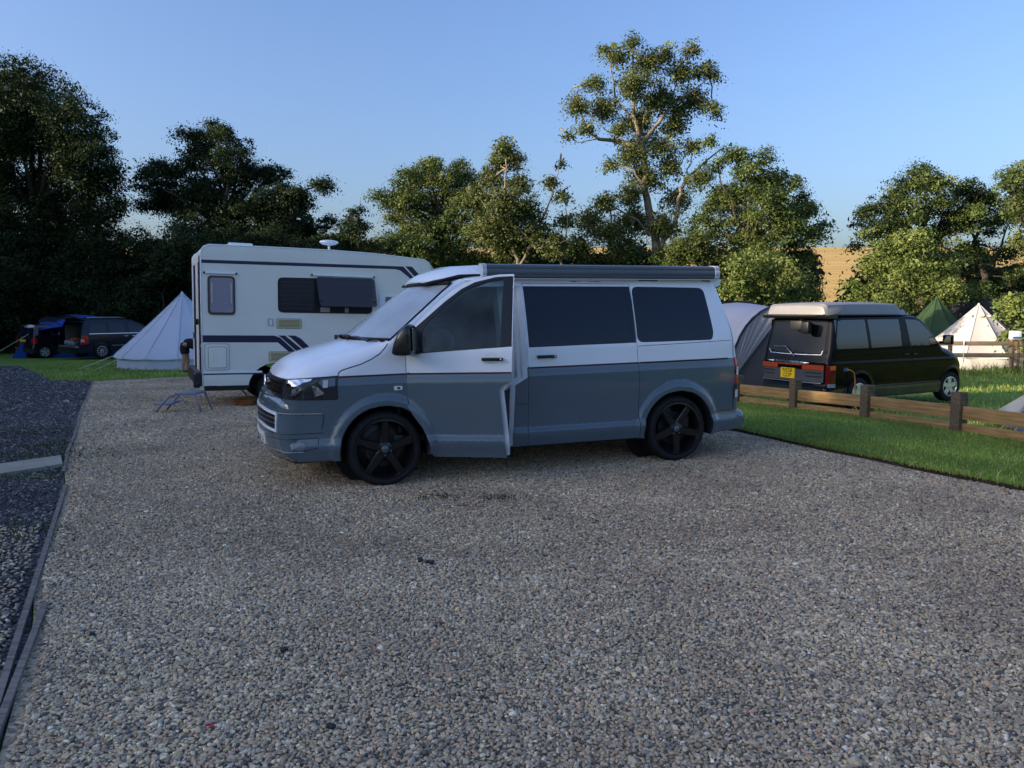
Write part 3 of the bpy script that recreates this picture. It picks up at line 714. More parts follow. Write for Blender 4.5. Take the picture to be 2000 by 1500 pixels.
for sg in (-1, 1):
    fn = tail(sg)
    tl = B5.map_patch('tail_light', U([(57.5, 1.052), (50, 1.052), (50, .776), (57.2, .776)]), fn, M_red, van, .010, .02, rim=.012)
    B5.map_patch('reversing_lens', U([(57.2, .952), (50.2, .952), (50.2, .868), (57.1, .868)]), fn, M_clear, tl, .014, .02)
    B5.map_patch('lamp_housing', U([(57.4, .772), (50, .772), (50, .622), (57.2, .622)]), fn, M_dark, van, .004, .02)
    B5.map_patch('lamp_badge', U([(56.4, .708), (50.5, .708), (50.5, .628), (56.2, .628)]), fn, M_clear, van, .010, .02, rim=.006)
    B5.map_patch('lamp_mark', U([(54.6, .694), (53.2, .694), (53.2, .642), (54.4, .642)]), fn, M_black, van, .012, .02)
hb = MB(); hb.box((4.580, -.845, 1.312), (.045, .012, .075), 0, Matrix.Rotation(R(-12), 3, 'Y') @ Matrix.Rotation(R(22), 3, 'Z'), .003); hb.build('tailgate_catch', M_white, van)
hb = MB(); hb.box((4.582, -.853, 1.312), (.010, .010, .045), 0, Matrix.Rotation(R(22), 3, 'Z')); hb.build('catch_slot', M_black, van)
tg = MB(); f = lambda u, z: ((u, -3, z), (0, 1, 0))
B5.map_line([(4.462, 1.835), (4.522, 1.53), (4.560, 1.291), (4.575, 1.05)], f, .008, .002, tg); B5.map_line([(4.573, .77), (4.590, .497)], f, .008, .002, tg)
tg.build('panel_gap', M_gap, van)
def rear(u, w): return ((8, u, w), (-1, 0, 0))
B5.map_patch('rear_window', rounded([(-.62, 1.25), (.62, 1.25), (.56, 1.72), (-.56, 1.72)], .08), rear, M_tint, van, .004, .06)
B5.map_patch('number_plate', [(-.26, .80), (.26, .80), (.26, .90), (-.26, .90)], rear, M_plate_y, van, .006, .05)

# ---- B-pillar jamb behind the open door, interior
M_jamb = dusty(mat('door_jamb_paint', (0.66, 0.68, 0.71), 0.3, noise=0.05, nscale=5), .25, .45)
jb = MB(); rws = []
for z in [.30, .45, .60, .75, .862, .932, 1.05, 1.25, 1.45, 1.65, 1.80]:
    w = W5(2.2, z); lower = z < .9; xo = 2.112 + .02 * (z - .3) / .56 if lower else 2.254 - .010 * (z - .93) / .87
    sh = 0 if lower else .0
    rws.append([(xo, -(w - .001), z), (xo - .012, -(w - .004), z), (xo - .045, -(w - .022), z), (xo - .050, -(w - .040), z), (xo - .085, -(w - .045), z), (xo - .092, -(w - .07), z), (xo - (.10 if lower else .13), -(w - .10), z), (xo - (.105 if lower else .20), -(w - .115), z), (xo - (.11 if lower else .205), -(w - .26), z)])
V_ = [p for r_ in rws for p in r_]; n_ = 9
jb.add(V_, [(a * n_ + b, a * n_ + b + 1, (a + 1) * n_ + b + 1, (a + 1) * n_ + b) for a in range(len(rws) - 1) for b in range(n_ - 1)])
jb.build('door_jamb', M_jamb, van, auto=30)
js = MB(); js.tube([(2.195, -W5(2.2, z) + .030, z) for z in (1.0, 1.2, 1.4, 1.6, 1.78)], .006, 6); js.tube([(2.165, -W5(2.2, z) + .040, z) for z in (.98, 1.2, 1.4, 1.6, 1.78)], .004, 6); pass
tr_ = MB(); tr_.prism([(2.030, .80), (2.082, .835), (2.070, .34), (2.058, .34)], -.945, -.915, 'y'); tr_.build('sill_trim', mat('sill_trim_grey', (.035, .035, .04), .7), van)
st = MB(); st.box((2.00, -.885, .775), (.03, .03, .07), 0, None, .006); st.box((2.115, -.905, 1.0), (.02, .02, .05), 0, None, .004); st.build('door_striker', M_dark, van)
sw = MB(); sw.box((1.72, -.86, .292), (.80, .13, .03), 0, None, .008); sw.box((1.95, -.78, .55), (.05, .02, .52), 0, None, .01); sw.build('door_sill', M_jamb, van)
it = MB()
it.box((2.0, 0, .40), (2.0, 1.60, .05)); it.box((2.75, 0, 1.05), (.03, 1.55, 1.3)); it.box((1.95, .72, .9), (1.6, .03, 1.0)); it.box((1.06, 0, .82), (.03, 1.62, .72))
it.box((1.18, 0, 1.13), (.42, 1.60, .18), 0, None, .04); it.build('cabin_lining', M_interior, van)
for y0 in (-.48, .48):
    se = MB(); se.box((1.98, y0, .62), (.52, .50, .20), 0, None, .06); se.box((2.26, y0, 1.00), (.16, .48, .68), 0, Matrix.Rotation(R(10), 3, 'Y'), .06); se.box((2.34, y0, 1.42), (.10, .26, .20), 0, None, .045)
    se.build('cab_seat', M_beige if False else mat('seat_cloth', (.11, .12, .135), .9), van, auto=40)
sw = MB(); Mx = Matrix.Rotation(R(-62), 3, 'Y')
cc = Vector((1.52, -.42, 1.18)); sw.tube([cc + Mx @ Vector((.19 * math.cos(R(a)), .19 * math.sin(R(a)), 0)) for a in range(0, 361, 15)], .015, 8); sw.tube([cc, cc + Mx @ Vector((0, 0, -.3))], .03, 8)
for a in (0, 120, 240): sw.tube([cc, cc + Mx @ Vector((.19 * math.cos(R(a)), .19 * math.sin(R(a)), 0))], .014, 6)
sw.build('steering_wheel', M_dark, van, smooth=True)
sn = MB(); sn.lathe([(0, -.02), (.07, -.018), (.12, -.01), (.125, 0), (0, .0)], 26, axis='y', c=(1.50, -.70, 1.27)); sn.build('folded_sunshade', mat('silver_foil', (.16, .20, .22), .5, metal=.0), van, smooth=True)
cu = MB()
for k in range(14): cu.tube([(2.42, -.70 + .10 * k, .5), (2.42 + .02 * (k % 2), -.70 + .10 * k, 1.80)], .052, 8)
cu.build('cab_curtain', mat('curtain_grey', (.10, .125, .135), .9), van, smooth=True)

# ---- the open front door, hinged at its leading edge
dr = bpy.data.objects.new('front_door', None); COL.objects.link(dr); dr.parent = van; dr.location = (1.10, -.95, 0); dr.rotation_euler = (0, 0, -R(25))
WD = lambda x, z: W5(1.12 + x, z) - .95 - (0 if z > 0 else 0)
skin = [(0, 1.17), (.004, 1.01), (.014, .72), (.075, .62), (.143, .529), (.205, .40), (.221, .317), (.232, .258), (.898, .253), (.883, .347), (.834, .866), (.866, .905), (.946, .946), (.954, 1.247), (.960, 1.886), (.83, 1.884), (.70, 1.866), (.514, 1.812), (.376, 1.727), (.263, 1.627), (.149, 1.516), (.060, 1.428), (.0, 1.36)]
glassp = [(.156, 1.200), (.846, 1.247), (.852, 1.497), (.868, 1.845), (.72, 1.826), (.54, 1.756), (.425, 1.675), (.311, 1.572), (.186, 1.457), (.15, 1.40), (.147, 1.30)]
framep = [(.020, 1.182), (.948, 1.247), (.953, 1.868), (.80, 1.862), (.608, 1.817), (.492, 1.760), (.344, 1.648), (.207, 1.528), (.09, 1.425), (.03, 1.36)]
dl = [hl(0, .0, .95, lambda x: stripe_z(x + 1.1) - q) for q in (0, .03, .055, .085)] + [hl(.447, .2, .89), hl(.431, .2, .89), hl(.415, .2, .89)]
outer = side_panel(B5, 'door_skin', skin, M_white, dr, [framep], dl, 0, .012, .035, -1, WD); two_tone(outer, lambda x: stripe_z(x + 1.1))
inner_p = [(.02, 1.17), (.03, .72), (.16, .53), (.235, .32), (.25, .27), (.915, .27), (.918, .35), (.872, .850), (.90, .895), (.955, .94), (.958, 1.247), (.957, 1.865), (.70, 1.850), (.514, 1.795), (.376, 1.71), (.263, 1.61), (.149, 1.50), (.04, 1.38)]
side_panel(B5, 'door_shell', inner_p, M_jamb, dr, [glassp], (), -.035, .045, .05, -1, WD)
trim_p = inset(inner_p, .06)
side_panel(B5, 'door_card', [p for p in trim_p if p[1] < 1.19] , M_interior, dr, (), (), -.088, .006, .08, -1, WD)
B5.side_patch('window_frame', framep, M_black, dr, -.003, .03, holes=[glassp], rim=.02, W=WD)
B5.side_patch('door_window', glassp, M_doorglass, dr, -.012, .05, rim=.003, W=WD)
handle(dr, .778, 1.138, -WD(.778, 1.138))
pb = MB(); B5.side_line([(.006, stripe_z(1.1) - .004), (.944, stripe_z(2.05) - .004)], .016, .0012, mb=pb, W=WD); k = len(pb.m)
B5.side_line([(.006, stripe_z(1.1) - .001), (.944, stripe_z(2.05) - .001)], .0055, .0022, mb=pb, W=WD)
for q in range(k, len(pb.m)): pb.m[q] = 1
pb.build('pinstripe', [M_navy, M_pin], dr)
# door mirror
mr = MB(); bm_ = bmesh.new(); bmesh.ops.create_cube(bm_, size=1)
mprof = [(-.075, 1.225), (-.080, 1.195), (-.04, 1.172), (.10, 1.178), (.115, 1.20), (.115, 1.40), (.10, 1.462), (.045, 1.448), (-.005, 1.400), (-.040, 1.330), (-.06, 1.27)]
for q in bm_.verts: pass
bm_.free()
secs = []
for y, s_, dx in ((-.045, .55, .06), (-.070, .90, .02), (-.11, 1.0, 0), (-.19, 1.0, -.005), (-.235, .90, -.005), (-.262, .62, 0)):
    cx0, cz0 = .04, 1.31; secs.append([((x - cx0) * s_ + cx0 + dx, y, (z - cz0) * s_ + cz0) for x, z in mprof])
V_ = [p for r_ in secs for p in r_]; n_ = len(mprof)
mr.add(V_, [(a * n_ + b, a * n_ + (b + 1) % n_, (a + 1) * n_ + (b + 1) % n_, (a + 1) * n_ + b) for a in range(len(secs) - 1) for b in range(n_)] + [tuple(range(n_ - 1, -1, -1)), tuple((len(secs) - 1) * n_ + k for k in range(n_))])
mo = mr.build('door_mirror', mat('mirror_shell', (.014, .015, .017), .25, coat=.3), dr, auto=60)
sub = mo.modifiers.new('round', 'SUBSURF'); sub.levels = sub.render_levels = 2
ma = MB(); ma.box((.075, -.03, 1.215), (.13, .07, .06), 0, None, .015); ma.build('mirror_arm', M_black, dr, auto=40)
gl = MB(); gl.box((.118, -.15, 1.32), (.006, .14, .20), 0, None, .002); gl.build('mirror_glass', M_mirrorchrome, mo)
# ------------------------------------------------------------------ ground materials
def ground_mat(name, cols, scale, bump, patch=None, rough=.9, patch_scale=.35):
    """cell-coloured loose stone; cols = list of (pos, colour)"""
    m = bpy.data.materials.new(name); m.use_nodes = True; n = m.node_tree; b = n.nodes['Principled BSDF']; b.inputs['Roughness'].default_value = rough
    b.inputs['Specular IOR Level'].default_value = .25
    tc = n.nodes.new('ShaderNodeTexCoord'); v = n.nodes.new('ShaderNodeTexVoronoi'); v.inputs['Scale'].default_value = scale
    n.links.new(tc.outputs['Object'], v.inputs['Vector'])
    sep = n.nodes.new('ShaderNodeSeparateColor'); n.links.new(v.outputs['Color'], sep.inputs[0])
    r = n.nodes.new('ShaderNodeValToRGB'); cr = r.color_ramp
    while len(cr.elements) < len(cols): cr.elements.new(.5)
    for e, (p, c) in zip(cr.elements, cols): e.position = p; e.color = (*c, 1)
    n.links.new(sep.outputs[0], r.inputs['Fac'])
    last = r.outputs['Color']
    nz = n.nodes.new('ShaderNodeTexNoise'); nz.inputs['Scale'].default_value = patch_scale; nz.inputs['Detail'].default_value = 7; nz.inputs['Roughness'].default_value = .62
    n.links.new(tc.outputs['Object'], nz.inputs['Vector'])
    mx = n.nodes.new('ShaderNodeMix'); mx.data_type = 'RGBA'; mx.blend_type = 'MULTIPLY'; mx.inputs[0].default_value = 1
    mr = n.nodes.new('ShaderNodeValToRGB'); mr.color_ramp.elements[0].position = .34; mr.color_ramp.elements[1].position = .66
    mr.color_ramp.elements[0].color = (.82, .79, .77, 1); mr.color_ramp.elements[1].color = (1.10, 1.10, 1.06, 1)
    n.links.new(nz.outputs['Fac'], mr.inputs['Fac']); n.links.new(last, mx.inputs[6]); n.links.new(mr.outputs['Color'], mx.inputs[7]); last = mx.outputs[2]
    if patch:
        n2 = n.nodes.new('ShaderNodeTexNoise'); n2.inputs['Scale'].default_value = patch[1]; n2.inputs['Detail'].default_value = 8; n2.inputs['Roughness'].default_value = .7
        n.links.new(tc.outputs['Object'], n2.inputs['Vector'])
        m2 = n.nodes.new('ShaderNodeMapRange'); m2.inputs[1].default_value = patch[2]; m2.inputs[2].default_value = patch[2] + .06; n.links.new(n2.outputs['Fac'], m2.inputs[0])
        mm = n.nodes.new('ShaderNodeMix'); mm.data_type = 'RGBA'; mm.inputs[7].default_value = (*patch[0], 1)
        n.links.new(m2.outputs[0], mm.inputs[0]); n.links.new(last, mm.inputs[6]); last = mm.outputs[2]
    n.links.new(last, b.inputs['Base Color'])
    bp = n.nodes.new('ShaderNodeBump'); bp.inputs['Distance'].default_value = bump; bp.invert = True
    n.links.new(v.outputs['Distance'], bp.inputs['Height']); n.links.new(bp.outputs['Normal'], b.inputs['Normal']); return m
M_gravel = ground_mat('pea_gravel', [(0, (.13, .105, .075)), (.25, (.31, .245, .16)), (.6, (.43, .345, .225)), (.9, (.53, .43, .30)), (1, (.64, .55, .42))], 58, .012)
M_track = ground_mat('dark_chippings', [(0, (.032, .031, .036)), (.4, (.075, .072, .082)), (.8, (.135, .128, .135)), (1, (.26, .25, .24))], 40, .014, patch=((.035, .055, .018), 1.1, .60))
def grass_mat(name, c1, c2, c3):
    m = bpy.data.materials.new(name); m.use_nodes = True; n = m.node_tree; b = n.nodes['Principled BSDF']; b.inputs['Roughness'].default_value = .85; b.inputs['Specular IOR Level'].default_value = .2
    tc = n.nodes.new('ShaderNodeTexCoord'); a = n.nodes.new('ShaderNodeTexNoise'); a.inputs['Scale'].default_value = .55; a.inputs['Detail'].default_value = 9; a.inputs['Roughness'].default_value = .68
    f = n.nodes.new('ShaderNodeTexNoise'); f.inputs['Scale'].default_value = 28; f.inputs['Detail'].default_value = 4
    n.links.new(tc.outputs['Object'], a.inputs['Vector']); n.links.new(tc.outputs['Object'], f.inputs['Vector'])
    ad = n.nodes.new('ShaderNodeMath'); ad.operation = 'MULTIPLY_ADD'; ad.inputs[1].default_value = .45; n.links.new(f.outputs['Fac'], ad.inputs[0]); 
    m1 = n.nodes.new('ShaderNodeMath'); m1.operation = 'MULTIPLY'; m1.inputs[1].default_value = .6; n.links.new(a.outputs['Fac'], m1.inputs[0]); n.links.new(m1.outputs[0], ad.inputs[2])
    r = n.nodes.new('ShaderNodeValToRGB'); cr = r.color_ramp; cr.elements.new(.5)
    for e, (p, c) in zip(cr.elements, [(.38, c1), (.53, c2), (.68, c3)]): e.position = p; e.color = (*c, 1)
    n.links.new(ad.outputs[0], r.inputs['Fac']); n.links.new(r.outputs['Color'], b.inputs['Base Color'])
    bp = n.nodes.new('ShaderNodeBump'); bp.inputs['Distance'].default_value = .03; n.links.new(f.outputs['Fac'], bp.inputs['Height']); n.links.new(bp.outputs['Normal'], b.inputs['Normal']); return m
M_grass = grass_mat('mown_grass', (.085, .15, .020), (.14, .235, .032), (.20, .29, .055))
M_stubble = bpy.data.materials.new('stubble_field'); M_stubble.use_nodes = True
n = M_stubble.node_tree; b = n.nodes['Principled BSDF']; b.inputs['Roughness'].default_value = .95; b.inputs['Specular IOR Level'].default_value = .1
tc = n.nodes.new('ShaderNodeTexCoord'); mp = n.nodes.new('ShaderNodeMapping'); mp.inputs['Scale'].default_value = (.03, .5, .5); mp.inputs['Rotation'].default_value = (0, 0, .05)
w = n.nodes.new('ShaderNodeTexNoise'); w.inputs['Scale'].default_value = .7; w.inputs['Detail'].default_value = 6
r = n.nodes.new('ShaderNodeValToRGB'); r.color_ramp.elements[0].position = .40; r.color_ramp.elements[1].position = .62
r.color_ramp.elements[0].color = (.47, .31, .105, 1); r.color_ramp.elements[1].color = (.58, .40, .145, 1)
n.links.new(tc.outputs['Object'], mp.inputs[0]); n.links.new(mp.outputs[0], w.inputs[0]); n.links.new(w.outputs['Fac'], r.inputs[0]); n.links.new(r.outputs[0], b.inputs['Base Color'])

# ------------------------------------------------------------------ terrain sheets
def sheet(name, xs, ys, zf, m, kind='structure'):
    V = [(x, y, zf(x, y)) for y in ys for x in xs]; nx = len(xs)
    F = [(j * nx + i, j * nx + i + 1, (j + 1) * nx + i + 1, (j + 1) * nx + i) for j in range(len(ys) - 1) for i in range(nx - 1)]
    return tag(mesh_obj(name, V, F, m), kind=kind)
xs = [-600, -400, -250, -150, -100, -80, -60, -50] + [x for x in range(-44, 45, 1)] + [50, 60, 80, 100, 150, 250, 400, 600]
ys = [-600, -400, -300, -220, -170, -130, -100, -80, -65, -52, -40] + [y for y in range(-30, 0, 3)] + [y * .75 for y in range(0, 60)] + [y for y in range(46, 76, 3)] + [75]
sheet('ground', xs, sorted(set(ys)), lambda x, y: gz(x, y) - .030, M_grass)
sheet('hill', xs[::2] + [600] if (len(xs) % 2 == 0) else xs[::2], [75, 80, 90, 100, 115, 130, 150, 175, 200, 215, 225, 240, 270, 320, 400, 600], lambda x, y: gz(x, y) - .030, M_stubble)
def poly_sheet(name, poly, step, off, m, kind='structure'):
    p = resample(poly, step); v, f = cdt(p, (), grid_pts(p, step)); return tag(mesh_obj(name, [(x, y, gz(x, y) + off) for x, y in v], f, m), kind=kind)
EDGE_L = [(-1.60, 2.15), (-1.70, 2.35), (-2.07, 3.08), (-2.44, 3.78), (-2.83, 4.42), (-3.16, 5.10), (-3.54, 5.90), (-4.01, 6.78), (-4.35, 7.35), (-4.90, 8.30), (-5.55, 9.65), (-6.5, 11.45), (-7.45, 13.25), (-10.55, 19.2)]
EDGE_R = [(2.60, 9.95), (2.87, 9.69), (3.09, 9.15), (3.40, 8.39), (3.70, 7.82), (3.93, 7.25), (4.16, 6.82), (4.35, 6.40), (4.85, 5.0), (5.3, 3.6), (5.9, 1.5), (6.6, -1.0)]
pad = [(-1.2, -6)] + EDGE_L + [(-8.7, 20.5), (-5.6, 21.0), (-1.0, 18.6), (1.6, 13.5), (2.3, 10.6)] + EDGE_R + [(8.5, -6)]
poly_sheet('gravel_pad', pad, .5, .0, M_gravel)
track = [(-1.25, -6)] + [(x - .012, y) for x, y in EDGE_L] + [(-11.7, 19.4), (-13.4, 21.6), (-15.7, 24.4), (-18.5, 27.5), (-26, 29.5), (-34, 30), (-34, -6)]
poly_sheet('track', track, .6, -.012, M_track)
# ---- loose stones lying on the pad and the track
def stones(name, area, pitch, size, cols, weights, off, sub=True, seed=3):
    rg = np.random.default_rng(seed); xs_ = [p[0] for p in area]; ys_ = [p[1] for p in area]
    gx, gy = np.meshgrid(np.arange(min(xs_), max(xs_), pitch), np.arange(min(ys_), max(ys_), pitch)); P = np.stack([gx.ravel(), gy.ravel()], 1) + rg.uniform(-.55, .55, (gx.size, 2)) * pitch
    # inside test, vectorised
    ins = np.zeros(len(P), bool); n_ = len(area)
    for i in range(n_):
        x1, y1 = area[i]; x2, y2 = area[i - 1]
        with np.errstate(divide='ignore', invalid='ignore'): c = ((y1 > P[:, 1]) != (y2 > P[:, 1])) & (P[:, 0] < (x2 - x1) * (P[:, 1] - y1) / (y2 - y1 + 1e-12) + x1)
        ins ^= c
    P = P[ins]; N_ = len(P)
    t = (1 + 5 ** .5) / 2
    ico = np.array([(-1, t, 0), (1, t, 0), (-1, -t, 0), (1, -t, 0), (0, -1, t), (0, 1, t), (0, -1, -t), (0, 1, -t), (t, 0, -1), (t, 0, 1), (-t, 0, -1), (-t, 0, 1)], float); ico /= np.linalg.norm(ico[0])
    tri = np.array([(0, 11, 5), (0, 5, 1), (0, 1, 7), (0, 7, 10), (0, 10, 11), (1, 5, 9), (5, 11, 4), (11, 10, 2), (10, 7, 6), (7, 1, 8), (3, 9, 4), (3, 4, 2), (3, 2, 6), (3, 6, 8), (3, 8, 9), (4, 9, 5), (2, 4, 11), (6, 2, 10), (8, 6, 7), (9, 8, 1)])
    if not sub:
        ico = np.array([(1, 0, 0), (-1, 0, 0), (0, 1, 0), (0, -1, 0), (0, 0, 1), (0, 0, -1)], float); tri = np.array([(0, 2, 4), (2, 1, 4), (1, 3, 4), (3, 0, 4), (2, 0, 5), (1, 2, 5), (3, 1, 5), (0, 3, 5)])
    nv, nf = len(ico), len(tri)
    V = ico[None] * rg.uniform(.68, 1.28, (N_, nv, 1)); V = V * np.stack([rg.uniform(.8, 1.35, N_), rg.uniform(.7, 1.0, N_), rg.uniform(.45, .8, N_)], 1)[:, None]
    a = rg.uniform(0, 6.283, N_); tl = rg.normal(0, .45, N_); ca, sa, ct, st_ = np.cos(a), np.sin(a), np.cos(tl), np.sin(tl)
    x, y, z = V[..., 0], V[..., 1], V[..., 2]; y, z = y * ct[:, None] - z * st_[:, None], y * st_[:, None] + z * ct[:, None]; x, y = x * ca[:, None] - y * sa[:, None], x * sa[:, None] + y * ca[:, None]
    s_ = size * rg.lognormal(0, .26, N_); zc = np.array([gz(*p) for p in P[::1]]) if N_ < 1000 else None
    if zc is None:      # gz is smooth: sample coarsely
        zc = np.zeros(N_) + 0.009 * np.clip((P[:, 0] + 1.128) * .941 + (P[:, 1] - 6.774) * .337, 0, 4) - np.interp(P[:, 1], [0, 10, 13, 18], [0, 0, .1, .2])
    V = np.stack([x * s_[:, None] + P[:, 0:1], y * s_[:, None] + P[:, 1:2], z * s_[:, None] + (zc + off + rg.uniform(-.25, .55, N_) * size)[:, None]], -1).reshape(-1, 3)
    Fi = (tri[None] + (np.arange(N_) * nv)[:, None, None]).reshape(-1)
    me = bpy.data.meshes.new(name); me.vertices.add(len(V)); me.vertices.foreach_set('co', V.ravel()); nt_ = N_ * nf
    me.loops.add(nt_ * 3); me.loops.foreach_set('vertex_index', Fi.astype(np.int32)); me.polygons.add(nt_); me.polygons.foreach_set('loop_start', np.arange(0, nt_ * 3, 3, dtype=np.int32))
    try: me.polygons.foreach_set('loop_total', np.full(nt_, 3, np.int32))
    except Exception: pass
    C_ = np.array(cols)[rg.choice(len(cols), N_, p=np.array(weights) / sum(weights))] * rg.lognormal(0, .14, (N_, 1))
    at = me.color_attributes.new('tone', 'FLOAT_COLOR', 'POINT'); at.data.foreach_set('color', np.repeat(np.concatenate([C_, np.ones((N_, 1))], 1), nv, 0).astype(np.float32).ravel())
    me.update(calc_edges=True); me.shade_flat()
    o = bpy.data.objects.new(name, me); COL.objects.link(o); me.materials.append(M_stone); return tag(o, 'loose stones of the ' + ('dark chippings' if 'track' in name else 'gravel pad'), 'gravel', kind='stuff')
M_stone = bpy.data.materials.new('stone'); M_stone.use_nodes = True; n = M_stone.node_tree; b = n.nodes['Principled BSDF']; b.inputs['Roughness'].default_value = .72; b.inputs['Specular IOR Level'].default_value = .35
at = n.nodes.new('ShaderNodeAttribute'); at.attribute_name = 'tone'
nz = n.nodes.new('ShaderNodeTexNoise'); nz.inputs['Scale'].default_value = .9; nz.inputs['Detail'].default_value = 6; tcn = n.nodes.new('ShaderNodeTexCoord'); n.links.new(tcn.outputs['Object'], nz.inputs['Vector'])
mr = n.nodes.new('ShaderNodeValToRGB'); mr.color_ramp.elements[0].position = .33; mr.color_ramp.elements[1].position = .67; mr.color_ramp.elements[0].color = (.78, .76, .75, 1); mr.color_ramp.elements[1].color = (1.12, 1.13, 1.1, 1)
mx = n.nodes.new('ShaderNodeMix'); mx.data_type = 'RGBA'; mx.blend_type = 'MULTIPLY'; mx.inputs[0].default_value = 1
n.links.new(nz.outputs['Fac'], mr.inputs['Fac']); n.links.new(at.outputs['Color'], mx.inputs[6]); n.links.new(mr.outputs['Color'], mx.inputs[7]); n.links.new(mx.outputs[2], b.inputs['Base Color'])
GC = [(.51, .41, .275), (.60, .50, .35), (.43, .34, .235), (.29, .25, .20), (.50, .33, .22), (.55, .43, .24), (.74, .67, .54), (.11, .10, .09)]; GW = [26, 18, 22, 13, 7, 4, 2.5, 5]
sl_ = [(x + .04, y) for x, y in EDGE_L]
near = [(-1.75, 2.25), (1.75, 2.25), (3.35, 4.75), (-3.0, 4.75)] + [q for q in reversed(sl_[:4])]
near = [(-1.60, 2.25), (1.8, 2.25), (3.4, 4.75), (-2.95, 4.75), (-2.78, 4.42), (-2.37, 3.78), (-2.00, 3.08)]
stones('gravel_stones_near', near, .0142, .0088, GC, GW, .004)
mid = [(-2.95, 4.75), (3.4, 4.75), (4.55, 6.35), (4.05, 6.9), (3.6, 7.85), (2.9, 9.3), (1.0, 9.3), (-5.2, 9.3), (-4.85, 8.30), (-4.30, 7.35), (-3.96, 6.78), (-3.49, 5.90), (-3.11, 5.10)]
stones('gravel_stones', mid, .0178, .0102, GC, GW, .003, False, 5)
far_ = [(-5.2, 9.3), (2.9, 9.3), (2.4, 10.6), (1.6, 13.4), (-.9, 18.5), (-5.6, 20.8), (-8.7, 20.3), (-10.4, 19.0), (-7.45, 13.2), (-6.5, 11.4), (-5.5, 9.6)]
stones('gravel_stones_far', far_, .027, .0140, GC, GW, .002, False, 9)
TC = [(.080, .078, .084), (.045, .045, .052), (.14, .135, .14), (.25, .24, .23), (.34, .30, .25)]; TW = [40, 30, 18, 6, 5]
tr = [(-1.74, 2.25), (-2.12, 3.05), (-2.50, 3.76), (-2.89, 4.46), (-3.22, 5.10), (-3.60, 5.90), (-4.07, 6.78), (-4.41, 7.35), (-4.96, 8.30), (-6.9, 12.0), (-8.6, 12.0), (-1.95, 2.25)][:-1]
stones('track_stones', tr, .026, .0150, TC, TW, -.008, False, 6)
stones('track_stones_far', [(-6.9, 12.0), (-10.5, 19.2), (-11.7, 19.4), (-13.4, 21.6), (-15.7, 24.4), (-20, 24), (-12, 12)], .040, .022, TC, TW, -.010, False, 12)
for nm, area, sd, w_ in (('stray_stones', [(-1.75, 2.3), (-2.15, 3.05), (-2.93, 4.5), (-3.45, 5.5), (-4.6, 5.5), (-3.3, 2.3)], 8, 1),):
    stones(nm, area, .034, .012, GC, GW, .002, False, sd)
# ---- grass blades
def blades(name, P, h, w, seed, cols, lean=.35):
    rg = np.random.default_rng(seed); N_ = len(P); a = rg.uniform(0, 6.283, N_); hh = h * rg.lognormal(0, .3, N_); ww = w * rg.uniform(.7, 1.3, N_)
    dx, dy = np.cos(a) * ww, np.sin(a) * ww; la = rg.uniform(0, 6.283, N_); ll = hh * rg.uniform(0, lean * 2, N_)
    b0 = P - np.stack([dx, dy, 0 * dx], 1) * .5; b1 = P + np.stack([dx, dy, 0 * dx], 1) * .5
    mid_ = np.stack([np.cos(la) * ll * .35, np.sin(la) * ll * .35, hh * .6], 1); t3 = P + np.stack([np.cos(la) * ll, np.sin(la) * ll, hh], 1)
    V = np.stack([b0, b1, b1 + mid_, b0 + mid_, t3], 1).reshape(-1, 3); k = np.arange(N_)[:, None] * 5
    F = [tuple(q) for q in np.concatenate([k + 0, k + 1, k + 2, k + 3], 1)] + [tuple(q) for q in np.concatenate([k + 3, k + 2, k + 4], 1)]
    me = bpy.data.meshes.new(name); me.from_pydata(V, [], F)
    pt_ = 1 + .28 * np.sin(P[:, 0] * 2.1 + 1.3 * np.sin(P[:, 1] * 1.7)) * np.sin(P[:, 1] * 1.3 + 1.1 * np.sin(P[:, 0] * 2.9)); C_ = np.array(cols)[rg.integers(0, len(cols), N_)] * rg.lognormal(0, .2, (N_, 1)) * pt_[:, None] * np.where(pt_ > 1.12, 1.08, 1.0)[:, None]; at_ = me.color_attributes.new('tone', 'FLOAT_COLOR', 'POINT')
    at_.data.foreach_set('color', np.repeat(np.concatenate([C_, np.ones((N_, 1))], 1), 5, 0).astype(np.float32).ravel()); me.materials.append(M_blade); me.update()
    o = bpy.data.objects.new(name, me); COL.objects.link(o); return o
def leafy(name, transl=.35, rough=.6, spec=.3):
    m = bpy.data.materials.new(name); m.use_nodes = True; n = m.node_tree; b = n.nodes['Principled BSDF']; out = n.nodes['Material Output']
    at = n.nodes.new('ShaderNodeAttribute'); at.attribute_name = 'tone'; n.links.new(at.outputs['Color'], b.inputs['Base Color']); b.inputs['Roughness'].default_value = rough; b.inputs['Specular IOR Level'].default_value = spec
    t = n.nodes.new('ShaderNodeBsdfTranslucent'); n.links.new(at.outputs['Color'], t.inputs['Color']); mx = n.nodes.new('ShaderNodeMixShader'); mx.inputs[0].default_value = transl
    n.links.new(b.outputs[0], mx.inputs[1]); n.links.new(t.outputs[0], mx.inputs[2]); n.links.new(mx.outputs[0], out.inputs[0]); return m
M_blade = leafy('grass_blade', .3, .55)
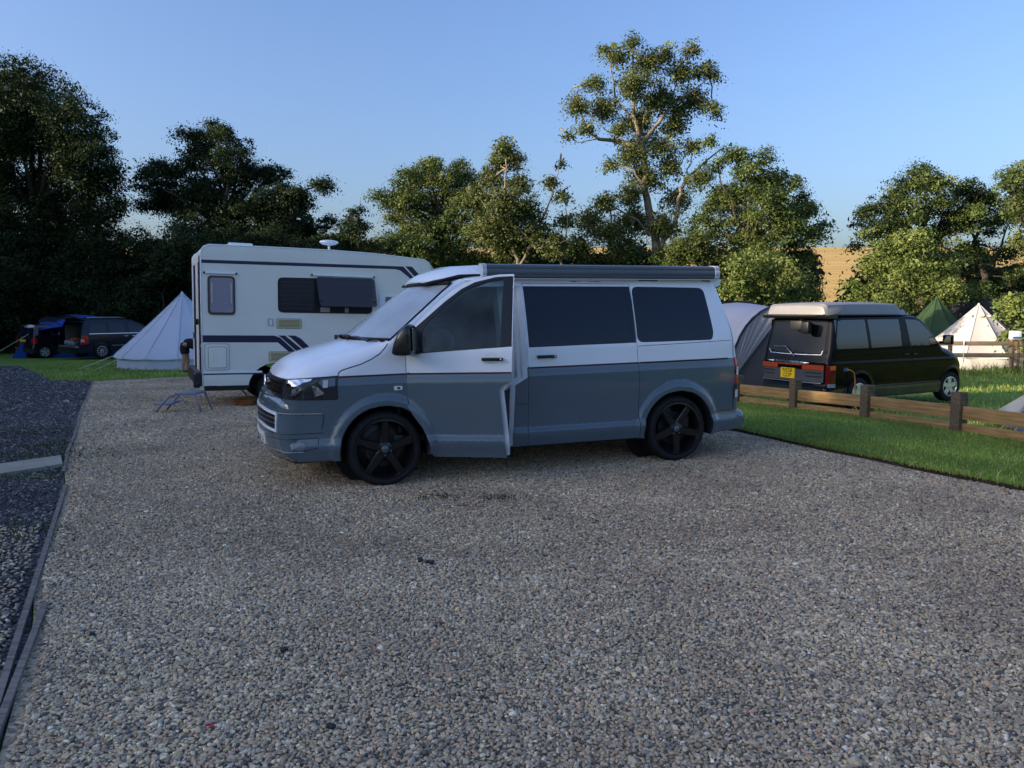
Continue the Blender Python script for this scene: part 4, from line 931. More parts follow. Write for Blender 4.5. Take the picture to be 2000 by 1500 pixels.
# raised strip of turf between the pad and the low fence, with its earth edge
STRIP = EDGE_R[1:] + [(7.4, -1.0), (7.3, 3.6), (6.9, 6.2), (6.35, 8.6), (5.9, 9.8), (5.3, 11.6), (4.85, 13.0), (4.4, 14.6), (3.6, 15.2), (2.6, 13.4), (2.35, 11.2), (2.6, 9.95)]
p = resample(STRIP, .18); rgn = random.Random(4)
p = [(x + rgn.uniform(-.012, .012), y + rgn.uniform(-.012, .012)) for x, y in p]
v, f = cdt(p, (), grid_pts(p, .3)); nb = len(p)
tz = lambda x, y: gz(x, y) + .045 + .012 * math.sin(x * 5 + y * 3)
V = [(x, y, tz(x, y)) for x, y in v]; F = list(f); k = len(V); cx0 = sum(q[0] for q in p) / nb; cy0 = sum(q[1] for q in p) / nb
mi = [0] * len(F); V += [(x + (x - cx0) * .004, y + (y - cy0) * .002, gz(x, y) - .05) for x, y in p]
for i in range(nb): F.append((i, (i + 1) % nb, k + (i + 1) % nb, k + i)); mi.append(1)
turf = tag(mesh_obj('turf_strip', V, F, [M_grass, mat('bare_earth', (.030, .018, .012), .95, noise=.4, nscale=9, bump=.01, bscale=30)], fmat=mi), kind='structure')
turf.data.set_sharp_from_angle(angle=R(40))
GCOL = [(.20, .29, .045), (.26, .36, .06), (.14, .22, .035), (.38, .38, .12)]
P_ = []
rg = np.random.default_rng(2)
for _ in range(150000):
    x, y = rg.uniform(2.3, 7.2), rg.uniform(4.6, 14.8)
    if pip(x, y, STRIP) and (rg.random() < 1 if y < 9 else rg.random() < .6): P_.append((x, y, tz(x, y) - .004))
tag(blades('grass', np.array(P_), .030, .0055, 1, GCOL), label='growing grass blades', cat='grass', kind='stuff')
P_ = []       # ragged edge towards the gravel
er = resample(EDGE_R[1:8], .012, False)
for x, y in er:
    for q in range(4): a = rg.uniform(-.015, .09); P_.append((x + a, y + a * .5 + rg.uniform(-.02, .02), tz(x, y) - .01))
tag(blades('edge_grass', np.array(P_), .055, .006, 3, GCOL, .7), label='growing grass blades', cat='grass', kind='stuff')
P_ = []
for _ in range(60000):
    y = rg.uniform(18, 31) if rg.random() < .5 else rg.uniform(9, 26); x = rg.uniform(-17, -2) if y > 16.5 and rg.random() < .5 else rg.uniform(4.6, 20)
    if x > 0 and (x - 5.66) * .932 + (y - 9.53) * .359 < .05: continue
    if x < 0 and (pip(x, y, pad) or pip(x, y, track)): continue
    P_.append((x, y, gz(x, y) - .035))
tag(blades('meadow_grass', np.array(P_), .07, .012, 4, GCOL), label='growing grass blades', cat='grass', kind='stuff')
P_ = []       # weeds creeping in along the pad's left edging and slab
for cx, cy, r_, n_ in ((-4.9, 8.35, .45, 900), (-4.75, 7.35, .35, 700), (-6.2, 9.9, .5, 600), (-3.5, 5.4, .25, 200), (-.62, 6.35, .12, 160), (-.08, 6.3, .09, 190), (-5.4, 8.9, .3, 300), (-6.0, 7.4, .6, 500)):
    for _ in range(n_):
        x, y = cx + rg.normal(0, r_), cy + rg.normal(0, r_ * .6); P_.append((x, y, gz(x, y) - .012))
tag(blades('creeping_weeds', np.array(P_), .030, .010, 5, [(.05, .085, .025), (.07, .10, .035)], .9), label='growing grass blades', cat='grass', kind='stuff')
P_ = []
for cx, cy in ((12.6, 24.6), (14.0, 25.0), (15.5, 25.5), (16.8, 26), (18, 26.3), (17.3, 26.2)):
    for _ in range(260):
        x, y = cx + rg.normal(0, .5), cy + rg.normal(0, .25); P_.append((x, y, gz(x, y) - .03))
tag(blades('long_grass', np.array(P_), .22, .02, 6, GCOL, .5), kind='stuff')
# ------------------------------------------------------------------ trees
def at(px, py, Y):      # where a sight line through the photograph meets the upright plane at distance Y
    c, s_ = math.cos(PITCH), math.sin(PITCH); a = (px - 1000) / CAM_F; b_ = (750 - py) / CAM_F
    dx, dy, dz = a, c + b_ * s_, -s_ + b_ * c; t = Y / dy; return Vector((dx * t, Y, CAM_H + dz * t))
M_leaf = leafy('tree_leaf', .28, .62, .2)
M_bark = mat('bark', (.055, .045, .036), .9, noise=.4, nscale=6, bump=.02, bscale=14)
M_palebark = mat('pale_bark', (.20, .165, .12), .85, noise=.3, nscale=5, bump=.01, bscale=14)
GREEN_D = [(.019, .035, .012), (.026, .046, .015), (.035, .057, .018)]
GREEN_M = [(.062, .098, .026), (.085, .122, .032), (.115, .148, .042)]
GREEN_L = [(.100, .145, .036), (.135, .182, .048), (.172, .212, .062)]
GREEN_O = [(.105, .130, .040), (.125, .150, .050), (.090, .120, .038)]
def crown_mesh(name, blobs, cols, parent, leaf=.092, dens=1.0, clump=.42, seed=0, flat=.8, inner=.12, shell=.55, fuzz=1.0):
    rg = np.random.default_rng(seed); C_ = []; R_ = []; T_ = []
    for (c, r) in blobs:
        n_ = max(4, int(5.5 * (r / clump) ** 2 * 1.15))
        d = rg.normal(size=(n_, 3)); d /= np.linalg.norm(d, axis=1)[:, None]; rad = r * (shell + (1 - shell) * rg.random(n_)) * rg.lognormal(0, .12, n_)
        cc = np.array(c) + d * rad[:, None] * np.array([1, 1, flat]); C_.append(cc); R_.append(clump * rg.lognormal(-.1, .3, n_)); T_.append(rg.integers(0, len(cols), n_) + 0 * n_)
    C_ = np.concatenate(C_); R_ = np.concatenate(R_); T_ = np.concatenate(T_); tone = np.array(cols)[T_] * rg.lognormal(0, .22, (len(T_), 1))
    per = np.maximum(6, (66 * dens * (R_ / clump) ** 2 * (clump / .42) ** 2 * (.15 / leaf) ** 1.6).astype(int)); idx = np.repeat(np.arange(len(C_)), per); N_ = len(idx)
    off = rg.normal(size=(N_, 3)) * (R_[idx] * .55 * fuzz)[:, None] * np.array([1, 1, .55]); off[:, 2] -= .25 * (off[:, 0] ** 2 + off[:, 1] ** 2) / R_[idx]; P = C_[idx] + off
    sz = leaf * rg.lognormal(0, .3, N_); big = rg.random(N_) < inner * .3; sz[big] *= 1.9
    nrm = rg.normal(size=(N_, 3)) * .75 + off / (R_[idx][:, None] + 1e-6) + np.array([0, 0, .9]); nrm /= np.linalg.norm(nrm, axis=1)[:, None]
    t = np.cross(nrm, rg.normal(size=(N_, 3))); t /= np.linalg.norm(t, axis=1)[:, None] + 1e-9; b_ = np.cross(nrm, t)
    t *= sz[:, None]; b_ *= (sz * .62)[:, None]
    V = np.stack([P - t * .5, P - b_ * .5 + t * .08 + nrm * sz[:, None] * .08, P + t * .6, P + b_ * .5 + t * .08 + nrm * sz[:, None] * .08], 1).reshape(-1, 3)
    me = bpy.data.meshes.new(name); me.vertices.add(N_ * 4); me.vertices.foreach_set('co', V.ravel()); me.loops.add(N_ * 4); me.loops.foreach_set('vertex_index', np.arange(N_ * 4, dtype=np.int32))
    me.polygons.add(N_); me.polygons.foreach_set('loop_start', np.arange(0, N_ * 4, 4, dtype=np.int32))
    try: me.polygons.foreach_set('loop_total', np.full(N_, 4, np.int32))
    except Exception: pass
    col = tone[idx] * rg.lognormal(0, .09, (N_, 1)); col = np.concatenate([col, np.ones((N_, 1))], 1)
    a = me.color_attributes.new('tone', 'FLOAT_COLOR', 'POINT'); a.data.foreach_set('color', np.repeat(col, 4, 0).astype(np.float32).ravel())
    me.update(calc_edges=True); me.materials.append(M_leaf); o = bpy.data.objects.new(name, me); COL.objects.link(o); o.parent = parent; return C_
def limb(mb, a, b, r0, r1, rg, wig=.12, seg=7, n=6):
    a, b = Vector(a), Vector(b); L = (b - a).length; pts = [a.lerp(b, k / n) + Vector((rg.gauss(0, 1), rg.gauss(0, 1), rg.gauss(0, .5))) * (wig * L * .25 if 0 < k < n else 0) for k in range(n + 1)]
    mb.tube(pts, [r0 + (r1 - r0) * k / n for k in range(n + 1)], seg, cap=True); return pts
def make_tree(name, label, Y, blobs, cols, trunk_px, leaf=.092, dens=1.0, clump=.42, seed=0, tr=.28, bark=None, limbs=(), twigs=.25, group=None, spread=1.0, cat='tree', depth=.9, shell=.55, trunk_top=None, flat=.8, fuzz=1.0):
    rg = random.Random(seed * 7 + 1); bx = at(trunk_px, 600, Y).x; base = Vector((bx, Y, gz(bx, Y) - .1))
    root = thing(name, label, cat, base, group=group)
    B_ = []
    for px, py, r in blobs:
        c = at(px, py, Y); rm = r * Y / CAM_F; dy = rg.uniform(-1, 1) * depth * max(1.0, rm) * 1.2; f = (Y + dy) / Y
        c = Vector((c.x * f, Y + dy, CAM_H + (c.z - CAM_H) * f)) - base; B_.append(((c.x, c.y, c.z), rm * spread))
    cl = crown_mesh('crown', B_, cols, root, leaf, dens, clump, seed, flat, shell=shell, fuzz=fuzz)
    mb = MB(); top_ = max(b[0][2] for b in B_); cx = sum(b[0][0] for b in B_) / len(B_)
    if limbs:
        for pts, r0, r1 in limbs:
            P = [at(px, py, Y) - base for px, py in pts]; P = [Vector((p.x, p.y + (rg.uniform(-.5, .5) if 0 < k else 0), max(p.z, 0))) for k, p in enumerate(P)]
            Q = []
            for k in range(len(P) - 1):
                for t in range(4): Q.append(P[k].lerp(P[k + 1], t / 4) + Vector((rg.gauss(0, .04), rg.gauss(0, .04), 0)))
            Q.append(P[-1]); mb.tube(Q, [r0 + (r1 - r0) * k / (len(Q) - 1) for k in range(len(Q))], 8)
        nodes = [at(px, py, Y) - base for pts, _, _ in limbs for px, py in pts[1:]]
    else:
        tt = Vector((cx * .4, 0, top_ * (trunk_top or .55))); pts = limb(mb, (0, 0, 0), tt, tr, tr * .45, rg, .05, 9, 7); nodes = pts[3:]
        for c, r in B_:
            nd = min(nodes[:], key=lambda p: (p - Vector(c)).length + (2 if p.z > c[2] else 0)); pp = limb(mb, nd, Vector(c), tr * .30, tr * .09, rg, .14, 6, 5)
    for c, r in B_:
        nd = min(nodes, key=lambda p: (p - Vector(c)).length)
        if limbs: limb(mb, nd, Vector(c), .05, .02, rg, .15, 5, 4)
    cc = [c for c in cl if rg.random() < twigs]
    for c in cc:
        k = min(range(len(B_)), key=lambda q: (Vector(B_[q][0]) - Vector(c)).length); limb(mb, B_[k][0], c, .028, .010, rg, .15, 4, 3)
    mb.build('trunk', bark or M_bark, root, smooth=True); return root
G_ = 'trees and bushes round the camp field'
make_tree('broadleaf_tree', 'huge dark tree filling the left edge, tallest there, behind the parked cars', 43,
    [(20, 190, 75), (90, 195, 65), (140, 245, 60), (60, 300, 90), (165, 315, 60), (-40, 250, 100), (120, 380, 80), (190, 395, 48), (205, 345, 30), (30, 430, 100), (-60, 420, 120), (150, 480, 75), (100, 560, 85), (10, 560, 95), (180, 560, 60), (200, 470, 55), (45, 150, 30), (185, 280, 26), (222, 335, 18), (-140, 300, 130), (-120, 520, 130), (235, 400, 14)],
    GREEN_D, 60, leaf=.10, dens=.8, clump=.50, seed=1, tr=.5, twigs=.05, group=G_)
make_tree('broadleaf_tree', 'dark spreading tree behind the motorhome with a knobbly top and layered branches', 44,
    [(400, 275, 30), (440, 262, 22), (385, 310, 34), (450, 315, 38), (318, 335, 34), (285, 352, 26), (350, 372, 50), (430, 380, 60), (500, 345, 32), (535, 340, 26), (560, 385, 38), (625, 362, 20), (598, 395, 24), (480, 430, 52), (550, 450, 42), (380, 440, 54), (300, 395, 28), (600, 460, 30), (640, 440, 22), (415, 250, 16), (475, 290, 18), (365, 262, 14), (520, 400, 36)],
    GREEN_D, 430, leaf=.095, clump=.42, seed=2, tr=.4, twigs=.15, group=G_, trunk_top=.6)
make_tree('young_tree', 'small spiky-topped dark tree between the motorhome dish and the gap of sky', 40,
    [(695, 410, 14), (688, 436, 20), (708, 440, 16), (680, 470, 28), (715, 485, 24), (650, 490, 26)], GREEN_D, 690, leaf=.092, clump=.34, seed=3, tr=.15, group=G_)
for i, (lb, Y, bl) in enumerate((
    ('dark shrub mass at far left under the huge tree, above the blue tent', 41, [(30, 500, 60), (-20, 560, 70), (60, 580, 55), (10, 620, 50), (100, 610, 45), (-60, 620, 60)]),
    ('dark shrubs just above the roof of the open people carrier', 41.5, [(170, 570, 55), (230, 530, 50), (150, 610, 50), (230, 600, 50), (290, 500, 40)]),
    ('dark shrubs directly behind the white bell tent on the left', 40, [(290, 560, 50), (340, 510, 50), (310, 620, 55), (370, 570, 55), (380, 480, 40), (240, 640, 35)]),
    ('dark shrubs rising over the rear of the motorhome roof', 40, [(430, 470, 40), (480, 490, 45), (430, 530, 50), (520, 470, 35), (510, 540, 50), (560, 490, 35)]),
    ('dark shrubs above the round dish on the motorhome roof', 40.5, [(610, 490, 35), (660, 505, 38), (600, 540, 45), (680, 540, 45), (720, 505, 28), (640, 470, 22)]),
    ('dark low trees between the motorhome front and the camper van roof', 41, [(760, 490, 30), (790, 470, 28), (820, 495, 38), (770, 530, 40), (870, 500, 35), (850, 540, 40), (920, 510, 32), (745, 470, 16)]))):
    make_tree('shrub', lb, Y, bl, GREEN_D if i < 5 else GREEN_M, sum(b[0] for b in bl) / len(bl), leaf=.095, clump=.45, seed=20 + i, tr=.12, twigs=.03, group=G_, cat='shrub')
make_tree('broadleaf_tree', 'rounded tree lit yellow-green along its top left, right of the sky gap', 42,
    [(762, 385, 20), (790, 352, 24), (830, 338, 30), (872, 345, 32), (915, 350, 32), (800, 395, 34), (742, 378, 10), (850, 400, 44), (920, 400, 40), (880, 450, 46), (940, 450, 40), (815, 450, 34), (775, 425, 20), (850, 318, 14), (900, 322, 16), (785, 480, 30)],
    GREEN_M, 880, leaf=.095, clump=.40, seed=4, tr=.35, twigs=.15, group=G_)
make_tree('thin_tree', 'thin pale-twigged tree with sparse olive leaves, left of the tallest tree', 39,
    [(985, 285, 20), (1000, 312, 20), (972, 318, 18), (960, 350, 24), (1010, 360, 24), (935, 385, 22), (985, 390, 30), (1030, 410, 28), (1075, 355, 14), (1095, 320, 8), (1098, 385, 14), (990, 440, 36), (1050, 455, 30), (950, 450, 30), (1105, 430, 16), (1000, 485, 36), (1085, 480, 26)],
    GREEN_O, 1010, leaf=.10, dens=.75, clump=.22, fuzz=1.3, seed=5, spread=1.25, bark=M_palebark, twigs=.6, group=G_, shell=.3,
    limbs=[([(1022, 600), (1015, 520), (995, 460), (985, 400), (988, 330), (992, 275)], .14, .02), ([(1015, 520), (1050, 450), (1080, 380), (1095, 300)], .08, .012), ([(995, 460), (960, 420), (930, 380)], .06, .012), ([(1060, 600), (1095, 520), (1110, 440), (1105, 380)], .07, .012), ([(985, 400), (1015, 360), (1030, 310)], .05, .01)])
make_tree('tall_tree', 'tallest tree, airy crown of small leaves on bare curved limbs, above the camper van', 42,
    [(1235, 82, 14), (1205, 108, 20), (1180, 95, 10), (1262, 120, 26), (1300, 105, 18), (1352, 98, 16), (1378, 135, 16), (1330, 140, 24), (1235, 165, 30), (1160, 160, 18), (1128, 205, 20), (1180, 210, 28), (1290, 190, 32), (1355, 190, 26), (1398, 150, 9), (1395, 205, 10), (1250, 235, 32), (1318, 240, 24), (1145, 250, 16), (1110, 262, 9), (1235, 295, 30), (1290, 285, 26), (1262, 345, 30), (1312, 325, 22), (1232, 380, 24), (1192, 322, 12), (1352, 285, 16), (1386, 275, 12), (1180, 392, 20), (1325, 385, 26), (1150, 430, 28), (1195, 450, 30), (1240, 430, 30), (1295, 440, 30), (1365, 345, 20), (1130, 480, 30), (1215, 490, 34), (1400, 225, 8), (1330, 215, 14), (1210, 250, 14)],
    GREEN_M + GREEN_O, 1287, leaf=.10, dens=.58, clump=.21, fuzz=1.6, seed=6, spread=1.35, bark=M_palebark, twigs=.75, group=G_, shell=.0,
    limbs=[([(1290, 610), (1287, 520), (1275, 440), (1263, 370), (1255, 300), (1240, 240), (1236, 170), (1235, 95)], .30, .03), ([(1256, 305), (1230, 285), (1200, 272), (1170, 270), (1148, 250), (1130, 205), (1120, 170)], .15, .02),
           ([(1252, 285), (1285, 240), (1310, 205), (1350, 180), (1385, 150)], .12, .015), ([(1285, 490), (1315, 445), (1325, 390), (1340, 350), (1375, 318), (1412, 290)], .15, .03), ([(1263, 370), (1235, 335), (1195, 318), (1180, 300)], .08, .015),
           ([(1240, 240), (1205, 190), (1195, 130), (1185, 90)], .07, .012), ([(1250, 260), (1275, 190), (1290, 120)], .07, .012), ([(1310, 205), (1325, 150), (1350, 100)], .05, .01), ([(1170, 270), (1130, 275), (1095, 250)], .04, .008), ([(1282, 470), (1240, 430), (1190, 400), (1165, 380)], .08, .015), ([(1340, 350), (1350, 310), (1365, 280)], .05, .01)])
make_tree('broadleaf_tree', 'dense dark green tree right of the tallest tree, beside the golden field', 40,
    [(1440, 295, 22), (1482, 308, 24), (1402, 320, 20), (1460, 345, 38), (1512, 345, 28), (1420, 390, 42), (1500, 395, 44), (1558, 355, 18), (1565, 405, 28), (1598, 436, 14), (1540, 440, 38), (1450, 450, 46), (1385, 440, 36), (1352, 480, 40), (1585, 455, 18), (1555, 490, 34), (1480, 500, 44), (1575, 380, 10), (1400, 510, 40), (1310, 500, 34)],
    GREEN_M, 1440, leaf=.095, clump=.40, seed=7, tr=.35, twigs=.2, group=G_)
make_tree('bush', 'bright leafy bush directly behind the camper van tailgate', 29,
    [(1450, 515, 26), (1490, 505, 20), (1528, 530, 30), (1468, 555, 36), (1540, 575, 34), (1430, 560, 26), (1572, 560, 18), (1500, 590, 36), (1440, 610, 34), (1555, 610, 28), (1510, 500, 14)],
    GREEN_L, 1495, leaf=.092, dens=1.0, clump=.36, seed=8, tr=.10, twigs=.05, group=G_, cat='bush')
make_tree('shrub', 'scraggy dark shrub at the foot of the golden field', 45,
    [(1585, 540, 22), (1580, 580, 24), (1560, 620, 26), (1570, 505, 16)], GREEN_M, 1580, leaf=.095, clump=.36, seed=9, tr=.08, twigs=.3, group=G_, cat='shrub')
make_tree('broadleaf_tree', 'tall dark tree right of the golden field, behind the black van roof', 39,
    [(1790, 345, 28), (1758, 368, 26), (1830, 358, 28), (1720, 398, 28), (1690, 420, 20), (1672, 436, 12), (1780, 410, 42), (1850, 405, 36), (1705, 450, 22), (1900, 368, 30), (1890, 425, 34), (1940, 388, 26), (1840, 460, 34), (1800, 325, 12), (1668, 480, 12), (1745, 445, 28)],
    GREEN_D + GREEN_M, 1810, leaf=.095, clump=.38, seed=10, tr=.35, twigs=.25, group=G_, spread=.95)
make_tree('broadleaf_tree', 'dark gnarled tree near the right edge showing field between its limbs', 40,
    [(1930, 440, 26), (1960, 420, 22), (1900, 490, 26), (1960, 490, 24), (1920, 540, 28), (1985, 540, 20), (1875, 540, 24), (1950, 580, 30)], GREEN_D + GREEN_M, 1928, leaf=.092, dens=.8, clump=.36, seed=15, tr=.3, twigs=.4, group=G_,
    limbs=[([(1915, 620), (1918, 540), (1912, 470), (1925, 420)], .22, .04), ([(1970, 560), (2010, 500), (2030, 440)], .16, .06), ([(1918, 540), (1950, 480), (1975, 430)], .10, .02), ([(1912, 480), (1880, 440), (1860, 410)], .08, .02)])
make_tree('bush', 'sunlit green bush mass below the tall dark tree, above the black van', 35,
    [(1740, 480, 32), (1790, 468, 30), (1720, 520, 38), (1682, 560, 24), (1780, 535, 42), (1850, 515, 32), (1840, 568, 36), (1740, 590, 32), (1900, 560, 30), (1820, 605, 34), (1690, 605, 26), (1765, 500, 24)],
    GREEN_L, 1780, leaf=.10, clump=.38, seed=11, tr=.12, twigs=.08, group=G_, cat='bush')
make_tree('broadleaf_tree', 'olive tree crown cut by the right edge of the picture', 36,
    [(1990, 348, 34), (2040, 380, 55), (1982, 400, 24), (2020, 450, 40), (1965, 345, 14), (2060, 500, 50), (2000, 320, 14)], GREEN_O + GREEN_M, 2045, leaf=.092, clump=.38, seed=12, tr=.35, twigs=.2, group=G_)
make_tree('bush', 'pale green bush at the right edge behind the white electric box', 27,
    [(1992, 590, 22), (1972, 618, 18), (2025, 600, 34), (1992, 650, 26), (2040, 660, 40), (1960, 590, 10)], GREEN_L, 2010, leaf=.11, clump=.32, seed=13, tr=.08, twigs=.05, group=G_, cat='bush')
make_tree('bush', 'low dark bushes behind the green and grey tents on the right', 40,
    [(1800, 600, 30), (1860, 600, 30), (1920, 610, 34), (1960, 640, 30), (1830, 640, 34), (1890, 650, 30), (1780, 640, 26)], GREEN_M, 1870, leaf=.10, clump=.38, seed=14, tr=.08, twigs=.03, group=G_, cat='bush')

# tall trees outside the picture on the left and behind: they shade the pitch from the low sun
def far_tree(x, y, h, seed, label, cols=GREEN_D, wd=.30, parent=None):
    rg = random.Random(seed); root = thing('shade_tree', label, 'tree', (x, y, gz(x, y) - .1), group='tall trees west of the pitch')
    Bl = [((rg.uniform(-1, 1) * h * wd, rg.uniform(-1, 1) * h * wd, h * t), h * rg.uniform(.16, .22)) for t in (.15, .22, .3, .35, .42, .5, .5, .6, .6, .7, .72, .8, .86) for _ in range(2)]
    Bl = [((c[0] * (1.2 - c[2] / h), c[1] * (1.2 - c[2] / h), c[2]), r) for c, r in Bl]
    crown_mesh('crown', Bl, cols, root, .42, 1.7, .9, seed); mb = MB(); limb(mb, (0, 0, 0), (0, 0, h * .8), .4, .15, rg, .04, 8, 6); mb.build('trunk', M_bark, root, smooth=True); return root
SH = [(-32, 2), (-34, 9.5), (-35, 17), (-33, -5), (-34, -12), (-36, 24), (-38, 33), (-35, -19), (-36, -27), (-37, 28.5), (-36, 5.8)]
_l = ['beside the track level with the camper van', 'beyond the track, left of the gravel', 'left of the track end', 'just behind the camera line on the left', 'further behind the camera on the left', 'next to the far track corner', 'left of the parked cars', 'second last of the row behind the camera', 'last of the row behind the camera', 'between the far track corner and the parked cars', 'in the second rank beyond the track']
for i, (x, y) in enumerate(SH): far_tree(x, y, [10.7, 12.3, 12.5, 11.2, 11.6, 12.5, 12.5, 12, 12, 12.5, 13][i], 50 + i, 'tall shade tree ' + _l[i])
# ------------------------------------------------------------------ motorhome
M_mh = dusty(mat('motorhome_cream', (.76, .78, .72), .35, noise=.04, nscale=1.5), .28, .5)
M_stripe = mat('navy_stripe', (.018, .022, .060), .35)
M_vent = mat('vent_yellowed', (.66, .58, .32), .6)
mth = R(26); MHO = Vector((-5.2867, 13.0, -.10)) + Vector((-math.sin(mth), math.cos(mth), 0)) * 1.05
mh = thing('motorhome', 'cream boxy motorhome with navy stripes parked on the gravel behind the camper van', 'motorhome', mtx=frame_matrix(MHO, mth, -.0189))
hw = 1.05
def WM(x, z): return hw if x < 4.25 else hw - .12 * sstep(4.25, 5.4, x)
om = [(.02, .375, .012, 0), (.02, 2.60, .012, 0), (.03, 2.68, .012, 0), (.07, 2.74, .012, 0), (.15, 2.775, .012, .01), (1.2, 2.785, .012, .02), (2.22, 2.785, .012, .02), (3.01, 2.765, .012, .02), (3.97, 2.700, .012, .02), (4.06, 2.65, .02, .02), (4.16, 2.52, .03, .05), (4.32, 2.28, .05, .08), (4.36, 2.05, .05, .08), (4.42, 1.92, .05, .08), (5.05, 1.22, .06, .10), (5.5, 1.02, .08, .10), (5.62, .80, .08, .10), (5.64, .42, .06, .08), (5.55, .30, .03, .05)]
om += [(x, z, .01, 0) for x, z in circle(4.85, .33, .38, -5, 185, 14)] + [(4.40, .33, .01, 0), (1.72, .37, .01, 0)] + [(x, z, .01, 0) for x, z in circle(1.22, .30, .46, 10, 170, 14)]
BM_ = Body(om, WM, .08, .25, [], ny=3, nr=3); BM_.bvh()
BM_.build('body', [M_mh, M_gap], mh, lambda x, y, z: 1 if (z < .385 and x > .05) or math.hypot(x - 1.22, z - .3) < .47 or (math.hypot(x - 4.85, z - .33) < .40) else 0, lambda x, z: 0)
def mside(name, poly, m, par=mh, off=.003, rim=.0, holes=(), sg=-1): return BM_.side_patch(name, poly, m, par, off, .25, sg, holes, rim)
mside('stripe', [(.03, 2.465), (.03, 2.52), (3.42, 2.555), (3.56, 2.555), (3.70, 2.42), (3.78, 2.34), (3.70, 2.335), (3.50, 2.48), (3.40, 2.50)], M_stripe)
mside('stripe', [(3.60, 2.56), (3.73, 2.56), (3.94, 2.35), (3.82, 2.34)], M_stripe)
mside('stripe', [(.03, 1.13), (.03, 1.25), (1.20, 1.25), (1.30, 1.215), (1.60, .935), (1.50, .92), (1.26, 1.13)], M_stripe)
mside('stripe', [(1.27, 1.252), (1.385, 1.252), (1.74, .955), (1.63, .93), (1.34, 1.20)], M_stripe)
mside('stripe', [(1.42, 1.252), (1.56, 1.252), (1.66, 1.20), (1.86, 1.00), (1.76, .96), (1.48, 1.22)], M_stripe)
mside('side_trim', [(.03, .60), (.03, .635), (.99, .635), (.99, .60)], M_white, off=.010, rim=.01); mside('stripe', [(.03, .575), (.03, .598), (.99, .598), (.99, .575)], M_stripe)
mside('skirt', [(.04, .30), (.04, .385), (.80, .385), (.74, .30)], M_gap, off=-.01)
gm_ = MB(); gm_.tube([(x, -hw + .004, z) for x, z, r, b in om[:11]], .013, 6); gm_.build('corner_trim', M_white, mh, smooth=True)
gm_ = MB(); gm_.tube([(x, hw - .004, z) for x, z, r, b in om[:11]], .013, 6); gm_.build('corner_trim', M_white, mh, smooth=True)
M_smoke = glass('smoked_acrylic', (.60, .56, .60), .42, (.07, .065, .075), .08, .7)
M_acry = glass('sky_reflection_acrylic', (.5, .5, .56), .12, (.34, .33, .40), .08, .8)  # lavender base colour stands in for the sky reflected in the pane
M_wframe = mat('window_rubber', (.075, .05, .055), .5)
w1 = mside('side_window', rounded([(.12, 1.60), (.56, 1.60), (.56, 2.26), (.12, 2.26)], .07), M_wframe, off=.018, rim=.018)
mside('window_pane', rounded([(.155, 1.64), (.525, 1.64), (.525, 2.225), (.155, 2.225)], .05), M_acry, w1, .030, .01)
for x in (.185, .495): mb = MB(); mb.box((x, -hw - .034, 1.97), (.018, .008, .34), 0, None, .003); mb.build('window_stay', M_alu, w1)
w2 = mside('side_window', rounded([(1.27, 1.655), (2.965, 1.655), (2.965, 2.29), (1.27, 2.27)], .09), M_gap, off=.006, rim=.006)
mside('window_pane', rounded([(1.30, 1.685), (1.905, 1.685), (1.905, 2.245), (1.30, 2.245)], .06), mat('dark_shutter', (.016, .017, .024), .25), w2, .014, .006)
mb = MB()
for k in range(7): mb.box((1.605, -hw - .017, 1.73 + k * .078), (.58, .006, .012), 0)
mb.build('shutter_slats', mat('slat', (.032, .033, .042), .4), w2)
mside('blind', [(2.02, 1.76), (2.90, 1.76), (2.90, 2.19), (2.02, 2.19)], mat('dark_blind', (.03, .032, .045), .7), w2, .012); mside('blind_rail', [(2.02, 2.19), (2.90, 2.19), (2.90, 2.22), (2.02, 2.22)], M_alu, w2, .014)
mside('curtain', [(2.01, 1.675), (2.18, 1.675), (2.18, 1.76), (2.01, 1.76)], M_beige, w2, .012); mside('curtain', [(2.45, 1.675), (2.52, 1.675), (2.52, 1.76), (2.45, 1.76)], M_beige, w2, .012)
# the flap is propped open, hinged at its top edge
tilt = R(21); mb = MB(); fl = rounded([(1.93, 0), (3.00, 0), (3.00, -.56), (1.96, -.56)], .06, 3); nf_ = len(fl)
V_ = [(x, -hw - .012 - (-z) * math.sin(tilt) - o, 2.305 + z * math.cos(tilt)) for o in (0, .012) for x, z in fl]; mb.add(V_, [tuple(range(nf_)), tuple(range(2 * nf_ - 1, nf_ - 1, -1))] + [(i, (i + 1) % nf_, (i + 1) % nf_ + nf_, i + nf_) for i in range(nf_)])
flap = mb.build('window_flap', M_smoke, w2)
for x in (1.98, 2.96): mb = MB(); mb.tube([(x, -hw - .01, 1.86), (x, -hw - .18, 1.87)], .007, 6); mb.box((x, -hw - .185, 1.87), (.03, .02, .04), 0); mb.build('window_stay', M_black, flap)
for x0, x1, z in ((.07, .58, 2.305), (1.86, 2.99, 2.335)):
    mb = MB(); mb.box(((x0 + x1) / 2, -hw - .016, z), (x1 - x0, .030, .028), 0, None, .008); o = mb.build('gutter_rail', M_white, mh)
    for x in (x0, x1): mb = MB(); mb.box((x, -hw - .018, z), (.028, .036, .036), 0, None, .006); mb.build('rail_end', M_black, o)
hx = mside('locker_door', rounded([(.065, .66), (.445, .66), (.445, 1.10), (.065, 1.10)], .05), M_mh, off=.016, rim=.016); mside('door_inset', rounded([(.12, .70), (.40, .70), (.40, 1.045), (.12, 1.045)], .03), M_mh, hx, .022, .006)
mb = MB(); mb.tube([(.175, -hw - .03, z) for z in (.80, .86, .92)], .010, 6); mb.box((.17, -hw - .026, .98), (.035, .012, .035), 0, None, .004); mb.build('locker_lock', M_mh, hx)
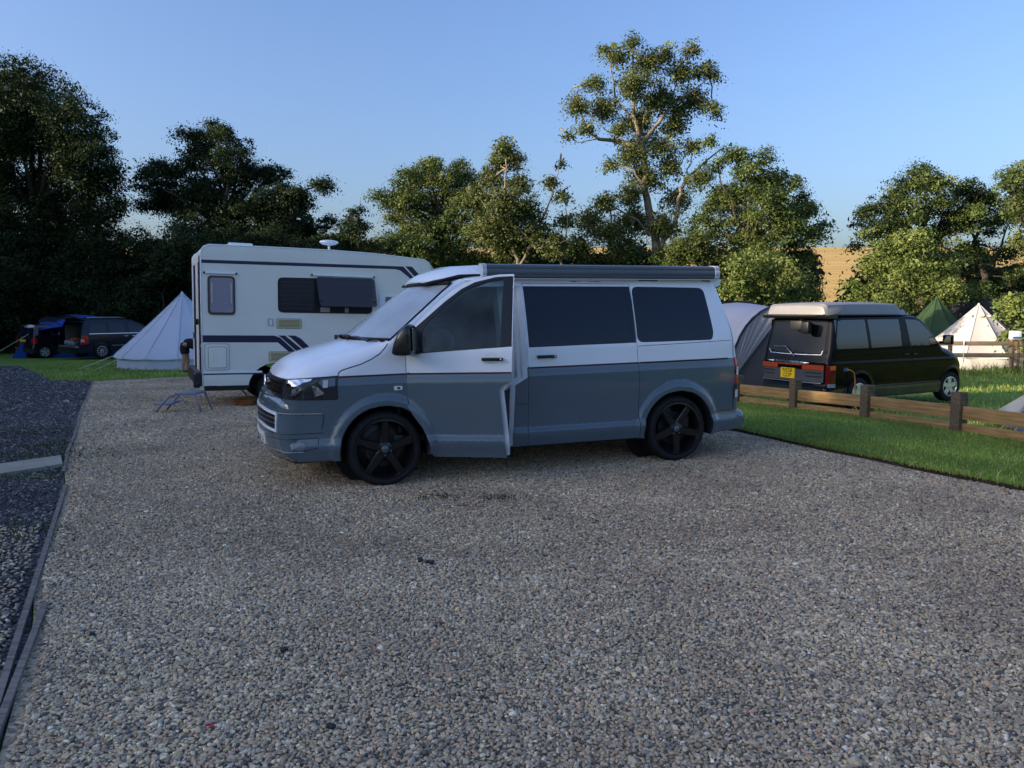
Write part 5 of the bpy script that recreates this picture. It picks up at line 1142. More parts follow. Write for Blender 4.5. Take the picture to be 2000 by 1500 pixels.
for (x0, z0, x1, z1) in ((1.26, 1.39, 1.66, 1.535), (1.12, .81, 1.54, .955)):
    v_ = mside('fridge_vent', [(x0, z0), (x1, z0), (x1, z1), (x0, z1)], M_vent, off=.016, rim=.016); mb = MB()
    for k in range(6): mb.box(((x0 + x1) / 2, -hw - .019, z0 + .02 + k * (z1 - z0 - .03) / 5.2), (x1 - x0 - .04, .004, .009), 0)
    mb.build('vent_slots', mat('vent_shadow', (.16, .15, .11), .8), v_)
mb = MB()
for pl_ in (rounded([(.060, .655), (.450, .655), (.450, 1.105), (.060, 1.105)], .05), rounded([(.112, .692), (.408, .692), (.408, 1.053), (.112, 1.053)], .03)): BM_.side_line(pl_ + [pl_[0]], .007, .0235 if pl_[0][0] > .11 else .004, mb=mb)
for (x0, z0, x1, z1) in ((1.26, 1.39, 1.66, 1.535), (1.12, .81, 1.54, .955)): BM_.side_line([(x0 - .01, z0 - .01), (x1 + .01, z0 - .01), (x1 + .01, z1 + .01), (x0 - .01, z1 + .01), (x0 - .01, z0 - .01)], .010, .004, mb=mb)
mb.build('panel_gap', mat('seam_grey', (.20, .20, .19), .8), mh)
lk = mside('filler_cap', rounded([(1.095, 1.42), (1.19, 1.42), (1.19, 1.55), (1.095, 1.55)], .02), M_alu, off=.012, rim=.012); mside('filler_inset', [(1.12, 1.43), (1.165, 1.43), (1.165, 1.53), (1.12, 1.53)], M_mh, lk, .016)
w3 = mside('side_window', [(3.10, 1.50), (3.75, 1.50), (3.75, 2.02), (3.10, 2.02)], M_white, off=.016, rim=.016); mside('window_pane', [(3.21, 1.55), (3.70, 1.55), (3.70, 1.98), (3.21, 1.98)], mat('olive_blind', (.16, .17, .12), .6), w3, .020)
# roof fittings
mb = MB(); mb.box((.70, -.55, 2.82), (.40, .42, .07), 0, None, .02); mb.build('roof_light', M_white, mh)
mb = MB(); mb.lathe([(0, 3.005), (.10, 3.002), (.165, 2.985), (.172, 2.955), (.12, 2.925), (.03, 2.91), (0, 2.91)], 28, axis='z', c=(2.27, -.60, 0)); mb.tube([(2.27, -.60, 2.78), (2.27, -.60, 2.92)], .022, 8); mb.build('tv_aerial', M_white, mh, auto=40)
# rear wall: door, seams, lights, bumper
mb = MB()
for y in (-.80, -.62, -.10, .30, .55): mb.box((.012, y, 1.55), (.02, .018, 1.9 if abs(y) < .7 else 2.1), 0, None, .004)
mb.build('door_seam', M_stripe, mh)
mb = MB(); mb.box((.008, -.36, 1.5), (.03, .46, 1.96), 0, None, .012); rd = mb.build('rear_door', M_mh, mh)
mb = MB(); mb.box((-.03, -.66, 1.47), (.05, .05, .10), 0, None, .01); mb.build('door_handle', M_black, rd)
mb = MB(); mb.box((.012, -.85, 1.19), (.012, .30, .12), 0); mb.box((.012, .5, 1.19), (.012, .9, .12), 0); mb.build('stripe', M_stripe, mh)
mb = MB(); mb.box((.012, -.88, 1.06), (.012, .26, .02), 0); mb.build('stripe', M_white, mh)
mb = MB(); mb.box((-.03, 0, .50), (.12, 2.06, .24), 0, None, .03); mb.box((-.07, -.93, .47), (.10, .16, .24), 0, None, .02); bp_ = mb.build('rear_bumper', M_dark, mh)
for y in (-.86, .86): mb = MB(); mb.box((-.085, y, .56), (.03, .16, .10), 0, None, .01); mb.build('tail_light', M_red, bp_)
mb = MB(); mb.box((2.7, 0, .38), (5.2, 1.4, .12)); mb.box((1.22, 0, .30), (.12, 1.7, .12)); mb.build('chassis', M_gap, mh)
mb = MB(); mb.tube([(.60, -.9, .36), (.68, -.9, .28), (.74, -.92, .20)], .012, 6); mb.build('drain_pipe', M_dark, mh, smooth=True)
for x, y, sg in ((1.22, -.99, -1), (4.85, -.93, -1), (1.22, .99, 1), (4.85, .93, 1)): add_wheel(mh, x, y, .30, .315, .19, .19, 'nine', mat('steel_wheel', (.30, .31, .32), .5, metal=.5), 0, 0, sg)
BM_.map_patch('windscreen', rounded([(-.80, 1.30), (.80, 1.30), (.72, 1.92), (-.72, 1.92)], .08), lambda u, w: ((9, u, w), (-1, 0, 0)), M_tint, mh, .004, .08)
BM_.map_patch('over_cab_window', rounded([(-.6, 2.15), (.6, 2.15), (.6, 2.45), (-.6, 2.45)], .06), lambda u, w: ((9, u, w), (-1, 0, 0)), M_tint, mh, .004, .08)

# ------------------------------------------------------------------ generic smaller vehicle
def simple_car(root, outline, W, wheels, wr, rr, paint, low=None, low_z=0, wstyle='nine', wmat=None, windows=(), glassm=None, holes=(), gmx=None, step=.06, grid=.10, feat=(), farwin=True):
    o = list(outline); B = Body(o, W, step, grid, list(feat) + [resample(w, .06) + [w[0]] for w in windows] + [resample(h, .06) + [h[0]] for h in holes], ny=5, nr=4); B.bvh()
    def gm(x, y, z):
        if any(math.hypot(x - wx, z - wz) < wr + .06 for wx, wz in wheels) and z < wheels[0][1] + wr + .06: return 2
        if gmx and gmx(x, y, z): return None
        if z < o[0][1] + .01: return 2
        return 1 if low and z < low_z else 0
    B.build('body', [paint, low or paint, M_gap], root, gm, lambda x, z: 1 if low and z < low_z else 0, holes=[w for w in windows] + list(holes))
    for w in windows:
        for sg in (-1, 1): B.side_patch('window', inset(w, .004), glassm or M_tint, root, -.003, .08, sg, rim=.004)
    return B
def arc(cx, cz, r, n=14): return [(x, z, .01, 0) for x, z in circle(cx, cz, r, -6, 186, n)]
# ------------------------------------------------------------------ black camper behind the low fence
th = R(29)
bongo = thing('black_van', 'black van with silver high roof and yellow rear plate behind the low wooden fence', 'van', mtx=frame_matrix((5.46446, 14.87185, -.34), th))
M_bk = dusty(mat('black_green_paint', (.004, .004, .005), .10, spec=.12, coat=.03), .07, .14, 3)
M_bkl = dusty(mat('slate_paint', (.018, .024, .032), .15, coat=.6), .12, .25, 4)
M_roof = dusty(mat('silver_roof', (.22, .22, .23), .4, noise=.05, nscale=3), .35, .5)
def WB(x, z):
    w = .815
    if x > 3.7: w -= .12 * ((x - 3.7) / .7) ** 2
    if x < .3: w -= .03 * ((.3 - x) / .3) ** 2
    if z > 1.15: w -= .085 * ((z - 1.15) / .65) ** 1.3
    w += .008 * sstep(.95, .92, z) - .040 * sstep(.90, .25, z) + .010 * sstep(.46, .42, z)
    for cx in (.90, 3.83):
        d = math.hypot(x - cx, z - .32); w += .016 * sstep(.46, .40, d)
    return w
ob = [(.03, .235, .04, .03), (-.03, .30, .05, .04), (-.04, .45, .05, .05), (.0, .50, .06, .05), (.01, .66, .07, .05), (.01, .90, .08, .05), (.05, 1.05, .09, .05), (.12, 1.40, .09, .04), (.19, 1.74, .09, .04), (.24, 1.79, .09, .03), (.4, 1.81, .08, .01), (2.2, 1.815, .08, .01), (2.62, 1.79, .07, .05), (2.80, 1.73, .05, .10), (3.05, 1.54, .05, .14), (3.36, 1.24, .06, .15), (3.50, 1.17, .12, .10), (3.80, 1.10, .15, .08), (4.08, .99, .15, .08), (4.23, .84, .15, .10), (4.29, .65, .14, .11), (4.33, .48, .12, .12), (4.33, .30, .10, .10), (4.24, .23, .03, .06)]
ob += arc(3.83, .315, .385) + [(3.42, .225, .01, 0), (1.30, .225, .01, 0)] + arc(.90, .315, .385)
bw1 = [(.215, 1.185), (1.125, 1.185), (1.045, 1.735), (.175, 1.735)]; bw2 = [(1.205, 1.185), (2.135, 1.20), (2.075, 1.745), (1.125, 1.735)]; bw3 = [(2.40, 1.20), (3.30, 1.20), (3.12, 1.43), (2.72, 1.705), (2.60, 1.74), (2.27, 1.745)]
BB = simple_car(bongo, ob, WB, [(.90, .315), (3.83, .315)], .325, .2, M_bk, M_bkl, .43, windows=[bw1, bw2, bw3], glassm=dusty(mat('mirror_glass', (.006, .008, .014), .02, spec=1.0), .015, .05, 6), gmx=lambda x, y, z: 2.74 < x < 3.50 and 1.235 < z < 1.755 and abs(y) < WB(x, z) - .045,
    feat=[hl(.92, .1, 4.0), hl(.97, .1, 4.0), hl(.94, .1, 4.0), hl(.44, 1.3, 3.4), hl(.42, 1.3, 3.4)] + [circle(cx, .32, q, -10, 190, 30) for cx in (.90, 3.83) for q in (.40, .43, .46)], grid=.06)
rowsb = [i for i, p in enumerate(BB.o) if 2.70 < p[0] < 3.42 and 1.20 < p[1] < 1.77]
rb = [[Vector(BB.V[k]) for k in BB.idx[i]][3:-3] for i in rowsb]; mm_ = len(rb[0])
mesh_obj('windscreen', [p + Vector((.003, 0, .002)) for r_ in rb for p in r_], [(a * mm_ + b, a * mm_ + b + 1, (a + 1) * mm_ + b + 1, (a + 1) * mm_ + b) for a in range(len(rb) - 1) for b in range(mm_ - 1)], M_clearglass, bongo)
mb = MB(); mb.box((1.7, 0, .5), (3.0, 1.4, .05)); mb.box((3.2, 0, 1.05), (.3, 1.45, .2), 0, None, .05)
for y in (-.38, .38): mb.box((2.45, y, .95), (.16, .5, .9), 0, None, .05); mb.box((2.43, y, 1.48), (.1, .26, .2), 0, None, .04)
mb.build('cabin_lining', M_interior, bongo)
for x, y, sg, sr in ((.90, -.80, -1, 0), (3.83, -.785, -1, R(-6)), (.90, .80, 1, 0), (3.83, .785, 1, 0)): add_wheel(bongo, x, y, .318, .318, .205, .20, 'alloy6', mat('silver_alloy', (.66, .67, .70), .28, metal=.7), 90, sr, sg)
# high roof
mb = MB(); secs = []
for x, w, zb, zt in ((-.02, .60, 1.83, 1.90), (.0, .66, 1.825, 1.985), (.06, .70, 1.82, 2.030), (.6, .71, 1.82, 2.055), (1.4, .71, 1.825, 2.06), (2.05, .70, 1.825, 2.045), (2.30, .67, 1.825, 1.985), (2.52, .60, 1.82, 1.885), (2.60, .5, 1.815, 1.835)):
    h = zt - zb; secs.append([(x, -w - .015, zb), (x, -w, zb + h * .45), (x, -w + .03, zb + h * .85), (x, -w + .10, zt)] + [(x, w * t, zt + .012 * (1 - t * t)) for t in (-.6, -.2, .2, .6)] + [(x, w - .10, zt), (x, w - .03, zb + h * .85), (x, w, zb + h * .45), (x, w + .015, zb)])
n_ = 12; mb.add([p for s_ in secs for p in s_], [(a * n_ + b, a * n_ + b + 1, (a + 1) * n_ + b + 1, (a + 1) * n_ + b) for a in range(len(secs) - 1) for b in range(n_ - 1)] + [tuple(range(n_ - 1, -1, -1)), tuple((len(secs) - 1) * n_ + k for k in range(n_))])
hr = mb.build('high_roof', M_roof, bongo, auto=35)
mb = MB(); mb.tube([(-.03, -.66, 1.822), (.3, -.735, 1.818), (2.1, -.735, 1.820), (2.62, -.62, 1.808)], .016, 6); mb.build('roof_seal', M_black, hr, smooth=True)
mb = MB(); mb.box((2.22, -.66, 1.93), (.07, .03, .12), 0, Matrix.Rotation(R(25), 3, 'Y')); mb.build('rust_mark', mat('rust', (.22, .09, .05), .8), hr)
mb = MB(); secs = [[(-.07 + .05 * abs(t) ** 3, .80 * t, 1.80), (-.02, .80 * t, 1.825), (.22, .79 * t, 1.825), (.22, .79 * t, 1.755), (.0, .80 * t, 1.755)] for t in [k / 5 - 1 for k in range(11)]]
mb.add([p for s_ in secs for p in s_], [(a * 5 + b, a * 5 + (b + 1) % 5, (a + 1) * 5 + (b + 1) % 5, (a + 1) * 5 + b) for a in range(10) for b in range(5)] + [(4, 3, 2, 1, 0), (50, 51, 52, 53, 54)]); mb.build('rear_spoiler', M_black, bongo, auto=30)
back = lambda u, w: ((-6, u, w), (1, 0, 0))
rg_ = BB.map_patch('rear_window', rounded([(-.66, 1.10), (.68, 1.10), (.62, 1.72), (-.62, 1.72)], .08), back, mat('rear_glass', (.006, .007, .010), .03, spec=.22), bongo, .006, .06, rim=.006)
mb = MB(); BB.map_line([(-.62, 1.15), (-.60, 1.075), (-.2, 1.065), (.2, 1.065), (.60, 1.075), (.66, 1.15)], back, .008, .010, mb); mb.build('window_moulding', M_chrome, rg_)
def bp3(u, w, off): return BB.ray((-6, u, w), (1, 0, 0), off)
mb = MB(); mb.tube([bp3(.52, 1.19, .03), bp3(.22, 1.20, .04), bp3(.19, 1.19, .04)], .008, 6); mb.tube([bp3(.20, 1.195, .04), bp3(-.04, 1.02, .035)], .010, 6); mb.build('rear_wiper', M_alu, bongo, smooth=True)
mb = MB(); mb.box((-.02, -.10, 1.62), (.16, .28, .18), 0, None, .025); mb.box((-.06, -.32, 1.585), (.12, .18, .22), 0, None, .03); mb.tube([(.12, -.12, 1.74), (-.0, -.12, 1.72), (-.02, -.12, 1.66)], .012, 6); mb.build('parking_mirror', M_dark, bongo, auto=50)
BB.map_patch('chrome_strip', [(-.40, .915), (-.10, .935), (.45, .935), (.62, .920), (.45, .895), (-.2, .893)], back, M_chrome, bongo, .02, .05, rim=.015)
M_org = mat('orange_reflector', (.38, .055, .012), .25, coat=.4)
for a, b in ((.36, .80), (-.70, -.24)): BB.map_patch('reflector_panel', [(a, .79), (b, .79), (b, .885), (a, .885)], back, M_org, bongo, .012, .05, rim=.01)
BB.map_patch('reflector_panel', [(-.24, .862), (.36, .862), (.36, .888), (-.24, .888)], back, M_org, bongo, .012, .05)
gp = BB.map_patch('rear_panel', [(-.70, .56), (.78, .56), (.78, .785), (-.70, .785)], back, mat('grey_panel', (.055, .058, .066), .5), bongo, .010, .05, rim=.01)
for a, b in ((.44, .74), (-.66, -.32)):
    for z in (.735, .665): BB.map_patch('grille_slot', [(a, z - .013), (b, z - .013), (b, z + .013), (a, z + .013)], back, M_gap, gp, .014, .05)
npl = BB.map_patch('number_plate', [(-.085, .60), (.255, .60), (.255, .80), (-.085, .80)], back, M_plate_y, bongo, .028, .05, rim=.02)
for txt, z in (('N558', .748), ('CDP', .655)):
    P = bp3(.085, z, .031); m_ = Matrix(((0, 0, -1, P.x), (-1, 0, 0, P.y), (0, 1, 0, P.z), (0, 0, 0, 1)))
    text_mesh('plate_letters', txt, .108, m_, M_black, npl, .001, .95)
for sg in (-1, 1):
    lp = lambda u, w, sg=sg: ((1.2 - 3 * math.cos(R(u * 40)), sg * 3 * math.sin(R(u * 40)), w), (math.cos(R(u * 40)), -sg * math.sin(R(u * 40)), 0))
    a0, a1 = .80, .965
    t_ = BB.map_patch('tail_light', [(a0, .50), (a1, .50), (a1, .88), (a0, .88)], lp, mat('dark_red_lens', (.16, .006, .010), .12, coat=.4), bongo, .010, .03, rim=.01)
    BB.map_patch('indicator', [(a0 + .07, .80), (a1, .80), (a1, .88), (a0 + .07, .88)], lp, M_amber, t_, .014, .03)
    BB.map_patch('reversing_lens', [(a0 + .03, .47), (a1, .47), (a1, .54), (a0 + .03, .54)], lp, mat('grey_lens', (.30, .34, .38), .15), t_, .014, .03)
mb = MB(); BB.map_line([(-.66, .545), (.74, .545)], back, .014, .012, mb); mb.build('bumper_moulding', M_alu, bongo)
mb = MB(); BB.side_line([(2.40, 1.20), (2.43, .98), (2.46, .60), (2.47, .26)], .008, .002, mb=mb); BB.side_line([(2.27, 1.745), (2.40, 1.20)], .008, .002, mb=mb); BB.side_line([(.14, 1.12), (.20, 1.08), (1.2, 1.10), (2.40, 1.13)], .005, .002, mb=mb); mb.build('panel_gap', M_gap, bongo)
mb = MB(); BB.side_line([(1.30, .455), (2.4, .455), (3.42, .455)], .022, .006, mb=mb); mb.build('side_moulding', M_bkl, bongo)
ya = -BB.W(3.3, 1.2)
mb = MB(); mb.box((3.42, ya - .13, 1.31), (.09, .20, .20), 0, None, .03); mb.box((3.38, ya - .02, 1.25), (.07, .08, .06), 0, None, .015); mo = mb.build('door_mirror', M_bk, bongo, auto=50); mb = MB(); mb.box((3.373, ya - .13, 1.31), (.004, .16, .15), 0); mb.build('mirror_glass', M_mirrorchrome, mo)
mb = MB(); mb.box((2.52, -BB.W(2.5, 1.08) - .015, 1.04), (.14, .02, .03), 0, None, .006); mb.box((2.26, -BB.W(2.3, 1.08) - .015, 1.04), (.14, .02, .03), 0, None, .006); mb.build('door_handle', M_black, bongo)
fl_ = BB.side_patch('hook_up_socket', rounded([(.40, .765), (.52, .765), (.52, .835), (.40, .835)], .015), mat('blue_socket', (.03, .10, .25), .4), bongo, .012, .04, rim=.012)
def wp(root_m, p): return root_m @ Vector(p)
BMX = bongo.matrix_world.copy() if False else frame_matrix((5.46446, 14.87185, -.34), th)
yb = -BB.W(.5, .8)
pts = [(.46, yb - .02, .80), (.52, yb - .07, .79), (.60, yb - .08, .74), (.64, yb - .07, .62), (.64, yb - .09, .40), (.62, yb - .12, .10), (.60, yb - .2, -.005), (.45, yb - .5, 0), (.2, yb - 1.0, 0), (-.4, yb - 1.4, .01)]
P_ = [wp(BMX, p) for p in pts]; P_ = [Vector((p.x, p.y, max(p.z, gz(p.x, p.y) - .01))) for p in P_]
mb = MB(); mb.tube(P_, .011, 6); tag(mb.build('power_cable', mat('orange_cable', (.50, .19, .04), .5), smooth=True), 'orange hook-up cable hanging from the side socket of the black van', 'cable')

# ------------------------------------------------------------------ dark estate with its tailgate up
th2 = R(56)
mp_o = Vector((-18.4147, 32.6875, -.54)) + Vector((-math.sin(th2), math.cos(th2), 0)) * .95
mpv = thing('people_carrier', 'dark blue people carrier with raised tailgate and packed boot', 'people carrier', mtx=frame_matrix(mp_o, th2))
M_nb = mat('night_blue_paint', (.008, .010, .026), .3, spec=.3, coat=.15)
def WV(x, z):
    w = .95
    if x > 3.6: w -= .2 * ((x - 3.6) / 1.2) ** 2
    if x < .3: w -= .05 * ((.3 - x) / .3) ** 2
    if z > 1.0: w -= .17 * ((z - 1.0) / .75) ** 1.2
    return w - .04 * sstep(.8, .2, z)
ov = [(.05, .24, .04, 0), (-.02, .32, .06, .03), (-.03, .50, .08, .03), (.02, .56, .08, 0), (.06, .80, .05, 0), (.12, 1.12, .05, 0), (.28, 1.60, .06, 0), (.36, 1.70, .07, .01), (.7, 1.75, .09, .01), (1.9, 1.74, .09, .01), (2.5, 1.66, .08, .05), (2.95, 1.46, .06, .12), (3.45, 1.12, .08, .12), (3.9, 1.02, .14, .08), (4.45, .88, .16, .08), (4.68, .70, .16, .12), (4.74, .45, .14, .12), (4.70, .26, .06, .08)] + arc(3.95, .33, .38) + [(3.5, .22, .01, 0), (1.4, .22, .01, 0)] + arc(.98, .33, .38)
vw = [[(.50, 1.12), (1.24, 1.11), (1.21, 1.56), (.58, 1.55)], [(1.36, 1.11), (2.12, 1.11), (2.02, 1.565), (1.34, 1.56)], [(2.26, 1.11), (3.15, 1.11), (2.85, 1.36), (2.52, 1.55), (2.16, 1.56)]]
BV = simple_car(mpv, ov, WV, [(.98, .33), (3.95, .33)], .33, .2, M_nb, windows=vw, gmx=lambda x, y, z: x < .40 and .56 < z < 1.62 and abs(y) < WV(x, z) - .05)
for x, y, sg in ((.98, -.93, -1), (3.95, -.92, -1), (.98, .93, 1), (3.95, .92, 1)): add_wheel(mpv, x, y, .33, .325, .215, .21, 'nine', mat('dull_alloy', (.42, .43, .45), .35, metal=.6), 90, 0, sg)
mb = MB(); mb.box((1.3, 0, .56), (2.4, 1.7, .04)); mb.box((1.4, .80, 1.0), (2.2, .03, .9)); mb.box((1.3, -.84, .84), (2.0, .03, .5)); mb.box((1.1, 0, 1.62), (1.6, 1.4, .03)); mb.build('boot_lining', mat('grey_lining', (.16, .16, .165), .9), mpv)
mb = MB(); mb.box((1.35, 0, 1.0), (.15, 1.5, .9), 0, None, .06); mb.build('rear_seat', M_interior, mpv)
# tailgate hinged at the roof, held up
mb = MB(); T_ = []
for t in range(9):
    y = -.78 + 1.56 * t / 8; T_.append([(.34, y, 1.72), (-.10, y, 1.86), (-.55, y, 1.80 - .0 * abs(y)), (-.80, y, 1.66), (-.82, y, 1.60), (-.55, y, 1.74), (-.10, y, 1.80), (.32, y, 1.67)])
n_ = 8; mb.add([p for s_ in T_ for p in s_], [(a * n_ + b, a * n_ + (b + 1) % n_, (a + 1) * n_ + (b + 1) % n_, (a + 1) * n_ + b) for a in range(8) for b in range(n_)] + [tuple(range(n_ - 1, -1, -1)), tuple(8 * n_ + k for k in range(n_))]); tgv = mb.build('tailgate', M_nb, mpv, auto=30)
mb = MB(); mb.add([(-.02, -.62, 1.885), (-.02, .62, 1.885), (-.50, .58, 1.830), (-.50, -.58, 1.830)], [(0, 1, 2, 3)]); mb.build('rear_window', M_tint, tgv)
for y in (-.74, .74): mb = MB(); mb.tube([(.28, y, 1.30), (-.35, y, 1.77)], .012, 6); mb.build('gas_strut', M_black, tgv)
for sg in (-1, 1): lp = lambda u, w, sg=sg: ((1.0 - 3 * math.cos(R(u * 40)), sg * 3 * math.sin(R(u * 40)), w), (math.cos(R(u * 40)), -sg * math.sin(R(u * 40)), 0)); tlv = BV.map_patch('tail_light', [(1.10, .64), (1.45, .66), (1.42, 1.0), (1.18, 1.0)], lp, M_red, mpv, .008, .05, rim=.008); BV.map_patch('reversing_lens', [(1.12, .74), (1.28, .74), (1.26, .86), (1.14, .86)], lp, mat('pink_lens', (.6, .35, .36), .2), tlv, .012, .05)
mb = MB(); BV.side_line([(.45, 1.085), (2.9, 1.085)], .016, .006, mb=mb); mb.build('window_moulding', M_chrome, mpv)
mb = MB(); BV.side_line([(1.42, .56), (3.4, .56)], .02, .006, mb=mb); BV.map_line([(-.85, .575), (0, .58), (.85, .575)], lambda u, w: ((-6, u, w), (1, 0, 0)), .03, .004, mb); mb.build('side_moulding', M_alu, mpv)
for x in (2.07, 2.42): mb = MB(); mb.box((x, -BV.W(2.1, .95) - .018, .955), (.17, .022, .028), 0, None, .006); mb.build('door_handle', M_chrome, mpv)
mb = MB(); mb.tube([(.5, -.74, 1.76), (.7, -.76, 1.795), (1.9, -.76, 1.785), (2.2, -.74, 1.74)], .014, 6); mb.build('roof_rail', M_alu, mpv, smooth=True)
mb = MB(); BV.side_line([(1.30, 1.60), (1.32, .26)], .008, .003, mb=mb); BV.side_line([(2.20, 1.58), (2.23, .26)], .008, .003, mb=mb); mb.build('panel_gap', M_gap, mpv)
VMX = frame_matrix(mp_o, th2)
def bag(name, loc, d, col, label, cat):
    mb = MB(); bm = bmesh.new(); bmesh.ops.create_icosphere(bm, subdivisions=2, radius=.5); rg0 = random.Random(label)
    for q in bm.verts:
        c = q.co; c = Vector([math.copysign(abs(k * 2) ** .62 / 2, k) for k in c]); q.co = Vector((c.x * d[0], c.y * d[1], c.z * d[2])) * (1 + rg0.uniform(-.05, .05))
    bm.verts.index_update(); mb.add([q.co.copy() for q in bm.verts], [tuple(x.index for x in f.verts) for f in bm.faces]); bm.free()
    o = mb.build(name, mat('cloth_' + name + str(len(MATS)), col, .85, noise=.15, nscale=12), smooth=True); o.matrix_world = VMX @ Matrix.Translation(loc); return tag(o, label, cat, 'luggage in the open boot')
bag('holdall', (.42, .20, .82), (.34, .46, .18), (.62, .09, .03), 'orange-red holdall on top of the pale bags in the open boot', 'bag')
bag('carrier_bag', (.36, .28, .665), (.34, .44, .20), (.22, .38, .52), 'pale blue carrier bag at the bottom of the open boot', 'bag')
bag('rolled_blanket', (.36, .62, .68), (.36, .34, .24), (.32, .32, .34), 'grey rolled blanket in the far corner of the open boot', 'blanket')
bag('pillow', (.80, -.18, 1.22), (.30, .44, .34), (.20, .26, .38), 'blue-grey pillow piled high at the back of the open boot', 'pillow')
bag('cool_bag', (.42, -.28, .69), (.34, .36, .24), (.03, .07, .04), 'dark green cool bag at the near side of the open boot', 'bag')
bag('rucksack', (.66, .12, 1.03), (.30, .50, .26), (.02, .022, .03), 'black rucksack stacked behind the orange-red holdall', 'rucksack')

# ------------------------------------------------------------------ small black car left of it
c_ = Vector(((415 / 4.762 - 1000) / 1500 * 34.6, 34.6, gz(-21, 34.6) - .03)) - Vector((math.cos(th2), math.sin(th2), 0)) * .48
sc_o = c_ + Vector((-math.sin(th2), math.cos(th2), 0)) * .85
sc = thing('small_car', 'small black car with yellow rear plate under the blue tent canopy', 'car', mtx=frame_matrix(sc_o, th2))
def WS(x, z):
    w = .84
    if z > .95: w -= .18 * ((z - .95) / .6) ** 1.2
    if x > 2.8: w -= .15 * ((x - 2.8) / .9) ** 2
    return w
os_ = [(.04, .22, .04, .02), (-.03, .30, .06, .04), (-.03, .50, .08, .05), (.0, .62, .08, .05), (.03, .95, .08, .05), (.14, 1.35, .08, .05), (.22, 1.48, .08, .04), (.4, 1.52, .08, .01), (1.6, 1.54, .08, .01), (2.0, 1.46, .07, .06), (2.65, 1.02, .08, .10), (3.3, .88, .14, .08), (3.6, .66, .14, .1), (3.62, .3, .1, .1), (3.5, .22, .04, .05)] + arc(3.0, .29, .335) + [(2.6, .2, .01, 0), (.9, .2, .01, 0)] + arc(.50, .29, .335)
sw_ = [[(.20, .97), (1.12, .97), (1.14, 1.38), (.32, 1.38)], [(1.24, .97), (2.35, .97), (1.85, 1.38), (1.24, 1.38)]]
BS = simple_car(sc, os_, WS, [(.50, .29), (3.0, .29)], .30, .19, mat('black_paint', (.012, .011, .018), .2, coat=.7), windows=sw_, glassm=M_clearglass)
for x, y, sg in ((.50, -.82, -1), (3.0, -.80, -1), (.50, .82, 1), (3.0, .80, 1)): add_wheel(sc, x, y, .285, .285, .20, .18, 'alloy6', mat('bright_alloy', (.62, .64, .66), .3, metal=.6), 90, 0, sg)
bk2 = lambda u, w: ((-6, u, w), (1, 0, 0))
BS.map_patch('rear_window', rounded([(-.60, 1.0), (.60, 1.0), (.52, 1.40), (-.52, 1.40)], .06), bk2, M_tint, sc, .006, .06)
q_ = BS.map_patch('number_plate', [(-.26, .74), (.26, .74), (.26, .85), (-.26, .85)], bk2, M_plate_y, sc, .014, .06, rim=.01)
for sg in (-1, 1): lp = lambda u, w, sg=sg: ((.9 - 3 * math.cos(R(u * 40)), sg * 3 * math.sin(R(u * 40)), w), (math.cos(R(u * 40)), -sg * math.sin(R(u * 40)), 0)); BS.map_patch('tail_light', [(.95, .66), (1.25, .66), (1.25, .92), (.95, .92)], lp, M_red, sc, .008, .05, rim=.008)
BS.side_patch('fabric_bundle', [(.80, 1.02), (1.05, 1.02), (.95, 1.24), (.86, 1.26)], mat('blue_bundle', (.10, .24, .45), .8), sc, -.10, .05)
# ------------------------------------------------------------------ tents
def canvas(name, col, rough=.85, noise=.05): 
    m = mat(name, col, rough, noise=noise, nscale=1.3, bump=.01, bscale=3.0); n = m.node_tree; b = n.nodes['Principled BSDF']; out = n.nodes['Material Output']
    t = n.nodes.new('ShaderNodeBsdfTranslucent'); t.inputs['Color'].default_value = (*col, 1); mx = n.nodes.new('ShaderNodeMixShader'); mx.inputs[0].default_value = .22
    n.links.new(b.outputs[0], mx.inputs[1]); n.links.new(t.outputs[0], mx.inputs[2]); n.links.new(mx.outputs[0], out.inputs[0]); return m
M_rope = mat('guy_rope', (.55, .53, .48), .8); M_yrope = mat('yellow_rope', (.62, .50, .16), .7)
def rope(mb, a, b, sag=.02, r=.006): a, b = Vector(a), Vector(b); mb.tube([a.lerp(b, t / 6) - Vector((0, 0, sag * 4 * (t / 6) * (1 - t / 6))) for t in range(7)], r, 4)
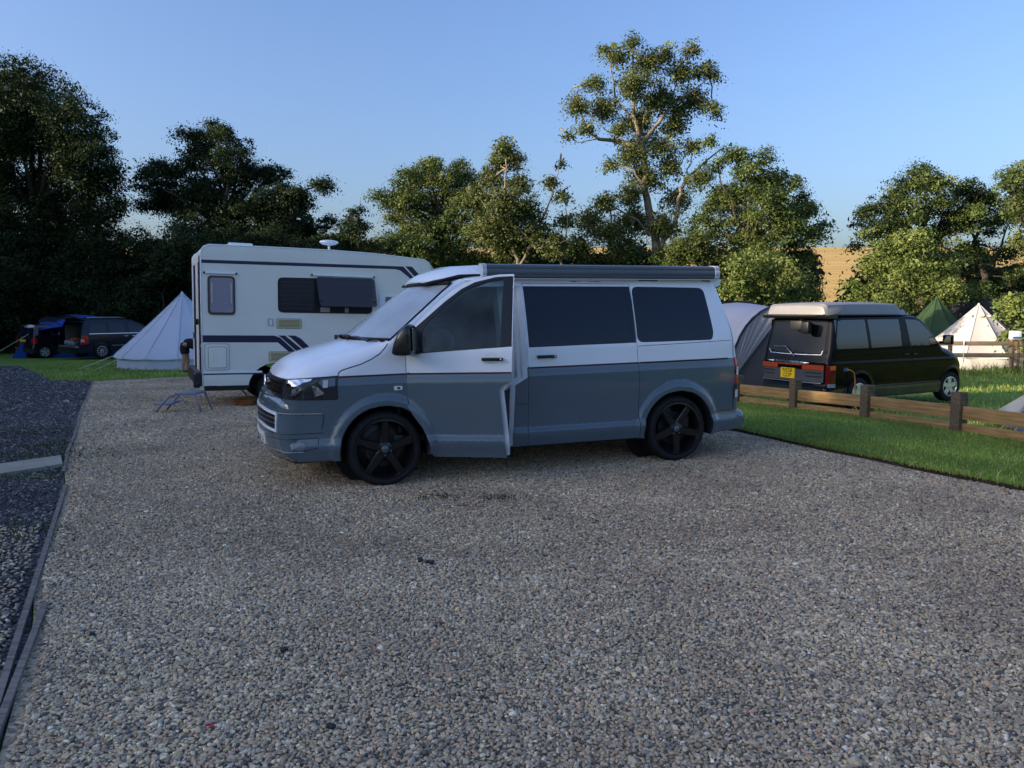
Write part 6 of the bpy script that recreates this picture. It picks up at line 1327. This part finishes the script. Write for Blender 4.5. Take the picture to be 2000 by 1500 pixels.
def bell(name, label, cx, cy, h, rad, wall, col, sides=12, ruff=.04, rot=0, group=None, conc=.06, cname='canvas', guys=(), door=None, rr=.008, steep=.04):
    z0 = gz(cx, cy) - .03; root = thing(name, label, 'tent', (cx, cy, z0), group=group); m = canvas(cname, col)
    V = []; F = []; N_ = sides * 6; rings = [(f, h - (h - wall) * (f + steep * f * (1 - f)), k) for f, k in ((0, 0), (.03, 0), (.08, .05), (.16, .2), (.3, .4), (.5, .7), (.72, .9), (.9, 1), (1.0, 1))] + [(1.012, wall - .07, 1)]
    for f, z, k in rings:
        for i in range(N_):
            a = 2 * math.pi * i / N_ + rot; ph = (i % 6) / 6; e = math.sin(math.pi * ph)
            r = rad * f * (math.cos(math.pi / sides) / math.cos((ph - .5) * 2 * math.pi / sides)) * (1 - ruff * e * k); s_ = -conc * math.sin(math.pi * f) - .05 * e * k * (1 if f > .95 else 0) * wall
            V.append((r * math.cos(a), r * math.sin(a), z + s_))
    for j in range(len(rings) - 1):
        for i in range(N_): F.append((j * N_ + i, j * N_ + (i + 1) % N_, (j + 1) * N_ + (i + 1) % N_, (j + 1) * N_ + i))
    o = mesh_obj('canopy', V, F, m, root); o.data.set_sharp_from_angle(angle=R(25))
    V = []; F = []; rg0 = random.Random(label)
    for j, (z, f) in enumerate(((wall + .03, .985), (wall * .5, .990), (0.0, 1.0))):
        for i in range(N_):
            a = 2 * math.pi * i / N_ + rot; ph = (i % 6) / 6; r = rad * f * (math.cos(math.pi / sides) / math.cos((ph - .5) * 2 * math.pi / sides)) * .975; r += rg0.uniform(-.012, .012); V.append((r * math.cos(a), r * math.sin(a), z + (rg0.uniform(-.015, .02) if j == 2 else 0)))
    for j in range(2):
        for i in range(N_): F.append((j * N_ + i, j * N_ + (i + 1) % N_, (j + 1) * N_ + (i + 1) % N_, (j + 1) * N_ + i))
    mesh_obj('wall', V, F, m, root)
    mb = MB(); mb.lathe([(0, h + .05), (.03, h + .03), (.05, h - .02), (.10, h - .12)], 12, axis='z'); mb.build('peak_cap', m, root, smooth=True)
    mb = MB()
    for k in range(sides): a = 2 * math.pi * k / sides + rot; mb.tube([(rad * f * math.cos(a), rad * f * math.sin(a), z + .012 - conc * math.sin(math.pi * f)) for f, z, _ in rings[1:-1]], .012, 4)
    mb.build('seams', m, root, smooth=True)
    for k in range(sides):
        if guys and k not in guys: continue
        a = 2 * math.pi * k / sides + rot; mb = MB(); rope(mb, (rad * math.cos(a), rad * math.sin(a), wall), ((rad + 1.1) * math.cos(a), (rad + 1.1) * math.sin(a), .02), .01, rr); mb.tube([((rad + 1.1) * math.cos(a), (rad + 1.1) * math.sin(a), -.05), ((rad + 1.13) * math.cos(a), (rad + 1.13) * math.sin(a), .06)], .008, 4); mb.build('guy_rope', M_rope, root)
    return root
b1 = bell('bell_tent', 'white bell tent with smooth sides beside the motorhome rear corner', -11.52, 27.0, 2.58, 2.22, .46, (.62, .68, .78), sides=14, ruff=.012, rot=.08, conc=.02, cname='white_canvas')
mb = MB(); mb.add([(-.06, -.42, 2.13), (.05, -.42, 2.13), (.05, -.46, 2.08), (-.06, -.46, 2.08)], [(0, 1, 2, 3)]); mb.build('vent', M_dark, b1)
b2 = bell('bell_tent', 'cream bell tent with ribbed panels behind the rail fence on the right', 18.14, 30.0, 2.48, 2.12, .55, (.66, .62, .58), sides=10, ruff=.05, rot=.25, conc=.03, cname='cream_canvas')
mb = MB()
for k in range(4): a = R(-150 + 40 * k); mb.box((.50 * math.cos(a), .50 * math.sin(a), 2.02), (.16, .16, .07), 0, Matrix.Rotation(a, 3, 'Z'), .02)
mb.build('vent_hood', MATS['cream_canvas'], b2, auto=40)
bell('tipi_tent', 'green pointed tent with gathered folds at its peak behind the black van', 18.25, 33.2, 2.9, 3.3, .10, (.035, .075, .032), sides=10, ruff=.05, rot=.3, conc=.10, cname='green_nylon', guys=(3, 8), rr=.006, steep=.35)
def dome(name, label, cx, cy, h, rx, ry, col, rot=0, pw=2.2, poles=True, seg=24, cname='dome', zoff=0, ring=None):
    z0 = gz(cx, cy) - .03 + zoff; root = thing(name, label, 'tent', (cx, cy, z0), rot); m = canvas(cname, col); V = []; F = []
    J = 10
    for j in range(J + 1):
        t = j / J
        for i in range(seg * 2):
            a = math.pi * i / seg; f = math.cos(t * math.pi / 2) ** (2 / pw); z = h * math.sin(t * math.pi / 2) ** (2 / pw); e = 1 - .03 * abs(math.sin(3 * a)) * math.sin(math.pi * t); V.append((rx * f * math.cos(a) * e, ry * f * math.sin(a) * e, z))
    for j in range(J):
        for i in range(seg * 2): F.append((j * seg * 2 + i, j * seg * 2 + (i + 1) % (seg * 2), (j + 1) * seg * 2 + (i + 1) % (seg * 2), (j + 1) * seg * 2 + i))
    mesh_obj('canopy', V, F, m, root)
    if poles:
        for q in (R(40), R(-40)):
            mb = MB(); mb.tube([(rx * math.cos(q) * math.cos(a) * 1.01, ry * math.sin(q) * math.cos(a) * 1.01, h * 1.01 * abs(math.sin(a)) ** (2 / pw)) for a in [math.pi * k / 16 for k in range(17)]], .018, 5); mb.build('pole_sleeve', M_dark, root, smooth=True)
    return root
dome('dome_tent', 'dark grey dome tent behind the cream bell tent', 22.4, 37.2, 2.95, 2.4, 2.0, (.075, .062, .072), .2, cname='charcoal_nylon')
bt = dome('dome_tent', 'bright blue dome tent behind the two dark cars', -20.95, 37.0, 1.98, 2.2, 1.9, (.012, .075, .36), .1, pw=2.6, cname='blue_nylon')
mb = MB(); mb.add([(-.5, -1.5, 1.62), (.9, -1.7, 1.70), (.95, -2.4, 1.52), (.1, -2.6, 1.42), (-.75, -2.4, 1.25), (-.8, -1.6, 1.35)], [(0, 1, 2, 3), (0, 3, 4, 5)]); mb.add([(-.5, -1.5, 1.60), (.9, -1.7, 1.68), (.95, -2.4, 1.50), (.1, -2.6, 1.40), (-.75, -2.4, 1.23), (-.8, -1.6, 1.33)], [(3, 2, 1, 0), (5, 4, 3, 0)])
mb.build('canopy_flap', MATS['blue_nylon'], bt, smooth=True)
mb = MB(); mb.add([(-1.25, -2.3, .85), (-1.05, -2.3, .80), (-1.2, -2.3, .03), (-1.85, -2.3, .03)], [(0, 1, 2, 3)]); mb.build('side_flap', MATS['blue_nylon'], bt)
mb = MB(); rope(mb, (-.8, -2.4, 1.25), (-2.7, -2.9, .0), .02, .012); mb.build('guy_rope', M_rope, bt)
# tunnel tent behind the black van
tt_c = Vector((6.80, 18.6, 0)); zt = gz(6.6, 19) - .03
tun = thing('tunnel_tent', 'pale grey tunnel tent with dark hoop piping between the camper van and the black van', 'tent', (6.80, 18.6, zt)); M_tun = canvas('pale_grey_nylon', (.62, .61, .67))
H = [(0.0, 0.0, 1.52, 2.16), (-.18, .8, 1.46, 2.06), (-.36, 1.6, 1.50, 2.13), (-.62, 2.6, 1.62, 2.22), (-.80, 3.4, 1.50, 2.05), (-.95, 4.4, 1.30, 1.6), (-1.05, 5.2, .9, .9)]
def hoop(dx, dy, w, h, n=20, s=1.0): return [(dx + w * s * math.copysign(abs(math.cos(a)) ** .82, math.cos(a)), dy, h * s * math.sin(a) ** .86) for a in [math.pi * k / n for k in range(n + 1)]]
rows_ = [hoop(*q) for q in H]; n_ = 21
mesh_obj('canopy', [p for r_ in rows_ for p in r_], [(a * n_ + b, a * n_ + b + 1, (a + 1) * n_ + b + 1, (a + 1) * n_ + b) for a in range(len(H) - 1) for b in range(20)] + [tuple((len(H) - 1) * n_ + k for k in range(n_))], M_tun, tun)
for k in (0, 3): mb = MB(); mb.tube(hoop(*H[k], s=1.012), .024, 6); mb.build('hoop_sleeve', mat('navy_tape', (.015, .018, .035), .6), tun, smooth=True)
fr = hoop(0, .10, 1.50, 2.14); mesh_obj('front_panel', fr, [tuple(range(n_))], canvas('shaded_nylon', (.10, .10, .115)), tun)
V_ = []; F_ = []; nn_ = 22      # gathered curtain at the left of the opening
for i in range(nn_ + 1):
    t = i / nn_; k = int(14 + t * 5); top_ = hoop(0, 0, 1.50, 2.14, 60)[int(60 - 3 - t * 26)]
    for j in range(7):
        s_ = j / 6; bx, bz = -1.46 + .10 * t, .46 - .04 * t; V_.append((top_[0] + (bx - top_[0]) * s_, .03 - .025 * math.cos(i * 2.2) * (1 - .3 * s_), top_[2] + (bz - top_[2]) * s_))
for i in range(nn_):
    for j in range(6): F_.append((i * 7 + j, i * 7 + j + 1, (i + 1) * 7 + j + 1, (i + 1) * 7 + j))
mesh_obj('door_curtain', V_, F_, canvas('sheer_curtain', (.42, .42, .47)), tun)
# blue-grey tent at the right edge
z0 = gz(7.3, 11)
gt_ = thing('ridge_tent', 'blue-grey tent corner cut by the right edge beyond the low fence', 'tent', (7.62, 11.0, z0 - .03)); M_bg = canvas('slate_nylon', (.12, .15, .20))
V_ = [(0, 0, 0), (2.7, -.6, 0), (2.9, 1.6, 0), (.35, 1.9, 0), (.75, .55, .92), (2.2, .35, .95)]; mesh_obj('canopy', V_, [(0, 1, 5, 4), (1, 2, 5), (2, 3, 4, 5), (3, 0, 4)], M_bg, gt_, smooth=False)
mb = MB(); mb.tube([V_[4], V_[5]], .015, 6); mb.build('ridge_pole', M_dark, gt_)
for a, b in (((.75, .55, .92), (-.45, -.05, .02)), ((.75, .50, .92), (-.38, .35, .02)), ((.0, 0, .05), (-.42, -.9, .02)), ((.35, .2, .45), (-.20, -.25, .02))):
    mb = MB(); rope(mb, a, b, .01, .006); mb.build('guy_rope', M_yrope, gt_)

# ------------------------------------------------------------------ fences
def wood(name, c1, c2, knots=True):
    m = bpy.data.materials.new(name); m.use_nodes = True; n = m.node_tree; b = n.nodes['Principled BSDF']; b.inputs['Roughness'].default_value = .8; b.inputs['Specular IOR Level'].default_value = .25
    tc = n.nodes.new('ShaderNodeTexCoord'); mp = n.nodes.new('ShaderNodeMapping'); mp.inputs['Scale'].default_value = (1.2, 18, 18); w = n.nodes.new('ShaderNodeTexNoise'); w.inputs['Scale'].default_value = 2.2; w.inputs['Detail'].default_value = 6
    r = n.nodes.new('ShaderNodeValToRGB'); r.color_ramp.elements[0].position = .35; r.color_ramp.elements[1].position = .66; r.color_ramp.elements[0].color = (*c1, 1); r.color_ramp.elements[1].color = (*c2, 1)
    n.links.new(tc.outputs['Object'], mp.inputs[0]); n.links.new(mp.outputs[0], w.inputs[0]); n.links.new(w.outputs['Fac'], r.inputs[0]); last = r.outputs[0]
    if knots:
        v = n.nodes.new('ShaderNodeTexVoronoi'); v.inputs['Scale'].default_value = 5.5; n.links.new(tc.outputs['Object'], v.inputs['Vector']); k = n.nodes.new('ShaderNodeMapRange'); k.inputs[1].default_value = .09; k.inputs[2].default_value = .15; k.inputs[3].default_value = .12; k.inputs[4].default_value = 1
        n.links.new(v.outputs['Distance'], k.inputs[0]); mx = n.nodes.new('ShaderNodeMix'); mx.data_type = 'RGBA'; mx.inputs[6].default_value = (.05, .025, .012, 1); n.links.new(k.outputs[0], mx.inputs[0]); n.links.new(last, mx.inputs[7]); last = mx.outputs[2]
    n.links.new(last, b.inputs['Base Color']); bp = n.nodes.new('ShaderNodeBump'); bp.inputs['Distance'].default_value = .004; n.links.new(w.outputs['Fac'], bp.inputs['Height']); n.links.new(bp.outputs[0], b.inputs['Normal']); return m
M_rail = wood('pine_rail', (.24, .14, .055), (.43, .27, .115)); M_post = wood('weathered_post', (.085, .060, .036), (.17, .125, .080), False); M_frail = wood('pale_rail', (.24, .16, .10), (.36, .26, .17))
lf = thing('low_fence', 'low two-rail wooden fence with short square posts beside the black van', 'fence', (4.49, 12.1, 0))
FP = [(3.95, 13.35), (4.49, 12.1), (5.03, 10.8), (5.57, 9.5), (6.12, 8.2), (6.66, 6.9), (7.2, 5.6)]; L0 = Vector((4.49, 12.1, 0))
for i, (x, y) in enumerate(FP):
    mb = MB(); zg = gz(x, y); ang = math.atan2(-1.3, .54); mb.box((0, 0, .20), (.13, .145, .62), 0, Matrix.Rotation(ang, 3, 'Z'), .008); o = mb.build('post', M_post, lf, auto=40); o.location = Vector((x, y, zg)) - L0 + Vector((0, 0, .015 * (i % 2)))
    if i < len(FP) - 1:
        x2, y2 = FP[i + 1]; d = Vector((x2 - x, y2 - y)); L = d.length - .135
        for zc, h in ((.275, .165), (.085, .115)):
            mb = MB(); mb.box((0, 0, 0), (L, .042, h), 0, None, .004); o = mb.build('rail', M_rail, lf, auto=40); o.location = Vector(((x + x2) / 2, (y + y2) / 2, (zg + gz(x2, y2)) / 2 + zc)) - L0; o.rotation_euler = (0, -math.atan2(gz(x2, y2) - zg, d.length), math.atan2(d.y, d.x))
ff = thing('rail_fence', 'tall two-rail fence in front of the cream bell tent', 'fence', (14.87, 26, 0)); FQ = [(10.8, 26.0), (12.8, 26.0), (14.87, 26.0), (16.92, 25.9), (19.0, 25.8), (21, 25.7)]; L0 = Vector((14.87, 26, 0))
for i, (x, y) in enumerate(FQ):
    zg = gz(x, y); mb = MB(); mb.box((0, .06, .58), (.11, .10, 1.25), 0, None, .008); o = mb.build('post', M_post if i != 3 else M_frail, ff, auto=40); o.location = Vector((x, y, zg)) - L0
    if i < len(FQ) - 1:
        x2, y2 = FQ[i + 1]; d = Vector((x2 - x, y2 - y))
        for zc, h in ((1.00, .15), (.60, .15)):
            mb = MB(); mb.box((0, 0, 0), (d.length, .04, h), 0, None, .005); o = mb.build('rail', M_frail, ff, auto=40); o.location = Vector(((x + x2) / 2, (y + y2) / 2 - .015, (zg + gz(x2, y2)) / 2 + zc)) - L0; o.rotation_euler = (0, 0, math.atan2(d.y, d.x))
eb = thing('hook_up_box', 'white electric hook-up box on top of the rail fence post', 'electric box', (16.92, 25.86, gz(16.92, 25.9) + 1.18)); mb = MB(); mb.box((0, 0, .10), (.34, .20, .30), 0, None, .05); bx_ = mb.build('housing', M_white, eb, auto=50)
mb = MB(); mb.box((0, -.103, .02), (.28, .02, .06), 0, None, .01); mb.build('socket_row', mat('blue_socket2', (.04, .12, .35), .4), eb)
for x in (-.11, .05, .10): mb = MB(); mb.tube([(x, -.07, -.02), (x - .03, -.12, -.25), (x + .02, -.10, -.55), (x, -.1, -1.15)], .014, 5); mb.build('cable', mat('brown_cable', (.14, .06, .03), .6), eb, smooth=True)
wp_ = MB(); wp_.tube([(15.26, 25.93, -.2), (15.26, 25.93, .52)], .018, 6); tag(wp_.build('marker_stick', M_white), 'thin white stick against the rail fence left of the electric box', 'stick')

# ------------------------------------------------------------------ things on the gravel
st_ = thing('folding_step', 'blue-grey folding double step standing on the gravel behind the motorhome', 'step stool', (-5.4, 12.45, gz(-5.4, 12.45))); M_st = mat('step_plastic', (.16, .19, .25), .45, noise=.1)
mb = MB(); mb.box((.16, 0, .315), (.34, .42, .035), 0, None, .012); mb.build('tread', M_st, st_, auto=40); mb = MB(); mb.box((-.24, 0, .145), (.24, .42, .030), 0, None, .012); mb.build('tread', M_st, st_, auto=40)
for y in (-.21, .21):
    mb = MB(); mb.tube([(.02, y, .305), (-.10, y, .27), (-.22, y, .145), (-.34, y, .0)], .016, 8); mb.build('leg', M_st, st_, smooth=True)
    mb = MB(); mb.tube([(.31, y, .305), (.37, y, .14), (.42, y, .0)], .018, 8); mb.build('leg', mat('step_frame', (.20, .19, .21), .5), st_, smooth=True)
    mb = MB(); mb.tube([(-.24, y, .14), (-.06, y, .16), (.0, y, .12)], .012, 6); mb.build('brace', M_st, st_, smooth=True)
mb = MB(); rg0 = random.Random(5)
for k in range(9): r0 = .15 + rg0.uniform(-.02, .02); z = .015 + .012 * k; cx, cy = rg0.uniform(-.012, .012), rg0.uniform(-.012, .012); mb.tube([(cx + r0 * math.cos(a), cy + r0 * math.sin(a), z) for a in [2 * math.pi * q / 20 for q in range(21)]], .008, 5)
mb.tube([(.0, .1, .12), (.02, .3, .3), (.0, .5, .36)], .007, 5)
o = mb.build('coiled_cable', mat('orange_lead', (.34, .11, .03), .6), smooth=True); o.location = (-4.72, 13.45, gz(-4.7, 13.4)); tag(o, 'coil of orange cable lying under the motorhome', 'cable')
sb = MB(); sb.prism([(-4.82, 8.09), (-4.53, 7.63), (-5.72, 5.94), (-6.02, 6.50)], gz(-5, 7) - .04, gz(-5, 7) + .035, 'z'); tag(sb.build('concrete_slab', mat('concrete', (.30, .28, .22), .9, noise=.15, nscale=3, bump=.006, bscale=30)), 'long pale concrete slab set in the dark chippings by the timber edging', 'slab')
M_edge = wood('grey_board', (.13, .115, .10), (.24, .21, .18), False)
def board(p, q, label, w=.030, h=.10, dz=.0, kink=None):
    pts = [Vector((x, y, gz(x, y) + .016 + dz)) for x, y in resample([p] + (kink or []) + [q], .25, False)]; mb = MB(); vs = []
    for i, c in enumerate(pts):
        t = (pts[min(i + 1, len(pts) - 1)] - pts[max(i - 1, 0)]).normalized(); n_ = Vector((-t.y, t.x, 0)) * w / 2; vs += [c - n_ - Vector((0, 0, h)), c - n_, c + n_, c + n_ - Vector((0, 0, h))]
    k = len(pts); mb.add(vs, [(4 * i + j, 4 * i + (j + 1) % 4, 4 * i + 4 + (j + 1) % 4, 4 * i + 4 + j) for i in range(k - 1) for j in range(4)] + [(3, 2, 1, 0), tuple(4 * k - 4 + j for j in range(4))])
    return tag(mb.build('edging_board', M_edge), label, 'edging board', 'timber boards edging the gravel')
board((-2.50, 3.98), (-1.66, 2.15), 'nearest timber edging board, running off the bottom left of the picture', dz=.004)
board((-4.02, 6.80), (-2.02, 2.85), 'long straight edging board between the gap by the slab and the bottom left')
board((-4.38, 7.38), (-4.90, 8.36), 'edging board touching the end of the concrete slab')
board((-4.88, 8.30), (-6.5, 11.45), 'edging board beyond the slab, in front of the far board', kink=[(-5.55, 9.65)])
board((-6.5, 11.45), (-10.5, 19.15), 'farthest edging board, reaching the lawn', kink=[(-7.45, 13.25)])
for (x, y), lb in (((1.25, 3.72), 'scrap of red twine on the gravel at lower right'), ((-1.13, 2.75), 'scrap of red twine on the gravel at lower left')):
    mb = MB(); rg0 = random.Random(x); mb.tube([(x + rg0.uniform(-.02, .02), y + rg0.uniform(-.02, .02), gz(x, y) + .022 + rg0.uniform(0, .008)) for k in range(6)], .0022, 4); tag(mb.build('twine', mat('red_twine', (.45, .03, .06), .7)), lb, 'twine')
for (x, y), lb, n0 in (((-.53, 4.68), 'few dark wet leaves on the gravel below the front wheel', 4), ((-1.09, 3.44), 'dark stone on the gravel left of the middle foreground', 1), ((-.70, 2.74), 'dark stone nearest the bottom edge of the picture', 1), ((-2.06, 3.58), 'dark stone beside the overlap of the two nearest edging boards', 1)):
    mb = MB(); rg0 = random.Random(y)
    for k in range(n0): c = Vector((x + rg0.uniform(-.05, .05), y + rg0.uniform(-.04, .04), gz(x, y) + .018)); a = rg0.uniform(0, 6); mb.box(c, (.032, .024, .016), 0, Matrix.Rotation(a, 3, 'Z') @ Matrix.Rotation(rg0.uniform(-.4, .4), 3, 'X'), .005)
    tag(mb.build('dark_debris', mat('wet_leaf', (.015, .015, .02), .5)), lb, 'debris')

# ------------------------------------------------------------------ person bending down behind the motorhome
pz = gz(-10, 23.7) - .03
pr = thing('person', 'person in black top and shorts bending forward behind the motorhome', 'person', (-10.12, 23.7, pz), R(4))
def skin(name, J, E_, m, parent, root=0, sub=2):
    me = bpy.data.meshes.new(name); me.from_pydata([j[0] for j in J], E_, []); o = bpy.data.objects.new(name, me); COL.objects.link(o); o.parent = parent
    s_ = o.modifiers.new('skin', 'SKIN'); s_.use_smooth_shade = True
    if not me.skin_vertices: 
        bpy.context.view_layer.update()
    for k, j in enumerate(J):
        r_ = j[1]; me.skin_vertices[0].data[k].radius = r_ if isinstance(r_, tuple) else (r_, r_)
    me.skin_vertices[0].data[root].use_root = True; sm_ = o.modifiers.new('sub', 'SUBSURF'); sm_.levels = sm_.render_levels = sub; me.materials.append(m); return o
M_skin = mat('skin', (.42, .22, .15), .55)
hip = .84
J = [((0, 0, hip), (.095, .12)), ((.16, 0, .90), (.10, .12)), ((.34, 0, .86), (.10, .14)), ((.47, 0, .76), (.08, .12)), ((.54, 0, .68), .055), ((.60, 0, .60), (.07, .075)), ((.63, 0, .49), (.065, .075)), ((.64, 0, .42), .045),
     ((.0, -.10, .78), .095), ((.03, -.11, .46), .062), ((.0, -.11, .26), .058), ((-.02, -.11, .09), .040), ((.02, -.11, .04), .040), ((.13, -.12, .03), .035),
     ((.0, .10, .78), .095), ((.05, .12, .46), .062), ((.05, .13, .26), .058), ((.02, .13, .09), .040), ((.06, .13, .04), .040), ((.17, .14, .03), .035),
     ((.46, -.18, .74), .055), ((.50, -.20, .48), .042), ((.56, -.17, .24), .032), ((.46, .18, .74), .055), ((.52, .20, .48), .042), ((.60, .17, .24), .032)]
E_ = [(0, 1), (1, 2), (2, 3), (3, 4), (4, 5), (5, 6), (6, 7), (0, 8), (8, 9), (9, 10), (10, 11), (11, 12), (12, 13), (0, 14), (14, 15), (15, 16), (16, 17), (17, 18), (18, 19), (3, 20), (20, 21), (21, 22), (3, 23), (23, 24), (24, 25)]
skin('body', J, E_, M_skin, pr)
M_cl = mat('black_clothing', (.012, .012, .015), .9, noise=.2)
J2 = [((-.005, 0, hip), (.14, .18)), ((.16, 0, .905), (.145, .175)), ((.34, 0, .865), (.145, .19)), ((.47, 0, .765), (.12, .175)), ((.52, 0, .71), .075), ((.46, -.18, .74), .072), ((.49, -.20, .56), .060), ((.46, .18, .74), .072), ((.51, .20, .56), .060)]
skin('t_shirt', J2, [(0, 1), (1, 2), (2, 3), (3, 4), (3, 5), (5, 6), (3, 7), (7, 8)], M_cl, pr)
J3 = [((0, 0, hip), (.15, .185)), ((.05, 0, .88), (.14, .17)), ((.0, -.10, .76), .118), ((.03, -.11, .54), .095), ((.0, .10, .76), .118), ((.04, .12, .54), .095)]
skin('shorts', J3, [(0, 1), (0, 2), (2, 3), (0, 4), (4, 5)], M_cl, pr)
for sy, hx, hz in ((-1, .56, .20), (1, .60, .20)):
    Jh = [((0, 0, 0), (.030, .018)), ((.012, 0, -.05), (.034, .016)), ((.02, 0, -.085), (.032, .014))]; Eh = [(0, 1), (1, 2)]
    for q, (dy, L) in enumerate(((-.028, .060), (-.010, .072), (.010, .068), (.027, .052))): k = len(Jh); Jh += [((.026, dy, -.10), .0095), ((.034, dy, -.10 - L * .55), .0088), ((.030, dy * .95, -.10 - L), .0075)]; Eh += [(2, k), (k, k + 1), (k + 1, k + 2)]
    k = len(Jh); Jh += [((.012, -sy * -.036, -.04), .011), ((.03, sy * .055, -.075), .0095), ((.04, sy * .058, -.105), .008)]; Eh += [(1, k), (k, k + 1), (k + 1, k + 2)]
    h_ = skin('hand', Jh, Eh, M_skin, pr, 1, 1); h_.location = (hx, sy * .17, hz + .03)
mb = MB(); bm = bmesh.new(); bmesh.ops.create_icosphere(bm, subdivisions=3, radius=.105)
for q in bm.verts: q.co = Vector((q.co.x * 1.0, q.co.y * .92, q.co.z * 1.15)) + Vector((.60, 0, .505))
for q in bm.verts:
    if q.co.x > .66 and q.co.z < .47: q.co.x = .655
bm.verts.index_update(); mb.add([q.co.copy() for q in bm.verts], [tuple(x.index for x in f.verts) for f in bm.faces]); bm.free(); mb.build('hair', mat('dark_hair', (.03, .02, .014), .8), pr, smooth=True)
for y, x0 in ((-.115, .06), (.135, .10)): mb = MB(); mb.box((x0, y, .035), (.27, .095, .07), 0, None, .028); mb.build('shoe', M_dark, pr, auto=50)
# ------------------------------------------------------------------ dark wood closing the view on the left, plus added unseen hedges
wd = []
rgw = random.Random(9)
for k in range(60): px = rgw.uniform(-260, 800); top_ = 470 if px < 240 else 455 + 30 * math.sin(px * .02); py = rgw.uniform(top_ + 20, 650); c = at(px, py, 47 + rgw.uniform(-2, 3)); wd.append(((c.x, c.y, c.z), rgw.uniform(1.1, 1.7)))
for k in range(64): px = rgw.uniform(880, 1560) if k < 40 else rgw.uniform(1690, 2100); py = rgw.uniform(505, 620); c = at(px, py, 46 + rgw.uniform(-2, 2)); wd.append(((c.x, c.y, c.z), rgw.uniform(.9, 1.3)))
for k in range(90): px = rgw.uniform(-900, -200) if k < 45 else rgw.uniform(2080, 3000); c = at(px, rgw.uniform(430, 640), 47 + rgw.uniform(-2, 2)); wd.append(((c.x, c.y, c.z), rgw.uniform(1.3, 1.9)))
for k in range(44): wd.append(((rgw.uniform(3, 46), rgw.uniform(-19, -15), rgw.uniform(.6, 2.6)), 1.4))  # unseen hedge behind the camera, added to darken the black van's reflections
for k in range(34): wd.append(((-41 + rgw.uniform(-1.5, 1.5), 18 + k * .75, rgw.uniform(1.0, 6.5)), 2.0))  # unseen hedge off to the left, added to keep low sun off the cars
wr_ = crown_mesh('wood', wd, GREEN_D, None, .30, 1.6, .8, 77); tag(bpy.data.objects['wood'], 'dark wood closing off the field behind the trees, plus unseen hedges added to block light', 'wood', kind='stuff')
